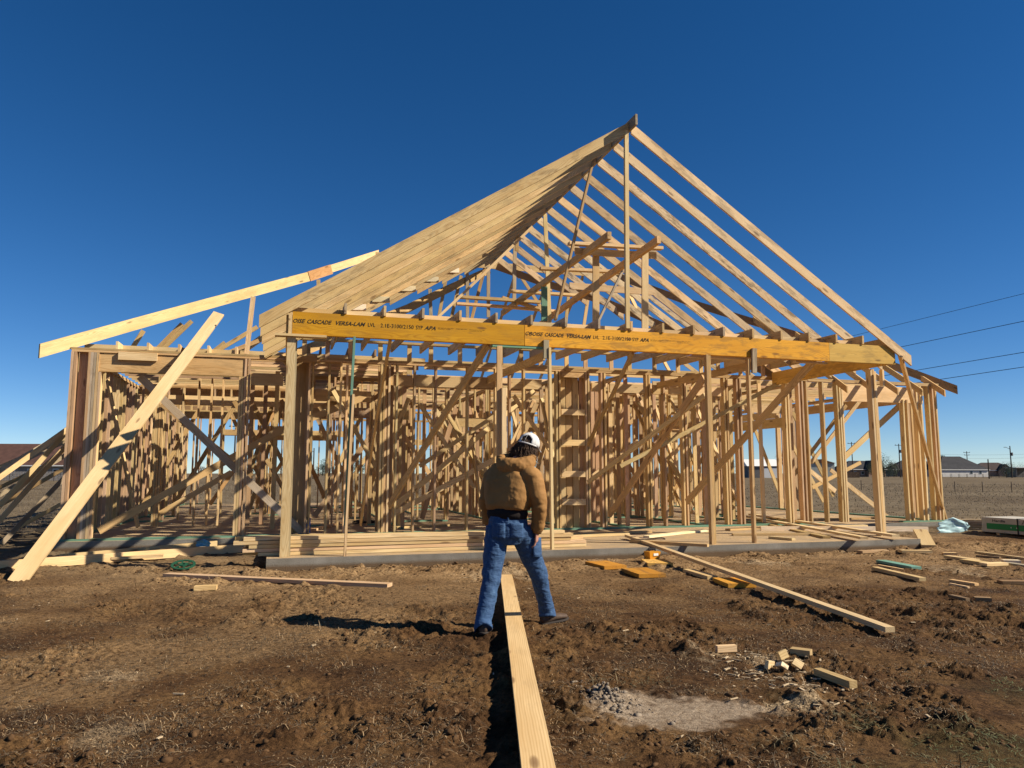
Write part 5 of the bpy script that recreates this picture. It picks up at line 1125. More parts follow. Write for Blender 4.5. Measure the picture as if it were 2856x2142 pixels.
('bottom_plate','green',(11.2,4.3,0.197),(11.2,7.2,0.197),0.09,0.038,(1,0,0)),
('top_plate','tan',(11.2,4.3,3.62),(11.2,7.2,3.62),0.09,0.038,(1,0,0)),
('top_plate','tan',(11.2,4.3,3.58),(11.2,7.2,3.58),0.09,0.038,(1,0,0)),
('stud','pine',(9.695,7.3,0.217),(9.695,7.3,3.56),0.09,0.04,(0,1,0)),
('stud','pale',(10.112,7.3,0.217),(10.112,7.3,3.56),0.09,0.04,(0,1,0)),
('stud','pine',(11.738,7.3,0.217),(11.738,7.3,3.56),0.09,0.04,(0,1,0)),
('stud','tan',(12.166,7.3,0.217),(12.166,7.3,3.56),0.09,0.04,(0,1,0)),
('stud','pine',(10.35,7.3,0.217),(10.35,7.3,3.56),0.09,0.04,(0,1,0)),
('stud','pine',(11.45,7.3,0.217),(11.45,7.3,3.56),0.09,0.04,(0,1,0)),
('stud','pine',(10.4,7.3,0.217),(10.4,7.3,3.56),0.09,0.04,(0,1,0)),
('stud','fir',(11.4,7.3,0.217),(11.4,7.3,3.56),0.09,0.04,(0,1,0)),
('header','pale',(10.4,7.3,2.697),(11.4,7.3,2.697),0.24,0.09,(0,0,1)),
('cripple','pine',(10.7,7.3,2.817),(10.7,7.3,3.56),0.09,0.04,(0,1,0)),
('cripple','pine',(11.1,7.3,2.817),(11.1,7.3,3.56),0.09,0.04,(0,1,0)),
('bottom_plate','green',(9.7,7.3,0.197),(10.4,7.3,0.197),0.09,0.038,(0,1,0)),
('bottom_plate','green',(11.4,7.3,0.197),(12.3,7.3,0.197),0.09,0.038,(0,1,0)),
('top_plate','tan',(9.7,7.3,3.62),(12.3,7.3,3.62),0.09,0.038,(0,1,0)),
('top_plate','tan',(9.7,7.3,3.58),(12.3,7.3,3.58),0.09,0.038,(0,1,0)),
('stud','fir',(12.4,4.306,0.217),(12.4,4.306,3.56),0.09,0.04,(1,0,0)),
('stud','fir',(12.4,4.721,0.217),(12.4,4.721,3.56),0.09,0.04,(1,0,0)),
('stud','fir',(12.4,7.964,0.217),(12.4,7.964,3.56),0.09,0.04,(1,0,0)),
('stud','tan',(12.4,8.42,0.217),(12.4,8.42,3.56),0.09,0.04,(1,0,0)),
('stud','pale',(12.4,8.799,0.217),(12.4,8.799,3.56),0.09,0.04,(1,0,0)),
('stud','tan',(12.4,9.229,0.217),(12.4,9.229,3.56),0.09,0.04,(1,0,0)),
('stud','pine',(12.4,4.95,0.217),(12.4,4.95,3.56),0.09,0.04,(1,0,0)),
('stud','fir',(12.4,7.65,0.217),(12.4,7.65,3.56),0.09,0.04,(1,0,0)),
('stud','pale',(12.4,5.0,0.217),(12.4,5.0,3.56),0.09,0.04,(1,0,0)),
('stud','fir',(12.4,7.6,0.217),(12.4,7.6,3.56),0.09,0.04,(1,0,0)),
('header','pine',(12.4,5.0,2.678),(12.4,7.6,2.678),0.24,0.09,(0,0,1)),
('bottom_plate','green',(12.4,4.3,0.197),(12.4,9.3,0.197),0.09,0.038,(1,0,0)),
('top_plate','tan',(12.4,4.3,3.62),(12.4,9.3,3.62),0.09,0.038,(1,0,0)),
('top_plate','tan',(12.4,4.3,3.58),(12.4,9.3,3.58),0.09,0.038,(1,0,0)),
('stud','pine',(2.982,13.6,0.217),(2.982,13.6,3.56),0.09,0.04,(0,1,0)),
('stud','pine',(3.386,13.6,0.217),(3.386,13.6,3.56),0.09,0.04,(0,1,0)),
('stud','pine',(3.827,13.6,0.217),(3.827,13.6,3.56),0.09,0.04,(0,1,0)),
('stud','pale',(4.245,13.6,0.217),(4.245,13.6,3.56),0.09,0.04,(0,1,0)),
('stud','pale',(4.659,13.6,0.217),(4.659,13.6,3.56),0.09,0.04,(0,1,0)),
('stud','tan',(5.063,13.6,0.217),(5.063,13.6,3.56),0.09,0.04,(0,1,0)),
('stud','fir',(5.487,13.6,0.217),(5.487,13.6,3.56),0.09,0.04,(0,1,0)),
('stud','pine',(5.898,13.6,0.217),(5.898,13.6,3.56),0.09,0.04,(0,1,0)),
('stud','pine',(7.076,13.6,0.217),(7.076,13.6,3.56),0.09,0.04,(0,1,0)),
('stud','pine',(7.492,13.6,0.217),(7.492,13.6,3.56),0.09,0.04,(0,1,0)),
('stud','fir',(7.918,13.6,0.217),(7.918,13.6,3.56),0.09,0.04,(0,1,0)),
('stud','pine',(8.345,13.6,0.217),(8.345,13.6,3.56),0.09,0.04,(0,1,0)),
('stud','fir',(8.734,13.6,0.217),(8.734,13.6,3.56),0.09,0.04,(0,1,0)),
('stud','pine',(9.143,13.6,0.217),(9.143,13.6,3.56),0.09,0.04,(0,1,0)),
('stud','pine',(9.566,13.6,0.217),(9.566,13.6,3.56),0.09,0.04,(0,1,0)),
('stud','fir',(9.981,13.6,0.217),(9.981,13.6,3.56),0.09,0.04,(0,1,0)),
('stud','tan',(10.408,13.6,0.217),(10.408,13.6,3.56),0.09,0.04,(0,1,0)),
('stud','pale',(11.584,13.6,0.217),(11.584,13.6,3.56),0.09,0.04,(0,1,0)),
('stud','pine',(12.033,13.6,0.217),(12.033,13.6,3.56),0.09,0.04,(0,1,0)),
('stud','fir',(12.407,13.6,0.217),(12.407,13.6,3.56),0.09,0.04,(0,1,0)),
('stud','pale',(12.831,13.6,0.217),(12.831,13.6,3.56),0.09,0.04,(0,1,0)),
('stud','pine',(13.275,13.6,0.217),(13.275,13.6,3.56),0.09,0.04,(0,1,0)),
('stud','fir',(13.647,13.6,0.217),(13.647,13.6,3.56),0.09,0.04,(0,1,0)),
('stud','pale',(14.082,13.6,0.217),(14.082,13.6,3.56),0.09,0.04,(0,1,0)),
('stud','pine',(14.485,13.6,0.217),(14.485,13.6,3.56),0.09,0.04,(0,1,0)),
('stud','pale',(14.88,13.6,0.217),(14.88,13.6,3.56),0.09,0.04,(0,1,0)),
('stud','pine',(15.301,13.6,0.217),(15.301,13.6,3.56),0.09,0.04,(0,1,0)),
('stud','pine',(5.95,13.6,0.217),(5.95,13.6,3.56),0.09,0.04,(0,1,0)),
('stud','pine',(7.05,13.6,0.217),(7.05,13.6,3.56),0.09,0.04,(0,1,0)),
('stud','fir',(6.0,13.6,0.217),(6.0,13.6,3.56),0.09,0.04,(0,1,0)),
('stud','pine',(7.0,13.6,0.217),(7.0,13.6,3.56),0.09,0.04,(0,1,0)),
('header','pine',(6.0,13.6,2.697),(7.0,13.6,2.697),0.24,0.09,(0,0,1)),
('cripple','pine',(6.3,13.6,2.817),(6.3,13.6,3.56),0.09,0.04,(0,1,0)),
('cripple','fir',(6.7,13.6,2.817),(6.7,13.6,3.56),0.09,0.04,(0,1,0)),
('stud','tan',(10.55,13.6,0.217),(10.55,13.6,3.56),0.09,0.04,(0,1,0)),
('stud','fir',(11.55,13.6,0.217),(11.55,13.6,3.56),0.09,0.04,(0,1,0)),
('stud','pine',(10.6,13.6,0.217),(10.6,13.6,3.56),0.09,0.04,(0,1,0)),
('stud','tan',(11.5,13.6,0.217),(11.5,13.6,3.56),0.09,0.04,(0,1,0)),
('header','pine',(10.6,13.6,2.697),(11.5,13.6,2.697),0.24,0.09,(0,0,1)),
('cripple','pine',(10.9,13.6,2.817),(10.9,13.6,3.56),0.09,0.04,(0,1,0)),
('cripple','pale',(11.3,13.6,2.817),(11.3,13.6,3.56),0.09,0.04,(0,1,0)),
('bottom_plate','green',(3.0,13.6,0.197),(6.0,13.6,0.197),0.09,0.038,(0,1,0)),
('bottom_plate','green',(7.0,13.6,0.197),(10.6,13.6,0.197),0.09,0.038,(0,1,0)),
('bottom_plate','green',(11.5,13.6,0.197),(15.6,13.6,0.197),0.09,0.038,(0,1,0)),
('top_plate','tan',(3.0,13.6,3.62),(15.6,13.6,3.62),0.09,0.038,(0,1,0)),
('top_plate','tan',(3.0,13.6,3.58),(15.6,13.6,3.58),0.09,0.038,(0,1,0)),
('stud','pale',(16.2,4.17,0.217),(16.2,4.17,3.56),0.14,0.04,(1,0,0)),
('stud','pine',(16.2,4.692,0.217),(16.2,4.692,3.56),0.14,0.04,(1,0,0)),
('stud','fir',(16.2,9.685,0.217),(16.2,9.685,3.56),0.14,0.04,(1,0,0)),
('stud','fir',(16.2,10.193,0.217),(16.2,10.193,3.56),0.14,0.04,(1,0,0)),
('stud','pine',(16.2,14.173,0.217),(16.2,14.173,3.56),0.14,0.04,(1,0,0)),
('stud','fir',(16.2,14.728,0.217),(16.2,14.728,3.56),0.14,0.04,(1,0,0)),
('stud','pine',(16.2,15.198,0.217),(16.2,15.198,3.56),0.14,0.04,(1,0,0)),
('stud','tan',(16.2,15.687,0.217),(16.2,15.687,3.56),0.14,0.04,(1,0,0)),
('stud','fir',(16.2,4.85,0.217),(16.2,4.85,3.56),0.14,0.04,(1,0,0)),
('stud','fir',(16.2,9.45,0.217),(16.2,9.45,3.56),0.14,0.04,(1,0,0)),
('stud','pine',(16.2,4.9,0.217),(16.2,4.9,3.56),0.14,0.04,(1,0,0)),
('stud','pine',(16.2,9.4,0.217),(16.2,9.4,3.56),0.14,0.04,(1,0,0)),
('header','tan',(16.2,4.9,3.378),(16.2,9.4,3.378),0.24,0.14,(0,0,1)),
('stud','pine',(16.2,10.45,0.217),(16.2,10.45,3.56),0.14,0.04,(1,0,0)),
('stud','fir',(16.2,14.05,0.217),(16.2,14.05,3.56),0.14,0.04,(1,0,0)),
('stud','pale',(16.2,10.5,0.217),(16.2,10.5,3.56),0.14,0.04,(1,0,0)),
('stud','fir',(16.2,14.0,0.217),(16.2,14.0,3.56),0.14,0.04,(1,0,0)),
('header','pale',(16.2,10.5,3.378),(16.2,14.0,3.378),0.24,0.14,(0,0,1)),
('bottom_plate','green',(16.2,4.2,0.197),(16.2,16.0,0.197),0.14,0.038,(1,0,0)),
('top_plate','tan',(16.2,4.2,3.62),(16.2,16.0,3.62),0.14,0.038,(1,0,0)),
('top_plate','tan',(16.2,4.2,3.58),(16.2,16.0,3.58),0.14,0.038,(1,0,0)),
('stud','pine',(13.9,9.272,0.217),(13.9,9.272,3.56),0.09,0.04,(1,0,0)),
('stud','fir',(13.9,9.816,0.217),(13.9,9.816,3.56),0.09,0.04,(1,0,0)),
('stud','pale',(13.9,12.322,0.217),(13.9,12.322,3.56),0.09,0.04,(1,0,0)),
('stud','fir',(13.9,12.825,0.217),(13.9,12.825,3.56),0.09,0.04,(1,0,0)),
('stud','pale',(13.9,13.33,0.217),(13.9,13.33,3.56),0.09,0.04,(1,0,0)),
('stud','pine',(13.9,13.824,0.217),(13.9,13.824,3.56),0.09,0.04,(1,0,0)),
('stud','fir',(13.9,14.317,0.217),(13.9,14.317,3.56),0.09,0.04,(1,0,0)),
('stud','tan',(13.9,14.828,0.217),(13.9,14.828,3.56),0.09,0.04,(1,0,0)),
('stud','fir',(13.9,15.283,0.217),(13.9,15.283,3.56),0.09,0.04,(1,0,0)),
('stud','fir',(13.9,15.786,0.217),(13.9,15.786,3.56),0.09,0.04,(1,0,0)),
('stud','pine',(13.9,9.95,0.217),(13.9,9.95,3.56),0.09,0.04,(1,0,0)),
('stud','fir',(13.9,12.05,0.217),(13.9,12.05,3.56),0.09,0.04,(1,0,0)),
('stud','pine',(13.9,10.0,0.217),(13.9,10.0,3.56),0.09,0.04,(1,0,0)),
('stud','pine',(13.9,12.0,0.217),(13.9,12.0,3.56),0.09,0.04,(1,0,0)),
('header','pale',(13.9,10.0,2.678),(13.9,12.0,2.678),0.24,0.09,(0,0,1)),
('bottom_plate','green',(13.9,9.3,0.197),(13.9,16.0,0.197),0.09,0.038,(1,0,0)),
('top_plate','tan',(13.9,9.3,3.62),(13.9,16.0,3.62),0.09,0.038,(1,0,0)),
('top_plate','tan',(13.9,9.3,3.58),(13.9,16.0,3.58),0.09,0.038,(1,0,0)),
('stud','pine',(-2.551,6.93,0.217),(-2.551,6.93,3.56),0.14,0.04,(0,1,0)),
('stud','pine',(-2.506,6.93,0.217),(-2.506,6.93,3.56),0.14,0.04,(0,1,0)),
('stud','pine',(-2.461,6.93,0.217),(-2.461,6.93,3.56),0.14,0.04,(0,1,0)),
('stud','pine',(-1.742,7.166,0.217),(-1.742,7.166,3.56),0.14,0.04,(0,1,0)),
('stud','pine',(-1.462,7.083,0.217),(-1.462,7.083,3.56),0.14,0.04,(0,1,0)),
('stud','pale',(-2.335,9.331,0.217),(-2.335,9.331,3.56),0.14,0.04,(0,1,0)),
('stud','pale',(-1.221,7.011,0.217),(-1.221,7.011,3.56),0.14,0.04,(0,1,0)),
('stud','pine',(-0.33,11.216,0.217),(-0.33,11.216,3.56),0.14,0.04,(0,1,0)),
('stud','pine',(0.093,13.122,0.217),(0.093,13.122,3.56),0.14,0.04,(0,1,0)),
('joist','pale',(-3.5,4.35,3.75),(3.0,4.35,3.75),0.14,0.04,(0,0,1)),
('joist','tan',(-3.5,4.77,3.75),(2.8,4.77,3.75),0.14,0.04,(0,0,1)),
('joist','fir',(-3.5,5.19,3.75),(3.0,5.19,3.75),0.14,0.04,(0,0,1)),
('joist','pale',(-3.5,5.61,3.75),(2.8,5.61,3.75),0.14,0.04,(0,0,1)),
('joist','pine',(-3.5,6.03,3.75),(3.0,6.03,3.75),0.14,0.04,(0,0,1)),
('joist','pale',(-3.5,6.45,3.75),(2.8,6.45,3.75),0.14,0.04,(0,0,1)),
('joist','pine',(-3.5,6.87,3.75),(3.0,6.87,3.75),0.14,0.04,(0,0,1)),
('joist','pine',(-3.5,7.29,3.75),(2.8,7.29,3.75),0.14,0.04,(0,0,1)),
('joist','tan',(-3.5,7.71,3.75),(3.0,7.71,3.75),0.14,0.04,(0,0,1)),
('joist','fir',(-3.5,8.13,3.75),(2.8,8.13,3.75),0.14,0.04,(0,0,1)),
('joist','pine',(-3.5,8.55,3.75),(3.0,8.55,3.75),0.14,0.04,(0,0,1)),
('joist','pine',(-3.5,8.97,3.75),(2.8,8.97,3.75),0.14,0.04,(0,0,1)),
('joist','pine',(-3.5,9.39,3.75),(3.0,9.39,3.75),0.14,0.04,(0,0,1)),
('joist','pale',(-3.5,9.81,3.75),(2.8,9.81,3.75),0.14,0.04,(0,0,1)),
('joist','pine',(-3.5,10.23,3.75),(3.0,10.23,3.75),0.14,0.04,(0,0,1)),
('joist','tan',(-3.5,10.65,3.75),(2.8,10.65,3.75),0.14,0.04,(0,0,1)),
('joist','pine',(-3.5,11.07,3.75),(3.0,11.07,3.75),0.14,0.04,(0,0,1)),
('joist','tan',(-3.5,11.49,3.75),(2.8,11.49,3.75),0.14,0.04,(0,0,1)),
('joist','tan',(-3.5,11.91,3.75),(3.0,11.91,3.75),0.14,0.04,(0,0,1)),
('joist','pine',(-3.5,12.33,3.75),(2.8,12.33,3.75),0.14,0.04,(0,0,1)),
('joist','pine',(-3.5,12.75,3.75),(3.0,12.75,3.75),0.14,0.04,(0,0,1)),
('joist','tan',(-3.5,13.17,3.75),(2.8,13.17,3.75),0.14,0.04,(0,0,1)),
('joist','fir',(-3.5,13.59,3.75),(3.0,13.59,3.75),0.14,0.04,(0,0,1)),
('joist','fir',(-3.5,14.01,3.75),(2.8,14.01,3.75),0.14,0.04,(0,0,1)),
('joist','pine',(-3.5,14.43,3.75),(3.0,14.43,3.75),0.14,0.04,(0,0,1)),
('joist','tan',(-3.5,14.85,3.75),(2.8,14.85,3.75),0.14,0.04,(0,0,1)),
('joist','pine',(-3.5,15.27,3.75),(3.0,15.27,3.75),0.14,0.04,(0,0,1)),
('joist','pine',(-3.5,15.69,3.75),(2.8,15.69,3.75),0.14,0.04,(0,0,1)),
('joist','pale',(-3.5,16.11,3.75),(3.0,16.11,3.75),0.14,0.04,(0,0,1)),
('joist','tan',(-3.5,16.53,3.75),(2.8,16.53,3.75),0.14,0.04,(0,0,1)),
('joist','tan',(-3.5,16.95,3.75),(3.0,16.95,3.75),0.14,0.04,(0,0,1)),
('joist','tan',(-3.5,17.37,3.75),(2.8,17.37,3.75),0.14,0.04,(0,0,1)),
('joist','pale',(-3.5,17.79,3.75),(3.0,17.79,3.75),0.14,0.04,(0,0,1)),
('joist','fir',(-3.5,18.21,3.75),(2.8,18.21,3.75),0.14,0.04,(0,0,1)),
('joist','fir',(-3.5,18.63,3.75),(3.0,18.63,3.75),0.14,0.04,(0,0,1)),
('joist','pale',(-3.5,19.05,3.75),(2.8,19.05,3.75),0.14,0.04,(0,0,1)),
('joist','pine',(-3.5,19.47,3.75),(3.0,19.47,3.75),0.14,0.04,(0,0,1)),
('joist','fir',(-3.5,19.89,3.75),(2.8,19.89,3.75),0.14,0.04,(0,0,1)),
('joist','pine',(3.1,4.5,3.75),(9.7,4.5,3.75),0.14,0.04,(0,0,1)),
('joist','pine',(3.1,5.0,3.75),(9.7,5.0,3.75),0.14,0.04,(0,0,1)),
('joist','pine',(9.5,5.55,3.75),(16.2,5.55,3.75),0.14,0.04,(0,0,1)),
('joist','fir',(9.5,6.05,3.75),(16.2,6.05,3.75),0.14,0.04,(0,0,1)),
('joist','pine',(9.5,6.55,3.75),(16.2,6.55,3.75),0.14,0.04,(0,0,1)),
('joist','pale',(3.1,7.0,3.75),(9.7,7.0,3.75),0.14,0.04,(0,0,1)),
('joist','pine',(9.5,7.05,3.75),(16.2,7.05,3.75),0.14,0.04,(0,0,1)),
('joist','pine',(3.1,7.5,3.75),(9.7,7.5,3.75),0.14,0.04,(0,0,1)),
('joist','pine',(9.5,7.55,3.75),(16.2,7.55,3.75),0.14,0.04,(0,0,1)),
('joist','pine',(3.1,8.0,3.75),(9.7,8.0,3.75),0.14,0.04,(0,0,1)),
('joist','pale',(9.5,8.05,3.75),(16.2,8.05,3.75),0.14,0.04,(0,0,1)),
('joist','pine',(3.1,8.5,3.75),(9.7,8.5,3.75),0.14,0.04,(0,0,1)),
('joist','pine',(9.5,8.55,3.75),(16.2,8.55,3.75),0.14,0.04,(0,0,1)),
('joist','tan',(3.1,9.0,3.75),(9.7,9.0,3.75),0.14,0.04,(0,0,1)),
('joist','pine',(9.5,9.05,3.75),(16.2,9.05,3.75),0.14,0.04,(0,0,1)),
('joist','pale',(3.1,9.5,3.75),(9.7,9.5,3.75),0.14,0.04,(0,0,1)),
('joist','tan',(9.5,9.55,3.75),(16.2,9.55,3.75),0.14,0.04,(0,0,1)),
('joist','pale',(3.1,10.0,3.75),(9.7,10.0,3.75),0.14,0.04,(0,0,1)),
('joist','pale',(9.5,10.05,3.75),(16.2,10.05,3.75),0.14,0.04,(0,0,1)),
('joist','fir',(3.1,10.5,3.75),(9.7,10.5,3.75),0.14,0.04,(0,0,1)),
('joist','pine',(9.5,10.55,3.75),(16.2,10.55,3.75),0.14,0.04,(0,0,1)),
('joist','pine',(3.1,11.0,3.75),(9.7,11.0,3.75),0.14,0.04,(0,0,1)),
('joist','tan',(9.5,11.05,3.75),(16.2,11.05,3.75),0.14,0.04,(0,0,1)),
('joist','pale',(3.1,11.5,3.75),(9.7,11.5,3.75),0.14,0.04,(0,0,1)),
('joist','pine',(9.5,11.55,3.75),(16.2,11.55,3.75),0.14,0.04,(0,0,1)),
('joist','pale',(3.1,12.0,3.75),(9.7,12.0,3.75),0.14,0.04,(0,0,1)),
('joist','pale',(9.5,12.05,3.75),(16.2,12.05,3.75),0.14,0.04,(0,0,1)),
('joist','fir',(3.1,12.5,3.75),(9.7,12.5,3.75),0.14,0.04,(0,0,1)),
('joist','fir',(9.5,12.55,3.75),(16.2,12.55,3.75),0.14,0.04,(0,0,1)),
('joist','tan',(3.1,13.0,3.75),(9.7,13.0,3.75),0.14,0.04,(0,0,1)),
('joist','pale',(9.5,13.05,3.75),(16.2,13.05,3.75),0.14,0.04,(0,0,1)),
('joist','pale',(3.1,13.5,3.75),(9.7,13.5,3.75),0.14,0.04,(0,0,1)),
('joist','pale',(9.5,13.55,3.75),(16.2,13.55,3.75),0.14,0.04,(0,0,1)),
('joist','pine',(3.1,14.0,3.75),(9.7,14.0,3.75),0.14,0.04,(0,0,1)),
('joist','pine',(9.5,14.05,3.75),(16.2,14.05,3.75),0.14,0.04,(0,0,1)),
('joist','pale',(3.1,14.5,3.75),(9.7,14.5,3.75),0.14,0.04,(0,0,1)),
('joist','pine',(9.5,14.55,3.75),(16.2,14.55,3.75),0.14,0.04,(0,0,1)),
('joist','pale',(3.1,15.0,3.75),(9.7,15.0,3.75),0.14,0.04,(0,0,1)),
('joist','tan',(9.5,15.05,3.75),(16.2,15.05,3.75),0.14,0.04,(0,0,1)),
('joist','fir',(3.1,15.5,3.75),(9.7,15.5,3.75),0.14,0.04,(0,0,1)),
('joist','fir',(9.5,15.55,3.75),(16.2,15.55,3.75),0.14,0.04,(0,0,1)),
('joist','tan',(-3.5,10.0,3.54),(2.7,10.0,3.54),0.28,0.08,(0,0,1)),
('brace','grey',(-2.489,4.15,3.209),(0.596,4.08,0.22),0.14,0.038,(0,0,1)),
('brace','tan',(-2.422,6.5,2.907),(-0.515,6.5,1.305),0.14,0.038,(0,0,1)),
('brace','tan',(-3.056,4.3,0.324),(1.594,5.4,3.178),0.14,0.038,(0,0,1)),
('brace','pine',(-2.416,7.0,0.492),(-0.959,7.0,1.409),0.12,0.038,(0,0,1)),
('brace','tan',(-3.421,6.0,3.327),(-2.511,5.0,0.338),0.09,0.038,(0,0,1)),
('brace','pine',(-0.134,5.0,2.161),(1.966,5.2,3.105),0.14,0.038,(0,0,1)),
('brace','pine',(5.24,5.0,3.018),(3.025,5.0,1.54),0.09,0.038,(0,0,1)),
('brace','pine',(5.839,5.5,3.337),(2.364,4.6,0.637),0.12,0.038,(0,0,1)),
('brace','pale',(5.128,5.2,1.875),(2.382,5.0,0.467),0.12,0.038,(0,0,1)),
('brace','pale',(3.899,6.2,3.177),(4.347,6.2,2.067),0.05,0.038,(0,0,1)),
('brace','tan',(4.232,5.0,1.942),(4.328,4.6,0.458),0.09,0.038,(0,0,1)),
('brace','pale',(8.194,4.8,2.143),(6.994,4.8,1.302),0.1,0.038,(0,0,1)),
('brace','pale',(13.962,6.5,1.682),(15.111,6.5,0.882),0.12,0.038,(0,0,1)),
('stud','fir',(-0.566,6.705,0.217),(-0.566,6.705,3.56),0.09,0.04,(1,0,0)),
('stud','fir',(-0.285,7.068,0.217),(-0.285,7.068,3.56),0.09,0.04,(1,0,0)),
('stud','pine',(-0.009,5.339,0.217),(-0.009,5.339,3.56),0.09,0.04,(1,0,0)),
('stud','tan',(1.19,8.121,0.217),(1.19,8.121,3.56),0.09,0.04,(0,1,0)),
('stud','fir',(1.244,6.069,0.217),(1.244,6.069,3.56),0.09,0.04,(0,1,0)),
('stud','pine',(1.529,5.675,0.217),(1.529,5.675,3.56),0.09,0.04,(1,0,0)),
('stud','pine',(1.921,7.936,0.217),(1.921,7.936,3.56),0.09,0.04,(0,1,0)),
('stud','fir',(2.119,7.275,0.217),(2.119,7.275,3.56),0.09,0.04,(1,0,0)),
('stud','tan',(2.97,7.154,0.217),(2.97,7.154,3.56),0.09,0.04,(0,1,0)),
('stud','fir',(3.641,7.96,0.217),(3.641,7.96,3.56),0.09,0.04,(1,0,0)),
('stud','fir',(4.246,8.176,0.217),(4.246,8.176,3.56),0.09,0.04,(0,1,0)),
('brace','tan',(-2.054,10.888,3.26),(-3.413,10.888,0.522),0.1,0.038,(0,0,1)),
('brace','tan',(0.096,9.291,3.238),(-0.63,9.291,0.465),0.1,0.038,(0,0,1)),
('brace','tan',(-0.636,7.772,3.136),(0.768,7.772,0.436),0.1,0.038,(0,0,1)),
('brace','tan',(1.045,11.754,3.377),(-0.553,11.754,0.505),0.1,0.038,(0,0,1)),
('brace','tan',(-0.164,9.682,3.251),(-0.935,9.682,0.474),0.1,0.038,(0,0,1)),
('brace','tan',(0.001,11.438,3.337),(-1.777,11.438,0.512),0.1,0.038,(0,0,1)),
('brace','tan',(-1.041,8.069,3.141),(0.506,8.069,0.441),0.1,0.038,(0,0,1)),
('brace','tan',(-1.001,8.582,3.171),(-2.416,8.582,0.485),0.1,0.038,(0,0,1)),
('brace','tan',(0.06,7.243,3.124),(1.31,7.243,0.427),0.1,0.038,(0,0,1)),
('brace','tan',(-1.401,10.894,3.277),(-0.112,10.894,0.482),0.1,0.038,(0,0,1)),
('brace','pale',(5.889,5.633,3.104),(4.662,5.633,0.486),0.11,0.038,(0,0,1)),
('brace','fir',(2.593,6.358,3.01),(0.879,6.358,0.414),0.11,0.038,(0,0,1)),
('brace','pale',(0.867,8.95,3.051),(2.111,8.95,0.466),0.11,0.038,(0,0,1)),
('brace','pine',(9.273,7.01,3.321),(11.005,7.01,0.435),0.11,0.038,(0,0,1)),
('brace','pale',(7.035,10.674,3.543),(8.875,10.674,0.506),0.11,0.038,(0,0,1)),
('brace','pine',(2.188,10.056,2.929),(1.228,10.056,0.685),0.11,0.038,(0,0,1)),
('brace','tan',(14.702,7.678,3.202),(16.014,7.678,0.699),0.11,0.038,(0,0,1)),
('brace','pine',(15.221,10.735,3.525),(16.477,10.735,0.392),0.11,0.038,(0,0,1)),
('brace','fir',(3.996,5.756,2.901),(3.225,5.756,0.36),0.11,0.038,(0,0,1)),
('brace','pine',(5.801,5.215,3.011),(4.75,5.215,0.624),0.11,0.038,(0,0,1)),
('brace','pine',(7.733,8.729,3.478),(10.178,8.729,0.426),0.11,0.038,(0,0,1)),
('brace','fir',(8.747,10.31,3.379),(6.642,10.31,0.918),0.11,0.038,(0,0,1)),
('brace','pale',(7.951,12.055,2.974),(9.133,12.055,1.021),0.11,0.038,(0,0,1)),
('brace','pine',(3.374,11.487,3.182),(1.978,11.487,1.007),0.11,0.038,(0,0,1)),
('brace','pine',(15.384,9.423,3.229),(17.059,9.423,0.461),0.11,0.038,(0,0,1)),
('brace','pale',(2.732,8.232,2.974),(4.217,8.232,0.827),0.11,0.038,(0,0,1)),
('brace','pale',(6.293,6.872,3.269),(4.859,6.872,0.499),0.11,0.038,(0,0,1)),
('brace','pale',(3.572,6.305,2.932),(5.453,6.305,0.732),0.11,0.038,(0,0,1)),
('brace','pine',(4.072,9.34,3.128),(6.033,9.34,0.812),0.11,0.038,(0,0,1)),
('brace','fir',(8.828,8.91,3.029),(10.843,8.91,0.339),0.11,0.038,(0,0,1)),
('brace','pine',(5.017,8.36,3.203),(6.12,8.36,0.354),0.11,0.038,(0,0,1)),
('brace','pale',(11.838,12.549,3.549),(10.569,12.549,0.576),0.11,0.038,(0,0,1)),
('brace','pale',(7.015,10.855,3.268),(8.623,10.855,0.58),0.11,0.038,(0,0,1)),
('brace','pale',(13.238,10.216,3.376),(10.981,10.216,0.661),0.11,0.038,(0,0,1)),
('brace','tan',(5.698,8.829,3.415),(4.055,8.829,0.803),0.11,0.038,(0,0,1)),
('brace','tan',(13.001,8.195,3.604),(10.73,8.195,0.594),0.11,0.038,(0,0,1)),
('brace','fir',(8.968,6.887,3.45),(7.702,6.887,0.317),0.11,0.038,(0,0,1)),
('brace','fir',(8.508,7.982,3.169),(6.47,7.982,0.452),0.11,0.038,(0,0,1)),
('brace','pale',(10.769,9.245,3.648),(8.229,9.245,0.666),0.11,0.038,(0,0,1)),
('brace','pale',(3.099,8.665,3.152),(2.167,8.665,0.506),0.11,0.038,(0,0,1)),
('brace','pale',(6.781,6.537,3.285),(5.625,7.037,0.833),0.09,0.038,(0,0,1)),
('brace','pale',(1.107,4.944,3.182),(2.424,5.444,1.011),0.09,0.038,(0,0,1)),
('brace','pale',(6.571,5.566,3.44),(6.023,6.066,1.243),0.09,0.038,(0,0,1)),
('brace','pale',(9.518,6.77,3.627),(10.787,7.27,0.872),0.09,0.038,(0,0,1)),
('brace','pale',(2.977,4.771,2.872),(4.315,5.271,1.061),0.09,0.038,(0,0,1)),
('brace','pine',(9.196,7.086,3.258),(10.873,7.586,0.418),0.09,0.038,(0,0,1)),
('brace','pale',(9.743,4.948,3.232),(11.312,5.448,0.581),0.09,0.038,(0,0,1)),
('brace','pale',(2.705,4.603,2.988),(2.066,5.103,1.002),0.09,0.038,(0,0,1)),
('brace','pale',(7.319,4.776,3.212),(6.949,5.276,1.203),0.09,0.038,(0,0,1)),
('brace','pale',(9.245,6.969,3.536),(11.126,7.469,0.277),0.09,0.038,(0,0,1)),
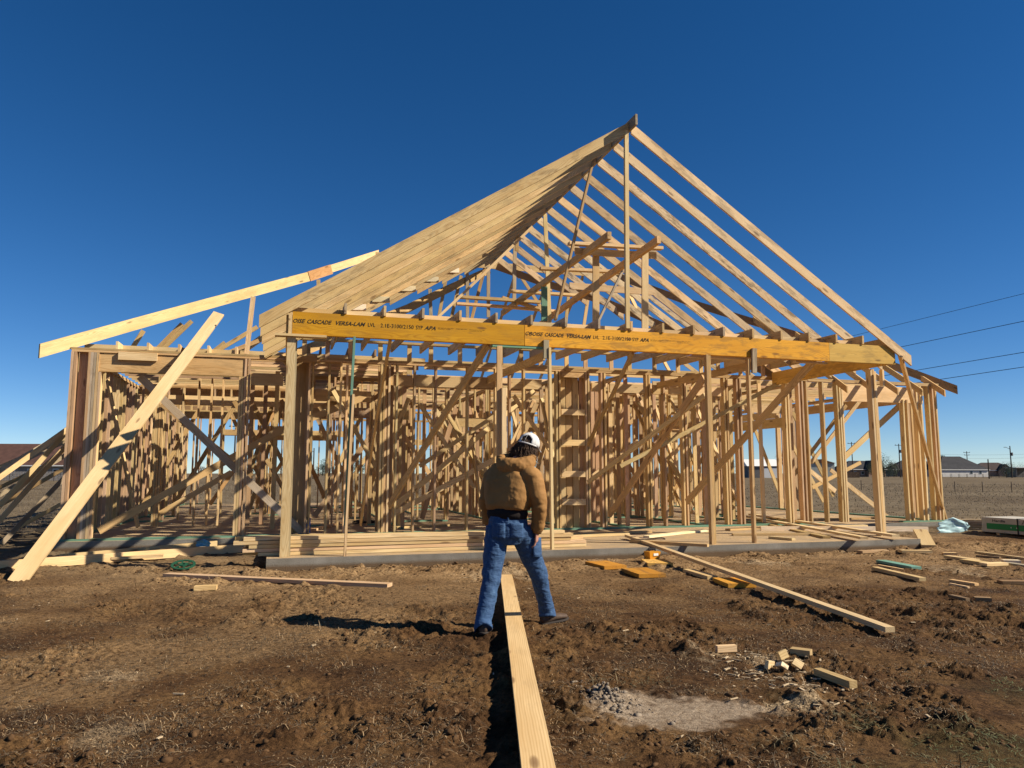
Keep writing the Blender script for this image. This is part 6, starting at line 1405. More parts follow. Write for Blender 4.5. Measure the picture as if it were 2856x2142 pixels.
('brace','pine',(5.67,4.487,3.063),(6.357,4.987,0.622),0.09,0.038,(0,0,1)),
('brace','pine',(3.565,5.353,2.935),(4.964,5.853,0.919),0.09,0.038,(0,0,1)),
('brace','pale',(4.986,4.353,3.079),(6.492,4.853,1.205),0.09,0.038,(0,0,1)),
('brace','pine',(9.966,6.429,3.374),(11.069,6.929,1.186),0.09,0.038,(0,0,1)),
('brace','pale',(5.484,6.762,3.53),(6.551,7.262,0.653),0.09,0.038,(0,0,1)),
('brace','pine',(12.454,7.087,3.464),(11.113,7.587,1.19),0.09,0.038,(0,0,1)),
('brace','pine',(15.564,4.3,3.234),(13.606,4.3,1.785),0.14,0.038,(0,0,1)),
('brace','pale',(15.254,5.5,3.384),(13.555,5.5,1.667),0.1,0.038,(0,0,1)),
('brace','tan',(15.629,6.5,3.333),(13.707,6.5,1.285),0.1,0.038,(0,0,1)),
('brace','pale',(16.277,7.5,1.117),(17.781,7.5,0.087),0.12,0.038,(0,0,1)),
('brace','pale',(16.62,8.5,1.496),(18.243,8.5,0.364),0.12,0.038,(0,0,1)),
('brace','pine',(16.46,7.0,1.699),(14.731,7.0,0.975),0.1,0.038,(0,0,1)),
('brace','grey',(-3.66,7.5,2.6),(-8.0,7.0,0.0),0.09,0.04,(0,0,1)),
('brace','pine',(-3.66,6.9,2.5),(-8.2,6.2,0.0),0.09,0.04,(0,0,1)),
('brace','tan',(-3.66,9.0,2.3),(-7.2,9.5,0.0),0.09,0.04,(0,0,1)),
('brace','pine',(-3.66,5.2,2.55),(-5.3,4.4,0.0),0.09,0.04,(0,0,1)),
('brace','pine',(-3.66,5.0,2.2),(-5.0,4.1,0.0),0.09,0.04,(0,0,1)),
('brace','tan',(-3.66,6.1,2.4),(-5.7,5.0,0.0),0.09,0.04,(0,0,1)),
('brace','pine',(-3.66,10.5,1.6),(-6.3,11.0,0.0),0.09,0.04,(0,0,1)),
('brace','pine',(-3.66,8.8,2.7),(-9.0,8.2,0.0),0.09,0.04,(0,0,1)),
('brace','grey',(-3.66,5.6,2.45),(-6.8,4.3,0.0),0.09,0.04,(0,0,1)),
('brace','pine',(-3.66,4.6,2.3),(-5.9,3.2,0.0),0.09,0.04,(0,0,1)),
('brace','grey',(-3.66,6.5,2.0),(-5.1,5.9,0.0),0.09,0.04,(0,0,1)),
('brace','tan',(-3.66,9.8,2.6),(-8.4,10.4,0.0),0.09,0.04,(0,0,1)),
('brace','grey',(-3.66,8.1,2.5),(-6.8,6.8,0.0),0.09,0.04,(0,0,1))
]
CAMH=Vector((.219,-11.464,1.385))
studs=[];beams=[]
for nme,ti,P1,P2,w_,t_,up in BOARDS:
    if nme=='stud': studs.append((P1,P2,w_,t_,up,ti)); continue
    jt=random.uniform(-.0012,.0012)
    P1=(P1[0]+jt,P1[1]+jt*.7,P1[2]); P2=(P2[0]+jt,P2[1]+jt*.7,P2[2])
    bow=.0003 if nme in('beam','post','header','bottom_plate','top_plate','ledger') else (.0012 if nme=='rafter' else .0018)
    if nme=='joist' and (Vector(P1)-CAMH).length>17: bow=.001
    d_=Vector(P2)-Vector(P1); o=board(nme,P1,P2,w_+jt,t_,up,ti,house,bow=bow,plumb=(d_.z/math.hypot(d_.x,d_.y) if nme in('rafter','hip_rafter') else 0))
    if nme=='beam': beams.append(o)
studs.sort(key=lambda s:(Vector(s[0])-CAMH).length+(5 if s[0][0]<-3.54 and s[0][1]>7 else 0))
for P1,P2,w_,t_,up,ti in studs[:100]:
    jt=random.uniform(-.0025,.0025); board('stud',(P1[0]+jt,P1[1]+jt,P1[2]),(P2[0]+jt,P2[1]+jt,P2[2]),w_+jt,t_,up,ti,house,bow=.0005)
boards_merged('stud',studs[100:],house,kind='stuff')
# lettering on the long orange beams
INK=simple('ink',(.035,.025,.012),.8)
_txt={}
def text_geo(s,bold=0,shear=0):
    cu=bpy.data.curves.new('t','FONT'); cu.body=s; cu.size=1; cu.shear=shear; cu.offset=bold; cu.resolution_u=2
    o=bpy.data.objects.new('t',cu); col.objects.link(o); dg=bpy.context.evaluated_depsgraph_get(); me=bpy.data.meshes.new_from_object(o.evaluated_get(dg)); 
    V=np.array([v.co[:] for v in me.vertices]); F=[tuple(p.vertices) for p in me.polygons]; bpy.data.objects.remove(o); bpy.data.meshes.remove(me); V[:,0]-=V[:,0].min(); return V,F
def lettering(items,parent,y0,m,name='lettering'):
    Vs=[];Fs=[];n=0
    for s,x1,x2,zb,hh,bold,shear in items:
        V,F=text_geo(s,bold,shear); V=V.copy(); V[:,0]*=(x2-x1)/V[:,0].max(); V[:,1]*=hh/.7
        W=np.stack([x1+V[:,0],np.full(len(V),y0),zb+V[:,1]],-1); Vs.append(W); Fs+=[tuple(i+n for i in f) for f in F]; n+=len(V)
    return link(name,mesh(name,np.vstack(Vs),Fs),m,parent)
WORDS=[('OISE', 0.254, 0.435, 'b'), ('CASCADE', 0.461, 0.824, 'b'), ('VERSA-LAM', 0.883, 1.329, 'b'), ('LVL', 1.367, 1.477, 'l'), ('2.1E-3100/2150', 1.559, 2.075, 'l'), ('SYP', 2.112, 2.22, 'l'), ('APA', 2.242, 2.425, 'a'), ('®BOISE', 3.92, 4.231, 'b'), ('CASCADE', 4.256, 4.597, 'b'), ('VERSA-LAM', 4.648, 5.08, 'b'), ('LVL', 5.119, 5.224, 'l'), ('2.1E-3100/2150', 5.29, 5.809, 'l'), ('SYP', 5.842, 5.957, 'l'), ('APA', 5.978, 6.148, 'a')]
SMALL=[("ESR-1040 U.S. 2200 JOIST",2.466,2.715,.012),("PLANT 1109",2.466,2.66,-.006),("YMD 08-1221   Alexandria, La USA",2.75,3.228,.012),("11/10/21 01:12",2.98,3.18,-.010)]
for s,a,b,z in list(SMALL): SMALL.append((s,a+3.72,b+3.73,z))
def lett(beam,sel):
    P=beam.location; it=[]
    for s,a,b,k in WORDS:
        if not sel(a): continue
        z=3.665-P[2]-.03; hh=.060; 
        it.append((s,a-P[0],b-P[0],z,(hh if k!='l' else .062),(.022 if k in 'ba' else 0),(.35 if k in 'ba' else 0)))
    for s,a,b,z in SMALL:
        if sel(a): it.append((s,a-P[0],b-P[0],3.640-P[2]+z+.018,.012,0,0))
    lettering(it,beam,-.0475,INK)
lett(beams[0],lambda a:a<3.8); lett(beams[1],lambda a:a>3.8)
# ------------------------------------------------------------------ loose boards
def gpt(x,y,dz=0): return Vector((x,y,g1(x,y)+dz))
def flat(name,label,cat,p1,p2,w_,t_,tint,dz1=None,dz2=None,edge=False,group=None,rest=True,tilt=0):
    a=Vector((*p1,0));b=Vector((*p2,0)); ss=[a.lerp(b,i/6) for i in range(7)]; gz=[g1(q.x,q.y) for q in ss]
    base=sorted(gz)[-2]; hgt=(w_ if edge else t_)/2
    za=(base if dz1 is None else dz1)+hgt; zb=(base if dz2 is None else dz2)+hgt
    up=(0,0,1) if edge else ((b-a).cross(Vector((0,0,1)))+Vector((0,0,tilt)))
    return board(name,(a.x,a.y,za),(b.x,b.y,zb),w_,t_,up,tint,label=label,cat=cat,group=group,bow=.0008)
flat('plank','pale pine plank running from the near ground between the feet of the person','plank',(.135,2.9),(-.075,9.93),.15,.04,'pine',.055,.05)
flat('plank','long pine board lying diagonally from the slab over the dirt','plank',(2.13,14.2),(3.27,6.72),.09,.045,'pale',.215,.02,edge=False)
flat('plank','short straight board resting on the slab edge beside the long diagonal board','plank',(2.07,13.4),(3.22,12.6),.09,.045,'tan',.19,.185)
flat('plank','reddish board lying alone on the dirt before the left end of the slab','plank',(-4.68,10.44),(-1.50,9.48),.14,.045,'fir')
flat('plank','long pine board running from under the leaning board to the lumber stack','plank',(-7.45,10.9),(-4.75,13.6),.14,.045,'bright',.0,.0,edge=True)
flat('plank','pine board half in shadow lying behind the long board under the left wall','plank',(-7.0,11.9),(-5.35,13.9),.14,.04,'pine',.0,.03,edge=True)
flat('plank','short end of board poking out under the leaning board','plank',(-6.3,12.1),(-5.6,12.35),.14,.04,'pine',.04,.05)
# scattered offcuts
OFF=[
('wood_block','small square pine offcut lying on bare brown dirt left of the shadow','wood block',(-3.74,9.10),(-3.50,9.16),.12,.05,'pine',0),
('board_offcut','orange offcut nearest the slab in the group of four orange offcuts','board offcut',(1.28,11.75),(1.50,11.15),.36,.05,'orange',0),
('board_offcut','wide orange offcut lying in front of the first orange offcut','board offcut',(1.72,10.85),(1.86,10.2),.38,.05,'orange',0),
('board_offcut','browner orange offcut below the yellow tool box','board offcut',(2.20,12.0),(2.21,11.45),.38,.05,'lvl3',0),
('board_offcut','bright orange offcut beside the long diagonal board','board offcut',(2.73,9.85),(2.78,9.32),.35,.05,'orange',0),
('board_offcut','narrow tan offcut tucked beside the bright orange offcut','board offcut',(2.45,10.75),(2.60,10.0),.14,.045,'tan',0),
('board_offcut','green treated offcut lying on sawdust right of the slab','board offcut',(5.68,11.85),(5.78,11.0),.15,.04,'green',0),
('board_offcut','narrow pine offcut with dark end marks below the green offcut','board offcut',(5.17,10.98),(5.24,9.84),.09,.045,'pine',0),
('board_offcut','thin sliver of pine between the green offcut and the narrow offcut','board offcut',(5.4,11.35),(5.5,10.8),.04,.02,'pale',0),
('wood_block','single pale wedge of wood on the mud right of the walking person','wood block',(1.60,6.10),(1.76,6.13),.05,.045,'pale',1),
('wood_block','pale offcut standing apart at the right of the little block pile','wood block',(2.12,5.92),(2.24,5.84),.08,.045,'tan',0),
('board_offcut','pine offcut lying alone right of the ash patch','board offcut',(2.10,5.38),(2.20,5.05),.06,.045,'tan',0),
('board_offcut','tan offcut lying against the front face of the porch slab','board offcut',tuple(H2W(9.9,-.32)[:2]),tuple(H2W(10.5,-.28)[:2]),.14,.04,'fir',0),
('board_offcut','flat offcut on the ground before the right corner of the porch slab','board offcut',(6.75,13.35),(7.25,13.3),.14,.04,'pine',0),
('board_offcut','small offcut alone right of the porch slab corner','board offcut',(7.4,13.2),(7.6,13.15),.1,.04,'pine',0),
('board_offcut','pale offcut at the back of the far right scatter of offcuts','board offcut',(7.1,12.55),(7.25,12.0),.14,.04,'pale',0),
('board_offcut','pale offcut overlapping the middle of the far right scatter','board offcut',(7.05,12.0),(7.12,11.6),.16,.05,'pine',0),
('board_offcut','broad pale offcut in front of the far right scatter','board offcut',(6.98,11.4),(7.36,11.5),.14,.04,'pale',0),
('board_offcut','pale offcut nearly touching the picture edge in the far right scatter','board offcut',(7.46,11.6),(7.52,11.2),.12,.04,'grey',0),
('board_offcut','long thin strip lying behind the far right scatter','board offcut',(8.1,13.4),(8.3,12.4),.06,.03,'pine',0),
('board_offcut','muddy strip of wood half sunk beside the far right scatter','board offcut',(7.8,12.9),(8.0,12.6),.06,.03,'mud',0),
('board_offcut','whitish offcut behind the broad pale offcut at the far right','board offcut',(7.62,11.95),(7.85,11.9),.12,.05,'white',0),
('board_offcut','upper of two thin strips lying below the far right scatter','board offcut',(5.6,9.85),(5.72,9.5),.07,.03,'tan',0),
('board_offcut','lower of two thin strips lying below the far right scatter','board offcut',(5.42,9.55),(5.47,9.25),.03,.02,'pale',0),
('wood_block','brownish small block in the mud below the two thin strips','wood block',(5.05,8.45),(5.2,8.4),.08,.04,'mud',0),
('wood_block','muddy small block beside the brownish block','wood block',(4.88,8.6),(4.92,8.35),.05,.03,'mud',0),
('board_offcut','dark tip of board entering at the right edge of the ground','board offcut',(6.1,9.65),(6.6,9.6),.14,.04,'dark',0)]
for nme,lb,ct,a,b,w_,t_,ti,e in OFF: flat(nme,lb,ct,a,b,w_,t_,ti,edge=bool(e))
for i,(x,y,rx,ry,rz,lb) in enumerate([(1.84,5.58,.5,.2,.6,'leftmost small block of the little pile of pale offcuts'),(1.90,5.50,-.5,.3,1.9,'pointed block at the front of the little pile of pale offcuts'),(1.95,5.62,.2,-.3,.3,'topmost block of the little pile of pale offcuts'),(2.03,5.55,-.4,.5,-.5,'rightmost block leaning on the little pile of pale offcuts')]):
    P=gpt(x,y,.028+(.03 if i==2 else 0)); d=Euler((rx,ry,rz)).to_matrix()@Vector((.055,0,0)); board('wood_block',P-d*.62,P+d*.62,.058,.03,Euler((rx,ry,rz)).to_matrix()@Vector((0,.5,1)),['pale','white','pale','pale'][i],label=lb,cat='wood block',group='little pile of pale offcuts')
# splinters and chips (uncountable)
def chips():
    Vs=[];Fs=[];n=0
    for i in range(380):
        r=random.random()
        if r<.35: x,y=random.gauss(1.85,.25),random.gauss(5.5,.35)
        elif r<.6: x,y=random.gauss(7.6,1.5),random.gauss(11.6,1.0)
        elif r<.8: P=H2W(random.uniform(-1,11),-abs(random.gauss(0,.5))-.05); x,y=P.x,P.y
        else: y=random.uniform(3,12); x=random.uniform(-.7,.7)*y
        L=.006+.035*random.random()**2.5; w_=.002+.007*random.random(); a=random.random()*6.28; z=g1(x,y)+.006
        c,s=math.cos(a),math.sin(a); q=[(-L,-w_),(L,-w_*.6),(L*.9,w_),(-L,w_)]
        Vs+=[(x+p[0]*c-p[1]*s,y+p[0]*s+p[1]*c,z+random.uniform(-.003,.006)) for p in q]+[(x+p[0]*c-p[1]*s,y+p[0]*s+p[1]*c,z+.006) for p in q]
        Fs+=[(n+4,n+5,n+6,n+7),(n,n+1,n+5,n+4),(n+1,n+2,n+6,n+5),(n+2,n+3,n+7,n+6),(n+3,n,n+4,n+7)]; n+=8
    link('wood_chips',mesh('wood_chips',Vs,Fs),simple('chip',(.58,.44,.27),.8,20,.3),kind='stuff')
chips()
# lumber stack on the porch slab
names=['topmost','second from the top','third from the top','fourth from the top','lowest']
for r in range(5):
    for c_,(v0,row) in enumerate(((.42,'front'),(.60,'back'))):
        z=.1775+.03+.056*(4-r)
        u0=-.40+random.uniform(-.10,.16)+(.12 if r==4 else 0)+(-.1 if r==1 else 0); u1=u0+random.uniform(4.9,5.4)-(.3 if r==0 else 0)
        board('lumber_board',H2W(u0,v0+random.uniform(-.02,.02),z),H2W(u1,v0+random.uniform(-.03,.03)-.02,z),.15,.050,(-math.sin(TH),math.cos(TH),0),'pine' if (r+c_)%3 else 'pale',label='%s board in the %s row of the lumber stack on the slab'%(names[r],row),cat='lumber',group='boards stacked on the porch slab',bow=.0006)
SL=[((4.6,1.9),(6.7,2.3),'pale','pale board lying flat on the slab right of the lumber stack'),((6.75,1.60),(8.8,2.75),'white','bright board lying on the slab before the green plate'),((5.2,2.6),(7.4,2.7),'tan','dusty board lying behind the bright board on the slab'),
((12.0,6.4),(10.05,-.28),'pine','overhanging slab edge: the long board nearer the front posts'),((12.6,6.9),(10.95,-.05),'pale','overhanging slab edge: the long board nearer the slab corner'),((11.6,5.2),(9.9,.5),'tan','long board lying beside the two long boards that overhang the slab'),
((8.9,.82),(9.05,.34),'pine','short offcut lying on the slab between two porch posts'),((10.2,2.8),(12.9,2.9),'pale','board lying across the slab behind the corner post'),((9.2,2.7),(11.2,3.3),'tan','dull board lying flat on the slab near the right bay'),((8.6,1.6),(10.3,1.2),'tan','dull board lying flat on the slab behind the short offcut'),
((2.2,5.3),(4.2,5.9),'tan','board lying on the slab floor inside the front wall'),((.7,4.9),(1.6,7.6),'fir','reddish board lying on the floor by the doorway'),((12.8,5.1),(15.4,5.3),'tan','board on the slab floor inside the right bay')]
for (a,b,ti,lb) in SL:
    zz=.1775+.024+(.05 if 'overhanging' in lb else 0)
    board('lumber_board',H2W(*a,zz),H2W(*b,zz),.14 if 'short' not in lb else .1,.042,(H2W(*b,zz)-H2W(*a,zz)).cross(Vector((0,0,1))),ti,label=lb,cat='lumber')
board('lumber_board',H2W(9.9,2.55,.215),H2W(13.5,1.75,.19),.1,.045,(0,0,1),'white',label='bright board lying level behind the corner post and past the slab edge',cat='lumber')
Pa=H2W(11.75,.35,0); board('board_offcut',(Pa.x,Pa.y-.5,g1(Pa.x,Pa.y-.5)+.02),(Pa.x+.18,Pa.y+.1,.30),.24,.04,(1,0,.1),'pale',label='short wide offcut leaning against the right corner of the porch slab',cat='board offcut')
# leaning board on the left, rests on the garage header
A=Vector((-6.385,9.935,-.02)); Bp=H2W(-1.6,3.83,3.659); D=(Bp-A); E_=A+D*1.27
M_=board('leaning_board',A,E_,.215,.045,D.cross(Vector((.25,-1,.1))),'pine',label='long wide board leaning from the ground up against the garage opening',cat='plank',bow=.0004)
# ------------------------------------------------------------------ small items
GRN=simple('green_plastic',(.012,.075,.04),.45)
def ring(r0,r1,z0,z1,n=40):
    V=[];F=[]
    for i in range(n):
        a=i/n*6.283185; c,s=math.cos(a),math.sin(a)
        V+=[(r0*c,r0*s,z0),(r1*c,r1*s,z0),(r1*c,r1*s,z1),(r0*c,r0*s,z1)]
    for i in range(n):
        o=i*4;p=((i+1)%n)*4
        for k in range(4): F.append((o+k,p+k,p+(k+1)%4,o+(k+1)%4))
    return V,F
def bxv(cx,cy,cz,sx,sy,sz,rz=0):
    c,s=math.cos(rz),math.sin(rz); V=[]
    for z in (-1,1):
        for x,y in ((-1,-1),(1,-1),(1,1),(-1,1)): V.append((cx+x*sx/2*c-y*sy/2*s,cy+x*sx/2*s+y*sy/2*c,cz+z*sz/2))
    return V,[(3,2,1,0),(4,5,6,7),(0,1,5,4),(1,2,6,5),(2,3,7,6),(3,0,4,7)]
def join(parts):
    V=[];F=[]
    for v,f in parts: n=len(V); V+=list(v); F+=[tuple(i+n for i in q) for q in f]
    return V,F
reel=empty('green_reel','open green plastic wheel lying on the dirt by the left end of the lumber stack','plastic wheel',(-4.72,11.05,.075)); reel.rotation_euler=(R(17),R(4),0); reel.scale=(.5,.5,.5)
link('rim',mesh('rim',*ring(.26,.33,0,.03)),GRN,reel)
link('hub',mesh('hub',*ring(.05,.11,0,.04,24)),GRN,reel)
for i in range(6): link('spoke',mesh('spoke',*bxv(.185*math.cos(i*1.047),.185*math.sin(i*1.047),.015,.16,.035,.02,i*1.047)),GRN,reel)
# yellow tool box
YEL=simple('yellow_plastic',(.62,.27,.02),.5); BLK=simple('black_plastic',(.02,.02,.02),.6); WHT=simple('label_white',(.75,.74,.7),.6)
tb=empty('tool_box','small yellow and black tool box standing on the dirt against the porch slab','tool box',(2.20,12.05,.0),R(25)); tb.scale=(.62,.62,.62)
tb.location.z=g1(2.2,12.05)
V_,F_=bxv(0,0,.17,.34,.26,.2); V_=[(x*(1.0 if z>.2 else .8),y*(1 if z>.2 else .8),z) for x,y,z in V_]; link('case',mesh('case',V_,F_),YEL,tb)
link('base',mesh('base',*bxv(0,0,.035,.38,.30,.07)),BLK,tb); link('handle',mesh('handle',*join([bxv(-.09,0,.30,.02,.03,.06),bxv(.09,0,.30,.02,.03,.06),bxv(0,0,.34,.2,.03,.025)])),BLK,tb); link('sticker',mesh('sticker',*bxv(.02,-.129,.2,.14,.006,.06)),WHT,tb)
# blue plastic sheets
def sheet(name,lb,cx,cy,cz,sx,sy,rz,c,amp,up=False,cat='plastic sheet'):
    n=26; V=[];F=[]
    for i in range(n+1):
        for j in range(n+1):
            a=(i/n-.5);b=(j/n-.5); q=vnoise(np.array([a*4+cx]),np.array([b*3+cy]),3)[0]-.5; q2=vnoise(np.array([a*9+cx]),np.array([b*7]),4)[0]-.5
            ed=1-.25*abs(vnoise(np.array([a*6+3.]),np.array([b*6+1.]),6)[0]); x=a*sx*ed; y=b*sy*ed
            z=amp*(q+.4*q2)*1.5+amp*.8*(1-4*a*a)*(1-4*b*b)
            c_,s_=math.cos(rz),math.sin(rz)
            if up: V.append((cx+x*c_,cy+x*s_+z*.7,cz+(b+.5)*sy*(.55+.45*(1-abs(a)*1.6))))
            else: V.append((cx+x*c_-y*s_,cy+x*s_+y*c_,cz+z+.02))
    for i in range(n):
        for j in range(n): o=i*(n+1)+j; F.append((o,o+1,o+n+2,o+n+1))
    m_,nn,p=mat(name+'_mat'); p.inputs['Base Color'].default_value=(*c,1); p.inputs['Roughness'].default_value=.5; p.inputs['Transmission Weight'].default_value=.0
    o=link(name,mesh(name,V,F,True),m_,label=lb,cat=cat); s=o.modifiers.new('s','SOLIDIFY'); s.thickness=.004; return o
sheet('plastic_sheet','crumpled pale blue plastic sheet by the foot of the right leaning brace',10.32,17.9,.0,.85,.36,.12,(.48,.70,.72),.05,up=True)
sheet('plastic_sheet','small scrap of bright blue plastic under the left garage opening',-5.45,13.55,.10,.26,.13,.3,(.16,.42,.52),.04,up=True)
# blue hammer-like tool hanging at the garage jamb: dark handle over a blue strap
tl=H2W(.62,4.6,0); strap=empty('tool_bag','blue strap hanging with a dark tool beside the garage jamb','tool',(tl.x,tl.y,.1775))
def tube(pts,r,n=8,cap=True,taper=None):
    V=[];F=[]; pts=[Vector(p) for p in pts]
    for i,p in enumerate(pts):
        d=(pts[min(i+1,len(pts)-1)]-pts[max(i-1,0)]).normalized(); a=d.orthogonal().normalized() if i==0 else (a-d*a.dot(d)).normalized(); b=d.cross(a)
        rr=r if taper is None else r*taper[i]
        V+=[tuple(p+(a*math.cos(k/n*6.2832)+b*math.sin(k/n*6.2832))*rr) for k in range(n)]
    for i in range(len(pts)-1):
        for k in range(n): F.append((i*n+k,i*n+(k+1)%n,(i+1)*n+(k+1)%n,(i+1)*n+k))
    if cap: F+= [tuple(range(n))[::-1],tuple(range((len(pts)-1)*n,len(pts)*n))]
    return V,F
link('handle',mesh('handle',*tube([(-.12,0,.48),(-.02,0,.36),(.05,0,.30)],.022)),BLK,strap); link('strap',mesh('strap',*bxv(.09,0,.16,.07,.03,.3,.2)),simple('blue_nylon',(.01,.06,.42),.6),strap)
link('coupling',mesh('coupling',*bxv(.06,0,.30,.06,.05,.06)),BLK,strap)
# coil of cable and debris heap on the floor inside
def coil(name,lb,u,v,m_,r=.3,turns=5):
    P=H2W(u,v,.19); pts=[(math.cos(a*.35)*r*(1+.08*math.sin(a*.9)),math.sin(a*.35)*r*(1+.1*math.cos(a*1.3)),.02+.012*(a/18)+.01*math.sin(a)) for a in range(int(18*turns))]
    link(name,mesh(name,*tube(pts,.009,6)),m_,label=lb,cat='cable',loc=P)
coil('cable_coil','loose coil of black cable on the slab floor behind the front wall',2.1,7.0,BLK)
coil('cable_coil','dark hose lying in a loose loop on the slab between the right porch posts',6.6,1.05,simple('hose',(.05,.025,.02),.6),.22,1)
# pack of siding at the right edge
def siding():
    e=empty('siding_pack','long wrapped pack of white siding boards with green band and black print','building material',(10.80,17.58,0),0)
    d=Vector((.286,-.958,0)).normalized(); rz=math.atan2(d.y,d.x); e.rotation_euler[2]=rz
    Wm=simple('pack_wrap',(.52,.48,.40),.7,3,.25,.2); Gm=simple('pack_green',(.015,.20,.06),.6)
    # local x along the pack, local +y is its far side; its visible face is at -y... (faces the camera side)
    L=4.2; Wd=.9; Hh=.33
    link('pack',mesh('pack',*bxv(L/2,Wd/2,.06+Hh/2,L,Wd,Hh)),Wm,e)
    link('band',mesh('band',*bxv(L/2+.08,-.004,.06+.135,L-.1,.008,.13)),Gm,e)
    for x in (.9,2.4,3.7): link('strap',mesh('strap',*join([bxv(x,-.010,.06+Hh/2,.03,.006,Hh+.012),bxv(x,Wd/2,.06+Hh+.004,.03,Wd+.02,.006)])),BLK,e)
    for x in (.4,2.0,3.8): link('runner',mesh('runner',*bxv(x,Wd/2,.02,.09,Wd,.06)),WOOD2,e)
    it=[('Hardie',.28,.60,.06+.235,.055,.02,0),('J',.99,1.05,.06+.24,.06,.02,.2),('Plank',1.25,1.42,.06+.25,.03,.0,0)]
    [lettering([q],e,-.0035,BLK) for q in it]
    [lettering([q],e,-.0095,WHT) for q in (('4',.72,.75,.06+.115,.035,0,0),('6',.86,.89,.06+.115,.035,0,0),('8',1.07,1.10,.06+.115,.035,0,0),('10',1.22,1.28,.06+.115,.035,0,0))]
    for k in range(3): pass
WOOD2=simple('rough_wood',(.42,.31,.19),.85,12,.35,.2)
siding()
pk=Vector((10.05,17.95))
for i in range(7):
    P=Vector((10.9+random.uniform(-.1,.1),19.2,.02+.034*i)); Q=Vector((13.4+random.uniform(-.15,.1),18.3+random.uniform(-.1,.1),.02+.034*i)); 
    names7=['lowest','second from the bottom','third from the bottom','middle','third from the top','second from the top','topmost']
    board('weathered_board',P,Q,.3,.028,(Q-P).cross(Vector((0,0,1))),'grey',label='%s grey board of the weathered stack beside the siding pack'%names7[i],cat='lumber',group='weathered boards stacked beside the siding pack',bow=.006)
# ------------------------------------------------------------------ far surroundings
def far(px,dist,z=0): return Vector((dist*(px-1428)/2116,dist,z))
def zpx(py,dist): return 1.385+(1320-py)/2116*dist
ROOFD=simple('dark_shingle',(.035,.035,.04),.9,.8,.3); ROOFB=simple('brown_shingle',(.10,.05,.038),.9,1.2,.35); BRICK=simple('pink_brick',(.36,.24,.18),.9,2,.3); WHB=simple('white_wall',(.55,.53,.5),.8,1,.15); GLS=simple('window_glass',(.03,.04,.05),.15); TRIM=simple('white_trim',(.7,.69,.66),.6); GWALL=simple('grey_wall',(.16,.15,.145),.9,1,.25)
def hip_house(name,label,loc,rz,L,Wd,hw,hr,wallm,roofm,gable=None,wins=(),chim=None,hipin=None,parts=()):
    e=empty(name,label,'house',loc,rz); link('wall',mesh('wall',*bxv(0,0,hw/2-.3,L,Wd,hw+.6)),wallm,e)
    o=.5; a,b=L/2+o,Wd/2+o; hi=min(a,b) if hipin is None else hipin
    V=[(-a,-b,hw),(a,-b,hw),(a,b,hw),(-a,b,hw),(-a+hi,0,hr),(a-hi,0,hr)]; F=[(0,1,5,4),(1,2,5),(2,3,4,5),(3,0,4),(3,2,1,0)]
    r=link('roof',mesh('roof',V,F),roofm,e)
    link('fascia',mesh('fascia',*join([bxv(0,-b-.02,hw-.08,2*a,.05,.2),bxv(a+.02,0,hw-.08,.05,2*b,.2)])),TRIM,e)
    if chim: link('chimney',mesh('chimney',*bxv(*chim)),BRICK,r)
    if gable:
        for gx,gw,gh_,gd in gable:
            g=b+gd; V=[(gx-gw/2,-g,-.3),(gx+gw/2,-g,-.3),(gx+gw/2,-g,hw),(gx-gw/2,-g,hw),(gx,-g,gh_-.25),(gx-gw/2,-b+1,-.3),(gx+gw/2,-b+1,-.3),(gx+gw/2,-b+1,hw),(gx-gw/2,-b+1,hw)]
            w_=link('gable_wall',mesh('gable_wall',V,[(0,1,2,4,3),(1,6,7,2),(5,0,3,8)]),wallm,e)
            V=[(gx-gw/2-.5,-g-.35,hw-.3),(gx,-g-.35,gh_),(gx+gw/2+.5,-g-.35,hw-.3),(gx-gw/2-.5,0,hw-.3),(gx,0,gh_),(gx+gw/2+.5,0,hw-.3)]; V+= [(x,y,z-.18) for x,y,z in V]
            link('gable_roof',mesh('gable_roof',V,[(0,1,4,3),(1,2,5,4),(6,9,10,7),(7,10,11,8),(0,6,7,1),(1,7,8,2),(0,3,9,6),(2,8,11,5)]),roofm,e)
            wn=link('window',mesh('window',*bxv(gx,-g-.03,1.5,1.4,.08,1.3)),TRIM,e); link('pane',mesh('pane',*bxv(gx,-g-.06,1.5,1.1,.08,1.05)),GLS,wn)
    for wx,wz,ww,wh in wins:
        wn=link('window',mesh('window',*bxv(wx,-Wd/2-.03,wz,ww,.08,wh)),TRIM,e); link('pane',mesh('pane',*bxv(wx,-Wd/2-.06,wz,ww-.3,.08,wh-.3)),GLS,wn)
    return e
P=far(2392,300); hip_house('brick_house','distant brick house with dark roof and a pale front gable behind the brown fence','%s'%(P.x) and P,.12,17,10,2.9,6.3,BRICK,ROOFD,gable=[(3.6,6,6.4,1.0)],wins=[(-4,1.5,1.4,1.2),(-1,1.5,1.4,1.2)])
P=far(2548,310); hip_house('brick_house','distant low dark-roofed house half hidden behind the evergreen and the right wall posts',P,-.1,20,11,2.9,6.6,GWALL,ROOFD,wins=[(-5,1.5,1.5,1.2),(3,1.5,1.5,1.2)])
P=far(2655,300); hip_house('brick_house','distant house with tall black hipped roofs and a white wall just right of the frame',P,.18,21,13,2.8,8.0,WHB,ROOFD,wins=[(3,1.7,1.4,1.4),(7,1.7,1.4,1.4)],chim=(-8,1,8,1,1,2.2))
P=far(2762,330); hip_house('brick_house','distant brown-roofed house between the bare tree and the round bush',P,-.15,17,10,2.6,6.0,BRICK,simple('brown_roof',(.07,.05,.045),.9,1,.3),gable=[(3.5,6,5.3,.8)],wins=[(-4,1.4,1.3,1.1)])
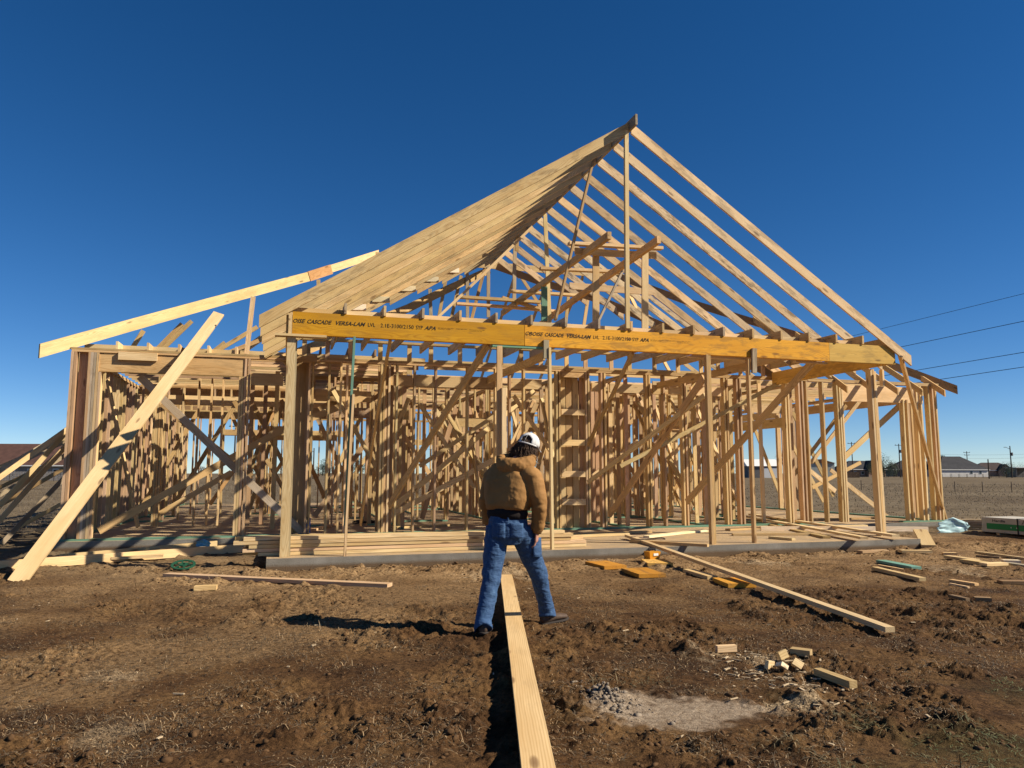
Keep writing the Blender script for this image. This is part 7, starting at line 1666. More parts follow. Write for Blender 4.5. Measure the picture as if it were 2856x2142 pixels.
P=far(40,150); P.z=.1; hip_house('ranch_house','long ranch house with brown shingle roof and white trim beyond the left wall',(P.x,P.y,.0),.1,38,11,2.9,7.2,simple('tan_siding',(.30,.25,.2),.9,1,.2),ROOFB,wins=[(-4,1.5,2.2,1.5),(1.5,1.5,3.0,1.6),(6,1.5,1.6,1.5),(11,1.5,2.4,1.5)])
e=empty('metal_shed','open white-roofed metal shed at the right edge of the field','shed',far(2850,260,0)); link('roof',mesh('roof',*join([bxv(0,0,3.3,8,6,.2)])),TRIM,e); link('wall',mesh('wall',*bxv(0,2.6,1.5,7.4,.1,3.4)),GWALL,e)
for x in (-3.6,0,3.6): link('post',mesh('post',*bxv(x,-2.7,1.5,.15,.15,3.4)),GWALL,e)
link('side_wall',mesh('side_wall',*bxv(-3.7,0,1.5,.1,5,3.3)),GWALL,e)
e=empty('metal_building','distant pale ribbed metal building seen through the right wall studs','shed',far(2276,210,0)); mm,nn,pp=mat('ribbed'); wv_=N(nn,'TexWave',Scale=1.3); nn.links.new(N(nn,'TexCoord').outputs['Object'],wv_.inputs['Vector']); nn.links.new(ramp(nn,wv_.outputs['Fac'],[(.4,(.42,.42,.38)),(.6,(.18,.20,.18))]).outputs[0],pp.inputs['Base Color'])
link('wall',mesh('wall',*bxv(0,0,1.9,7,8,4.4)),mm,e); link('roof',mesh('roof',[(-3.8,-4.3,4.1),(3.8,-4.3,4.1),(3.8,4.3,4.1),(-3.8,4.3,4.1),(0,-4.3,5.2),(0,4.3,5.2)],[(0,1,4),(1,2,5,4),(2,3,5),(3,0,4,5),(3,2,1,0)]),ROOFB,e)
e=empty('metal_building','distant long white metal building behind the porch frame','shed',far(2118,230,0)); link('wall',mesh('wall',*bxv(0,0,1.6,9,8,3.8)),GWALL,e); link('roof',mesh('roof',[(-5,-4.3,3.5),(5,-4.3,3.5),(5,4.3,3.5),(-5,4.3,3.5),(-5,0,5.6),(5,0,5.6)],[(0,1,5,4),(2,3,4,5),(1,2,5),(3,0,4),(3,2,1,0)]),TRIM,e); link('door',mesh('door',*bxv(2,-4.05,1.5,4,.1,3)),TRIM,e)
# water tower
e=empty('water_tower','tiny white water tower on the horizon seen through the left of the frame','water tower',far(941,900,0))
def lathe(prof,n=24):
    V=[];F=[]
    for r,z in prof: V+=[(r*math.cos(k/n*6.2832),r*math.sin(k/n*6.2832),z) for k in range(n)]
    for i in range(len(prof)-1):
        for k in range(n): F.append((i*n+k,i*n+(k+1)%n,(i+1)*n+(k+1)%n,(i+1)*n+k))
    return V,F
link('tank',mesh('tank',*lathe([(.1,11),(1.6,11.2),(1.7,13),(1.6,15),(1.0,16),(.05,16.4)]),True),TRIM,e); link('column',mesh('column',*lathe([(1.4,-1),(.7,2),(.6,11.2)])),TRIM,e)
# poles and power lines
POLE=simple('pole_wood',(.07,.05,.035),.9,3,.3); WIRE=simple('wire',(.03,.03,.035),.6)
def pole(lb,p,H,arms=1,tr=False,lamp=False):
    e=empty('utility_pole',lb,'utility pole',p,group='utility poles around the site'); link('mast',mesh('mast',*tube([(0,0,-1),(0,0,H)],.17,8,taper=[1.2,.8])),POLE,e)
    for i in range(arms):
        a=link('crossarm',mesh('crossarm',*bxv(0,0,H-.5-i*1.0,2.6-.5*i,.14,.16)),POLE,e)
        for x in (-1.1,0,1.1): link('insulator',mesh('insulator',*tube([(x*(1-.2*i),0,H-.42-i),(x*(1-.2*i),0,H-.15-i)],.07,6)),GWALL,a)
    if tr: link('transformer',mesh('transformer',*tube([(.45,0,H-3),(.45,0,H-2)],.3,10)),GWALL,e)
    if lamp: link('lamp',mesh('lamp',*join([tube([(0,0,H-1),(-1.2,0,H-.4)],.06,6),bxv(-1.5,0,H-.4,.7,.25,.15)])),GWALL,e)
pole('utility pole with forked top behind the right bay of the frame',far(2379,250),zpx(1233,250),1)
pole('utility pole with transformer beside the bare tree behind the right bay',far(2511,250),zpx(1238,250),1,True)
pole('utility pole with a wide crossarm left of the bare tree in the field',far(2700,300),zpx(1259,300),2)
pole('short thin pole in front of the brown-roofed house',far(2758,200),zpx(1281,200),0)
pole('tall leaning-armed utility pole near the right edge',far(2822,230),zpx(1244,230),0,True,True)
pole('dark utility pole seen through the garage opening',far(652,150),zpx(1182,150),1)
pole('thin street light pole seen through the left rooms of the frame',far(874,190),zpx(1250,190),0,False,True)
# lines: parallel runs over the right of the site, carried by two poles beyond the photograph and one behind
def wires():
    e=empty('power_line','four dark power lines crossing the sky at the right','power line',(0,0,0))
    d=Vector((-.293,.956,0)); 
    for k,(px,py) in enumerate(((2856,808),(2856,887),(2856,976),(2856,1018))):
        z=[10.5,9.1,7.5,6.8][k]; D=(z-1.385)*2116/(1320-py)*1.02
        P=Vector((D*(px-1428)/2116,D,z)); pts=[]
        for i in range(41):
            s=-40+i*6.5; q=(i-11)/29; pts.append(P+d*s+Vector((0,0,.0008*(s**2)*(.35) if s<0 else -.006*s+.00006*s*s)))
        link('wire',mesh('wire',*tube(pts,.016+.004*(k==0)*-1,5,False)),WIRE,e)
wires()
def wirerun(lb,px1,px2,dist,z,zz=.6):
    a=far(px1,dist,z);b=far(px2,dist,z); pts=[a.lerp(b,i/16)-Vector((0,0,zz*4*(i/16)*(1-i/16))) for i in range(17)]; link('overhead_wire',mesh('overhead_wire',*tube(pts,.03,5,False)),WIRE,label=lb,cat='wire')
wirerun('upper thin wire running between the distant poles at the right',2511,2960,295,zpx(1262,295),1.0); wirerun('lower thin wire running between the distant poles at the right',2511,2960,296,zpx(1271,296),1.2)
# field fence
FM=simple('rust_steel',(.05,.035,.025),.9)
for i,px in enumerate((2400,2532,2660,2737,2818)):
    P=far(px,56 if px>2600 else 62); z=g1(P.x,P.y); lb=['thin steel fence post seen right of the corner post','thin steel fence post seen between the right wall posts','leftmost steel fence post standing clear in the open field','middle steel fence post standing clear in the open field','rightmost steel fence post standing clear in the open field'][i]
    link('fence_post',mesh('fence_post',*tube([(0,0,-.3),(0,0,.80)],.025,6)),FM,label=lb,cat='fence post',group='steel posts in the field',loc=(P.x,P.y,z))
V_,F_=join([bxv(0,0,.6,.05,.05,1.2)]+[bxv(0,0,.25+.3*k,40,.03,.03) for k in range(4)]+[bxv(-20+2.5*k,0,.6,.07,.07,1.3) for k in range(17)])
for px,dist,lb in ((2650,235,'low dark pipe fence in front of the distant houses on the right'),(2830,240,'low dark pipe fence before the shed at the right edge')): link('pipe_fence',mesh('pipe_fence',V_,F_),FM,label=lb,cat='fence',loc=far(px,dist,0))
P=far(110,128); link('pipe_fence',mesh('pipe_fence',V_,F_),FM,label='thin dark pipe fence in front of the ranch house at the left',cat='fence',loc=(P.x,P.y,0))
P=far(40,140); link('picket_fence',mesh('picket_fence',*join([bxv(-22+.55*k,0,.75,.42,.05,1.9) for k in range(80)]+[bxv(0,.05,1.4,44,.05,.1)])),simple('fence_grey',(.33,.30,.27),.9,1,.2),label='pale board fence along the ranch house at the left',cat='fence',loc=(P.x,P.y,0))
P=far(2377,235); link('board_fence',mesh('board_fence',*join([bxv(-2.2+.42*k,0,.8,.38,.06,2.0) for k in range(11)])),simple('fence_brown',(.09,.055,.035),.9,1,.3),label='short brown board fence in front of the distant brick house',cat='fence',loc=(P.x,P.y,0))
# trees
LEAF=simple('evergreen',(.030,.045,.022),.9,1.5,.45); BARK=simple('bark',(.10,.075,.055),.95,5,.3)
def branchy(parts,p,d,L,r,depth,spread=.55):
    q=p+d*L; parts.append(tube([p,p.lerp(q,.5)+Vector((random.gauss(0,.03),random.gauss(0,.03),0))*L,q],r,5,False,[1,.85,.65]))
    if depth==0: return
    for i in range(3 if depth>1 else 4):
        nd=(d+Vector((random.gauss(0,spread),random.gauss(0,spread),random.gauss(.12,.25)))).normalized(); branchy(parts,p.lerp(q,random.uniform(.6,1)),nd,L*random.uniform(.6,.8),r*.6,depth-1,spread)
def bare(lb,p,H):
    e=empty('bare_tree',lb,'tree',p); parts=[]; base=Vector((0,0,H*.2))
    link('trunk',mesh('trunk',*tube([(0,0,-.5),(0,0,H*.22)],H*.03,8,taper=[1.2,.9])),BARK,e)
    for i in range(6): branchy(parts,base,Vector((random.gauss(0,.5),random.gauss(0,.5),1)).normalized(),H*.3,H*.016,3)
    link('crown',mesh('crown',*join(parts)),BARK,e)
def green(lb,p,H,W,nm='evergreen_tree',lobes=9):
    e=empty(nm,lb,'tree',p); link('trunk',mesh('trunk',*tube([(0,0,-.5),(0,0,H*.5)],H*.03,8)),BARK,e)
    V=[];F=[];n=0; cs=[(random.gauss(0,W*.2),random.gauss(0,W*.2),H*random.uniform(.25,.8),W*random.uniform(.18,.32)) for _ in range(lobes)]
    for i in range(3600):
        cx,cy,cz,r=random.choice(cs); v=Vector((random.gauss(0,1),random.gauss(0,1),random.gauss(0,1))).normalized()*r*random.uniform(.6,1.12); c=Vector((cx,cy,cz))+Vector((v.x,v.y,v.z*1.15)); s=H*random.uniform(.012,.028)
        a=Vector((random.gauss(0,1),random.gauss(0,1),random.gauss(0,1))).normalized(); b=a.orthogonal().normalized()
        V+=[c+a*s,c+b*s*.7,c-a*s,c-b*s*.7]; F.append((n,n+1,n+2,n+3)); n+=4
    link('crown',mesh('crown',V,F),LEAF,e)
def H_(py,d): return zpx(py,d)
green('broad dark evergreen rising behind the right bay posts',far(2466,270),H_(1272,270),10); green('dark evergreen behind the white-walled house, its tip above the roof',far(2622,340),H_(1262,340),6)
green('dark shrubby tree between the evergreen and the dark-roofed house',far(2440,290),H_(1292,290),7); green('round dark bush left of the tall leaning-armed pole',far(2806,240),H_(1297,240),7,'round_bush'); green('low dark bush at the far right edge behind the shed',far(2850,300),H_(1300,300),8,'round_bush')
green('dark evergreen seen between the last wall posts on the right',far(2556,330),H_(1270,330),7)
bare('spreading bare tree beside the transformer pole',far(2500,300),H_(1277,300)); bare('single bare tree standing in front of the brown-roofed house',far(2718,300),H_(1284,300)); bare('bare tree seen above the white metal building through the frame',far(2190,260),H_(1240,260)); bare('bare tree seen low through the garage opening',far(560,300),H_(1292,300))
for i,(px,d,hh,ww) in enumerate(((700,420,9,16),(820,450,8,14),(900,430,9,13),(1010,460,9,15),(2000,400,9,14))): green(['dark tree on the horizon behind the garage','dark tree on the horizon left of the water tower','low dark tree on the horizon next to the water tower','dark tree on the horizon behind the middle of the frame','dark tree on the horizon behind the right rooms'][i],far(px,d),hh,ww)
# ------------------------------------------------------------------ the person
def loft(rings,n=18,cap=True,e=1.0):
    """rings: (centre, rx, ry, axis direction optional) -> closed tube with elliptical sections"""
    V=[];F=[]; C=[Vector(r[0]) for r in rings]; X=Vector((1,0,0))
    for i,r in enumerate(rings):
        d=(C[min(i+1,len(C)-1)]-C[max(i-1,0)]).normalized()
        if len(r)>3: X=Vector(r[3])
        a=(X-d*X.dot(d)).normalized(); b=d.cross(a)
        f_=lambda q: math.copysign(abs(q)**e,q); V+=[tuple(C[i]+a*f_(math.cos(k/n*6.2832))*r[1]+b*f_(math.sin(k/n*6.2832))*r[2]) for k in range(n)]
    for i in range(len(C)-1):
        for k in range(n): F.append((i*n+k,i*n+(k+1)%n,(i+1)*n+(k+1)%n,(i+1)*n+k))
    F+=[tuple(range(n))[::-1],tuple(range((len(C)-1)*n,len(C)*n))]
    return V,F
def folds(rings,n,amp,f=5,zones=()):
    out=[]; m=len(rings)-1; ph=random.uniform(0,50)
    for i in range(n+1):
        s=i/n*m; k=min(int(s),m-1); q=s-k; c=Vector(rings[k][0]).lerp(Vector(rings[k+1][0]),q); rx=rings[k][1]*(1-q)+rings[k+1][1]*q; ry=rings[k][2]*(1-q)+rings[k+1][2]*q
        am=amp*(.45+sum(math.exp(-((i/n-z)/.12)**2) for z in zones)); w1=vnoise(np.array([i/n*f*3+ph]),np.array([1.5]),3)[0]-.5; w2=vnoise(np.array([i/n*f*3+ph]),np.array([9.5]),5)[0]-.5; w3=vnoise(np.array([i/n*f*3+ph]),np.array([5.5]),6)[0]-.5
        r=(c+Vector((w2,w3,0))*am*rx*1.3,rx*(1+am*w1*2),ry*(1+am*(w1+w2)))
        if i==0 and len(rings[0])>3: r=r+(rings[0][3],)
        out.append(r)
    return out
def ball(c,rx,ry,rz,M=None):
    V,F=ico(3); V=V*[rx,ry,rz]
    if M is not None: V=V@np.array(M).T
    return [tuple(v) for v in V+np.array(c)],F
def organic(name,parts,m,parent,voxel,smooth=4,wr=(),**k):
    me=mesh(name,*join(parts),smooth=True); o=link(name,me,m,parent,**k)
    r=o.modifiers.new('r','REMESH'); r.mode='VOXEL'; r.voxel_size=voxel; r.use_smooth_shade=True
    s=o.modifiers.new('s','SMOOTH'); s.iterations=smooth; s.factor=.6
    for i,(size,stren) in enumerate(wr):
        t=bpy.data.textures.new(name+'_t%d'%i,'CLOUDS'); t.noise_scale=size; t.noise_depth=2; d=o.modifiers.new('d%d'%i,'DISPLACE'); d.texture=t; d.strength=stren; d.mid_level=.5; d.texture_coords='LOCAL'
    return o
SKIN=simple('skin',(.45,.22,.15),.55,60,.15,.1)
man=empty('person','person seen from behind in brown hooded jacket, blue jeans and white cap','person',(0,6.85,0))
O=Vector((0,6.85,0))
def L_(x,y,z): return Vector((x,y,z))-O
# measured joints
pel=L_(-.036,6.85,.90); kL=L_(-.18,6.76,.475); aL=L_(-.25,6.59,.10); kR=L_(.245,7.03,.46); aR=L_(.325,7.20,.12); hL=L_(-.135,6.84,.86); hR=L_(.09,6.88,.86)
che=L_(-.035,6.87,1.22); nk=L_(.04,6.93,1.49); hd=L_(.135,6.98,1.625); sL=L_(-.175,7.05,1.385); sR=L_(.185,6.80,1.385); eL=L_(-.235,7.07,1.15); wL=L_(-.215,7.16,.92); eR=L_(.25,6.77,1.12); wR=L_(.225,6.83,.87); ha=L_(.205,6.96,.80)
upH=Vector((.28,.10,.95)).normalized(); fwdH=Vector((.35,.90,-.25)).normalized(); fwdH=(fwdH-upH*fwdH.dot(upH)).normalized(); rtH=fwdH.cross(upH); MH=Matrix((rtH,fwdH,upH)).transposed()
def hp(x,y,z): return hd+MH@Vector((x,y,z))
def fing(p,dirs,Ls,r): 
    pts=[p]
    for d,l in zip(dirs,Ls): pts.append(pts[-1]+Vector(d).normalized()*l)
    return loft([(q,r*(1-.08*i),r*(1-.08*i)) for i,q in enumerate(pts)],10)
def hand(w_,side,fw_=Vector((0,1,0)),inn=Vector((-1,0,0))):
    P=[]; dn=Vector((-.1*side,.02,-1)).normalized(); 
    P.append(loft([(w_-dn*.04,.026,.020,fw_),(w_,.028,.019,fw_),(w_+dn*.035,.040,.016,fw_),(w_+dn*.075,.043,.016,fw_),(w_+dn*.092,.040,.013,fw_)],14))
    base=w_+dn*.088
    for i,(o,l) in enumerate(((-.030,.9),(-.010,1.0),(.011,.95),(.030,.78))):
        p=base-fw_*o; c=.25+.12*i
        P.append(fing(p,[dn+inn*c*.5,dn+inn*c*1.4,dn*.5+inn*c*2.4],[.040*l,.026*l,.020*l],.0088 if i<3 else .0078))
    P.append(fing(w_+dn*.025+fw_*.032,[dn*.7+fw_*.7+inn*.3,dn+fw_*.25+inn*.5,dn+inn*.6],[.036,.028,.022],.0105))
    return P
body=[loft([(pel+Vector((0,0,-.06)),.13,.10),(pel,.15,.115),(pel+Vector((0,.005,.12)),.145,.11),(che,.165,.115),(che+Vector((.005,.03,.14)),.15,.10),(nk-Vector((0,0,.06)),.08,.07),(nk,.058,.058),(hd-Vector((.02,.02,.08)),.055,.058)]),
 ball(hp(0,.0,.015),.075,.094,.105,MH),ball(hp(0,.05,-.05),.055,.050,.06,MH),ball(hp(0,.098,-.01),.012,.02,.02,MH),ball(hp(.077,-.005,-.01),.010,.018,.030,MH),ball(hp(-.077,-.005,-.01),.010,.018,.030,MH),ball(hp(0,.082,-.045),.024,.014,.010,MH)]
for s_,e_,w_ in ((sL,eL,wL),(sR,eR,wR)): body.append(loft([(s_+Vector((-.06 if s_.x>0 else .06,0,.02)),.05,.05),(s_,.055,.055),(s_.lerp(e_,.5),.045,.045),(e_,.038,.038),(e_.lerp(w_,.4),.038,.036),(w_,.026,.024)],14))
for h_,k_,a_ in ((hL,kL,aL),(hR,kR,aR)): body.append(loft([(h_+Vector((0,0,.05)),.085,.09),(h_.lerp(k_,.3),.08,.085),(k_,.055,.058),(k_.lerp(a_,.35),.055,.058),(a_,.035,.04),(a_-Vector((0,-.03,.03)),.035,.05)],14))
body+=hand(wR-Vector((0,0,.0)),1,Vector((.25,.97,0)).normalized(),Vector((-.9,.3,0)).normalized()); body+=hand(wL,-1,Vector((0,1,0)),Vector((1,0,0)))
organic('body',body,SKIN,man,.0055,3)
# trousers
mj,n,p=mat('denim'); tc=N(n,'TexCoord').outputs['Object']; a=N(n,'TexNoise',Scale=5.0,Detail=5.0,Roughness=.6); n.links.new(tc,a.inputs['Vector']); b=N(n,'TexNoise',Scale=1.0,Detail=5.0,Roughness=.6); n.links.new(vmul(n,tc,(45,45,12)),b.inputs['Vector'])
c=ramp(n,a.outputs['Fac'],[(.3,(.014,.045,.115)),(.7,(.024,.070,.165))]).outputs[0]; c=mixc(n,ramp(n,b.outputs['Fac'],[(.5,(0,0,0)),(.7,(.6,.6,.6))]).outputs[0],c,(.06,.13,.24)); n.links.new(c,p.inputs['Base Color']); p.inputs['Roughness'].default_value=.85
fo=N(n,'TexNoise',Scale=1.0,Detail=3.0,Roughness=.55,Distortion=.6); n.links.new(vmul(n,tc,(8,8,20)),fo.inputs['Vector']); b1=N(n,'Bump',Strength=.85,Distance=.022); n.links.new(fo.outputs['Fac'],b1.inputs['Height']); b2=N(n,'Bump',Strength=.2,Distance=.003); n.links.new(b.outputs['Fac'],b2.inputs['Height']); n.links.new(b1.outputs[0],b2.inputs['Normal']); n.links.new(b2.outputs[0],p.inputs['Normal'])
tr=[loft([(pel+Vector((0,0,-.13)),.13,.12),(pel+Vector((0,-.01,-.06)),.175,.15),(pel+Vector((0,-.005,.03)),.178,.148),(pel+Vector((0,0,.16)),.165,.125),(pel+Vector((0,0,.2)),.16,.12)],24),
 ball(pel+Vector((-.075,-.065,-.035)),.085,.08,.10),ball(pel+Vector((.075,-.06,-.035)),.085,.08,.10)]
for h_,k_,a_,hem in ((hL,kL,aL,L_(-.245,6.575,.085)),(hR,kR,aR,L_(.335,7.19,.065))):
    tr.append(loft(folds([(h_+Vector((0,0,.06)),.10,.12),(h_,.108,.122),(h_.lerp(k_,.3),.105,.115),(h_.lerp(k_,.65),.092,.100),(k_,.080,.088),(k_.lerp(a_,.3),.075,.085),(k_.lerp(a_,.65),.072,.080),(a_,.074,.080),(hem,.080,.088)],60,.08,9,(.5,.92)),22))
organic('jeans',tr,mj,man,.008,4,((.12,.010),(.035,.009)))
STI=simple('stitch',(.10,.17,.32),.8)
def patch(name,c,nrm,w_,h_,m,upv=(0,0,1)):
    nrm=Vector(nrm).normalized(); u_=Vector(upv); x=u_.cross(nrm).normalized(); u_=nrm.cross(x)
    V=[];F=[]; K=6
    for i in range(K+1):
        for j in range(K+1):
            a=i/K-.5;b=j/K-.5; V.append(tuple(Vector(c)+x*a*w_+u_*b*h_-nrm*(a*a)*w_*.55))
    for i in range(K):
        for j in range(K): o=i*(K+1)+j; F.append((o,o+1,o+K+2,o+K+1))
    o=link(name,mesh(name,V,F,True),m,man); s=o.modifiers.new('s','SOLIDIFY'); s.thickness=.006; return o
patch('back_pocket',pel+Vector((-.085,-.158,-.015)),(-.3,-1,0),.12,.13,mj); patch('back_pocket',pel+Vector((.075,-.156,-.015)),(.15,-1,0),.12,.13,mj); patch('leg_pocket',hR.lerp(kR,.28)+Vector((.10,-.075,-.02)),(.8,-.75,.05),.11,.17,mj)
patch('belt_loop',pel+Vector((0,-.14,.10)),(0,-1,0),.012,.07,mj)
# boots
BOOT=simple('boot_leather',(.10,.062,.040),.7,20,.4,.3); SOLE=simple('boot_sole',(.03,.022,.018),.8)
def boot(c,yaw,pitch):
    M=Matrix.Rotation(yaw,3,'Z')@Matrix.Rotation(pitch,3,'X')
    q=lambda x,y,z: Vector(c)+M@Vector((x,y,z))
    o=organic('boot',[loft([(q(0,.0,.14),.036,.042),(q(0,0,.10),.040,.048),(q(0,.0,.06),.042,.055)]),loft([(q(0,-.075,.045),.03,.03),(q(0,-.05,.045),.042,.04),(q(0,.04,.05),.045,.042),(q(0,.12,.04),.05,.032),(q(0,.175,.033),.046,.026),(q(0,.205,.03),.03,.018)],16)],BOOT,man,.008,3)
    V,F=loft([(q(0,-.082,.010),.030,.012),(q(0,-.04,.010),.043,.014),(q(0,.05,.010),.046,.013),(q(0,.12,.010),.053,.013),(q(0,.18,.012),.049,.012),(q(0,.215,.016),.028,.010)],14); link('sole',mesh('sole',V,F,True),SOLE,o)
boot(L_(-.238,6.605,g1(-.235,6.58)+.0),R(-8),R(-2)); boot(L_(.335,7.20,g1(.335,7.2)+.0),R(-62),R(6))
# jacket
mk,n,p=mat('duck_canvas'); tc=N(n,'TexCoord').outputs['Object']; a=N(n,'TexNoise',Scale=4.0,Detail=6.0,Roughness=.6); n.links.new(tc,a.inputs['Vector']); b=N(n,'TexNoise',Scale=180.0,Detail=2.0); n.links.new(tc,b.inputs['Vector'])
n.links.new(ramp(n,a.outputs['Fac'],[(.3,(.215,.100,.022)),(.65,(.31,.150,.038))]).outputs[0],p.inputs['Base Color']); p.inputs['Roughness'].default_value=.85
fo=N(n,'TexNoise',Scale=1.0,Detail=3.0,Distortion=.8); n.links.new(vmul(n,tc,(7,7,9)),fo.inputs['Vector']); b1=N(n,'Bump',Strength=.6,Distance=.010); n.links.new(fo.outputs['Fac'],b1.inputs['Height']); b2=N(n,'Bump',Strength=.15,Distance=.002); n.links.new(b.outputs['Fac'],b2.inputs['Height']); n.links.new(b1.outputs[0],b2.inputs['Normal']); n.links.new(b2.outputs[0],p.inputs['Normal'])
wz=L_(-.041,6.85,1.03)
jk=[loft([(wz+Vector((0,0,.03)),.183,.130,(.93,-.37,0)),(wz+Vector((0,0,.055)),.20,.150),(wz+Vector((.01,0,.10)),.215,.150,(.88,-.47,0)),(che,.228,.145,(.86,-.5,0)),(che+Vector((0,.02,.10)),.222,.135),(che+Vector((.005,.035,.165)),.190,.115),(nk-Vector((.02,.01,.085)),.15,.115),(nk-Vector((.0,.0,.02)),.085,.08)],32,True,.72)]
for s_,e_,w_,o_ in ((sL,eL,wL,-1),(sR,eR,wR,1)):
    s0=s_+Vector((-.05*o_,0,-.005)); 
    jk.append(loft(folds([(s0,.07,.08),(s_+Vector((0,0,-.03)),.088,.098),(s_.lerp(e_,.45)+Vector((-.008*o_,0,0)),.088,.096),(e_.lerp(s_,.15)-Vector((.012*o_,0,0)),.082,.090),(e_-Vector((.008*o_,0,0)),.077,.085),(e_.lerp(w_,.35),.068,.075),(e_.lerp(w_,.75),.062,.066),(e_.lerp(w_,.95),.056,.058)],46,.12,9,(.45,.6,.95)),22))
jk.append(ball(sR+Vector((-.02,0,-.02)),.10,.10,.085)); jk.append(ball(sL+Vector((.02,0,-.02)),.10,.10,.085))
organic('jacket',jk,mk,man,.0075,5,((.16,.012),(.05,.009)))
# rib knit hem and cuffs
KN=simple('rib_knit',(.018,.012,.010),.95,60,.3,.3)
link('waistband',mesh('waistband',*loft([(wz-Vector((0,0,.05)),.176,.138,(.95,-.3,0)),(wz-Vector((0,0,.01)),.188,.148),(wz+Vector((0,0,.045)),.184,.138)],28),True),KN,man)
for e_,w_ in ((eL,wL),(eR,wR)): link('cuff',mesh('cuff',*loft([(e_.lerp(w_,.90),.050,.052),(e_.lerp(w_,1.04),.040,.042)],20),True),mk,man)
# hood lying on the back
hdp=[]; c0=L_(.035,6.885,1.475)
rr=[]
for i in range(15):
    a=math.pi*(1.02+i/14*.96); rr.append((c0+Vector((math.cos(a)*.145,math.sin(a)*.075-.008,.030-.06*abs(math.sin(a))+.02*math.cos(a)*.3)),.052+.030*math.sin((i/14)*math.pi),.038+.026*math.sin((i/14)*math.pi),(0,0,1)))
hdp.append(loft(rr,16)); hdp.append(ball(c0+Vector((-.005,-.055,-.045)),.125,.050,.060))
hdp.append(loft([(c0+Vector((-.15,.0,.03)),.045,.045,(0,0,1)),(c0+Vector((-.09,.10,.045)),.045,.045),(c0+Vector((.03,.13,.05)),.04,.045),(c0+Vector((.12,.08,.05)),.045,.045),(c0+Vector((.155,.0,.035)),.045,.045)],14))
organic('hood',hdp,mk,man,.009,5,((.07,.022),(.03,.008)))
# hair: many curly locks
HAIR=simple('hair_brown',(.10,.055,.03),.7,80,.5); HAIRG=simple('hair_grey',(.36,.26,.18),.7,60,.4)
def locks(name,n_,origins,m):
    parts=[]
    for i in range(n_):
        p,d,L=origins(); a0=random.random()*6.28; fr=random.uniform(70,120); am=random.uniform(.004,.010); pts=[]
        for k in range(9):
            s=k/8*L; q=p+d*s+Vector((math.cos(a0+s*fr),math.sin(a0+s*fr),math.sin(a0*2+s*fr*.8)))*am+Vector((0,0,-s*s*1.2)); pts.append(q)
        parts.append(tube(pts,.0028,4,False,[1,1.2,1.2,1.1,1,.9,.8,.6,.3]))
    link(name,mesh(name,*join(parts),smooth=True),m,man)
def o1():
    th=random.uniform(-2.5,2.5); z=random.uniform(-.09,.075); r=math.sqrt(max(.05,1-(z/.12)**2)); x=math.sin(th)*.078*r; y=-math.cos(th)*.09*r
    if y>.03: y=.03
    p=hp(x,y,z+.01); d=(MH@Vector((x*3,y*2.2,-.35+random.uniform(-.2,.2)))).normalized()+Vector((-.25,-.05,-.55)); d.normalize(); return p,d,random.uniform(.04,.115)
def o1b():
    if random.random()<.72: return o1()
    p=hp(random.uniform(-.09,-.05),random.uniform(-.06,.02),random.uniform(-.10,.0)); d=Vector((-.75+random.gauss(0,.25),random.gauss(0,.2),-.55)).normalized(); return p,d,random.uniform(.05,.11)
locks('hair',850,o1b,HAIR)
def o2(): p=hp(random.uniform(.055,.08),random.uniform(-.05,.07),random.uniform(-.11,-.04)); d=Vector((.35+random.gauss(0,.3),random.gauss(0,.3),-.8)).normalized(); return p,d,random.uniform(.03,.075)
locks('beard',220,o2,HAIRG)
link('hair_mass',mesh('hair_mass',*join([ball(hp(0,-.012,.0),.086,.092,.112,MH),ball(hp(-.01,-.015,-.095),.088,.080,.075,MH)]),True),simple('hair_under',(.045,.025,.015),.9,60,.4,.8),man)
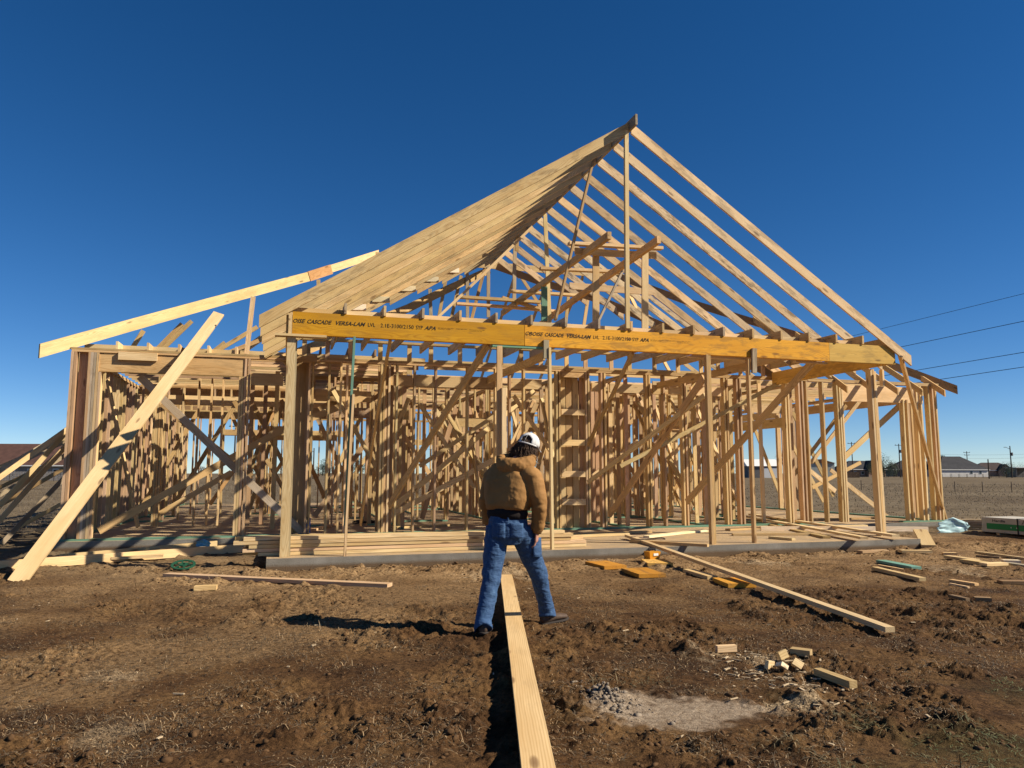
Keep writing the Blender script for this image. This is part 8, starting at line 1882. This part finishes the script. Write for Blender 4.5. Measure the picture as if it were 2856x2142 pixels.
# cap: dome of panels with opening at the back and a brim
CAP=simple('cap_white',(.62,.60,.57),.8,150,.15,.3)
def cap():
    e=link('cap',None,None,man); nu,nv=40,14; V=[];F=[]; upC=Vector((.30,.05,.93)).normalized(); fC=(fwdH-upC*fwdH.dot(upC)).normalized(); rC=fC.cross(upC); MC=Matrix((rC,fC,upC)).transposed(); hc=hp(.012,.006,.038)
    q=lambda x,y,z: hc+MC@Vector((x,y,z))
    for j in range(nv+1):
        ph=j/nv*math.pi/2
        for i in range(nu):
            a=i/nu*2*math.pi; r=math.cos(ph); z=math.sin(ph)*.098; sq=1-.012*abs(math.sin(3*a)); back=max(0,-math.sin(a))
            low=-.022*(1-back)+.012; V.append(tuple(q(math.cos(a)*.094*r*sq,math.sin(a)*.110*r*sq,z if j else low*0-.018)))
    keep=lambda i,j: not (j<6 and 26<=i<34 and ((i-30)**2/16+(j)**2/30)<1)
    for j in range(nv):
        for i in range(nu):
            if keep(i,j): F.append((j*nu+i,j*nu+(i+1)%nu,(j+1)*nu+(i+1)%nu,(j+1)*nu+i))
    d=link('crown',mesh('crown',V,F,True),CAP,e); s=d.modifiers.new('s','SOLIDIFY'); s.thickness=.004; s.offset=1
    V=[];F=[]
    for j in range(6):
        for i in range(15):
            a=R(18+144*i/14); rr=.0+j/5*.072; V.append(tuple(q(math.cos(a)*(.094+rr*.35),math.sin(a)*(.110+rr),-.016-.012*(j/5)-.018*math.cos(a)**2*(j/5))))
    for j in range(5):
        for i in range(14): o=j*15+i; F.append((o,o+1,o+16,o+15))
    d=link('brim',mesh('brim',V,F,True),CAP,e); s=d.modifiers.new('s','SOLIDIFY'); s.thickness=.004
    for a in range(6):
        aa=a*math.pi/3+.52; pts=[q(math.cos(aa)*.096*math.cos(t*.15),math.sin(aa)*.112*math.cos(t*.15),math.sin(t*.15)*.101) for t in range(0,11)]
        link('seam',mesh('seam',*tube(pts,.0016,4,False)),simple('cap_seam',(.42,.40,.38),.8) if a==0 else bpy.data.materials['cap_seam'],e)
    pts=[q(math.cos(t)*.096,math.sin(t)*.112,-.012+.0) for t in [R(200+14*k) for k in range(11)]]; link('back_strap',mesh('back_strap',*tube(pts,.008,6,False)),CAP,e)
    link('button',mesh('button',*ball(q(0,0,.1),.008,.008,.004,MC),True),CAP,e)
cap()
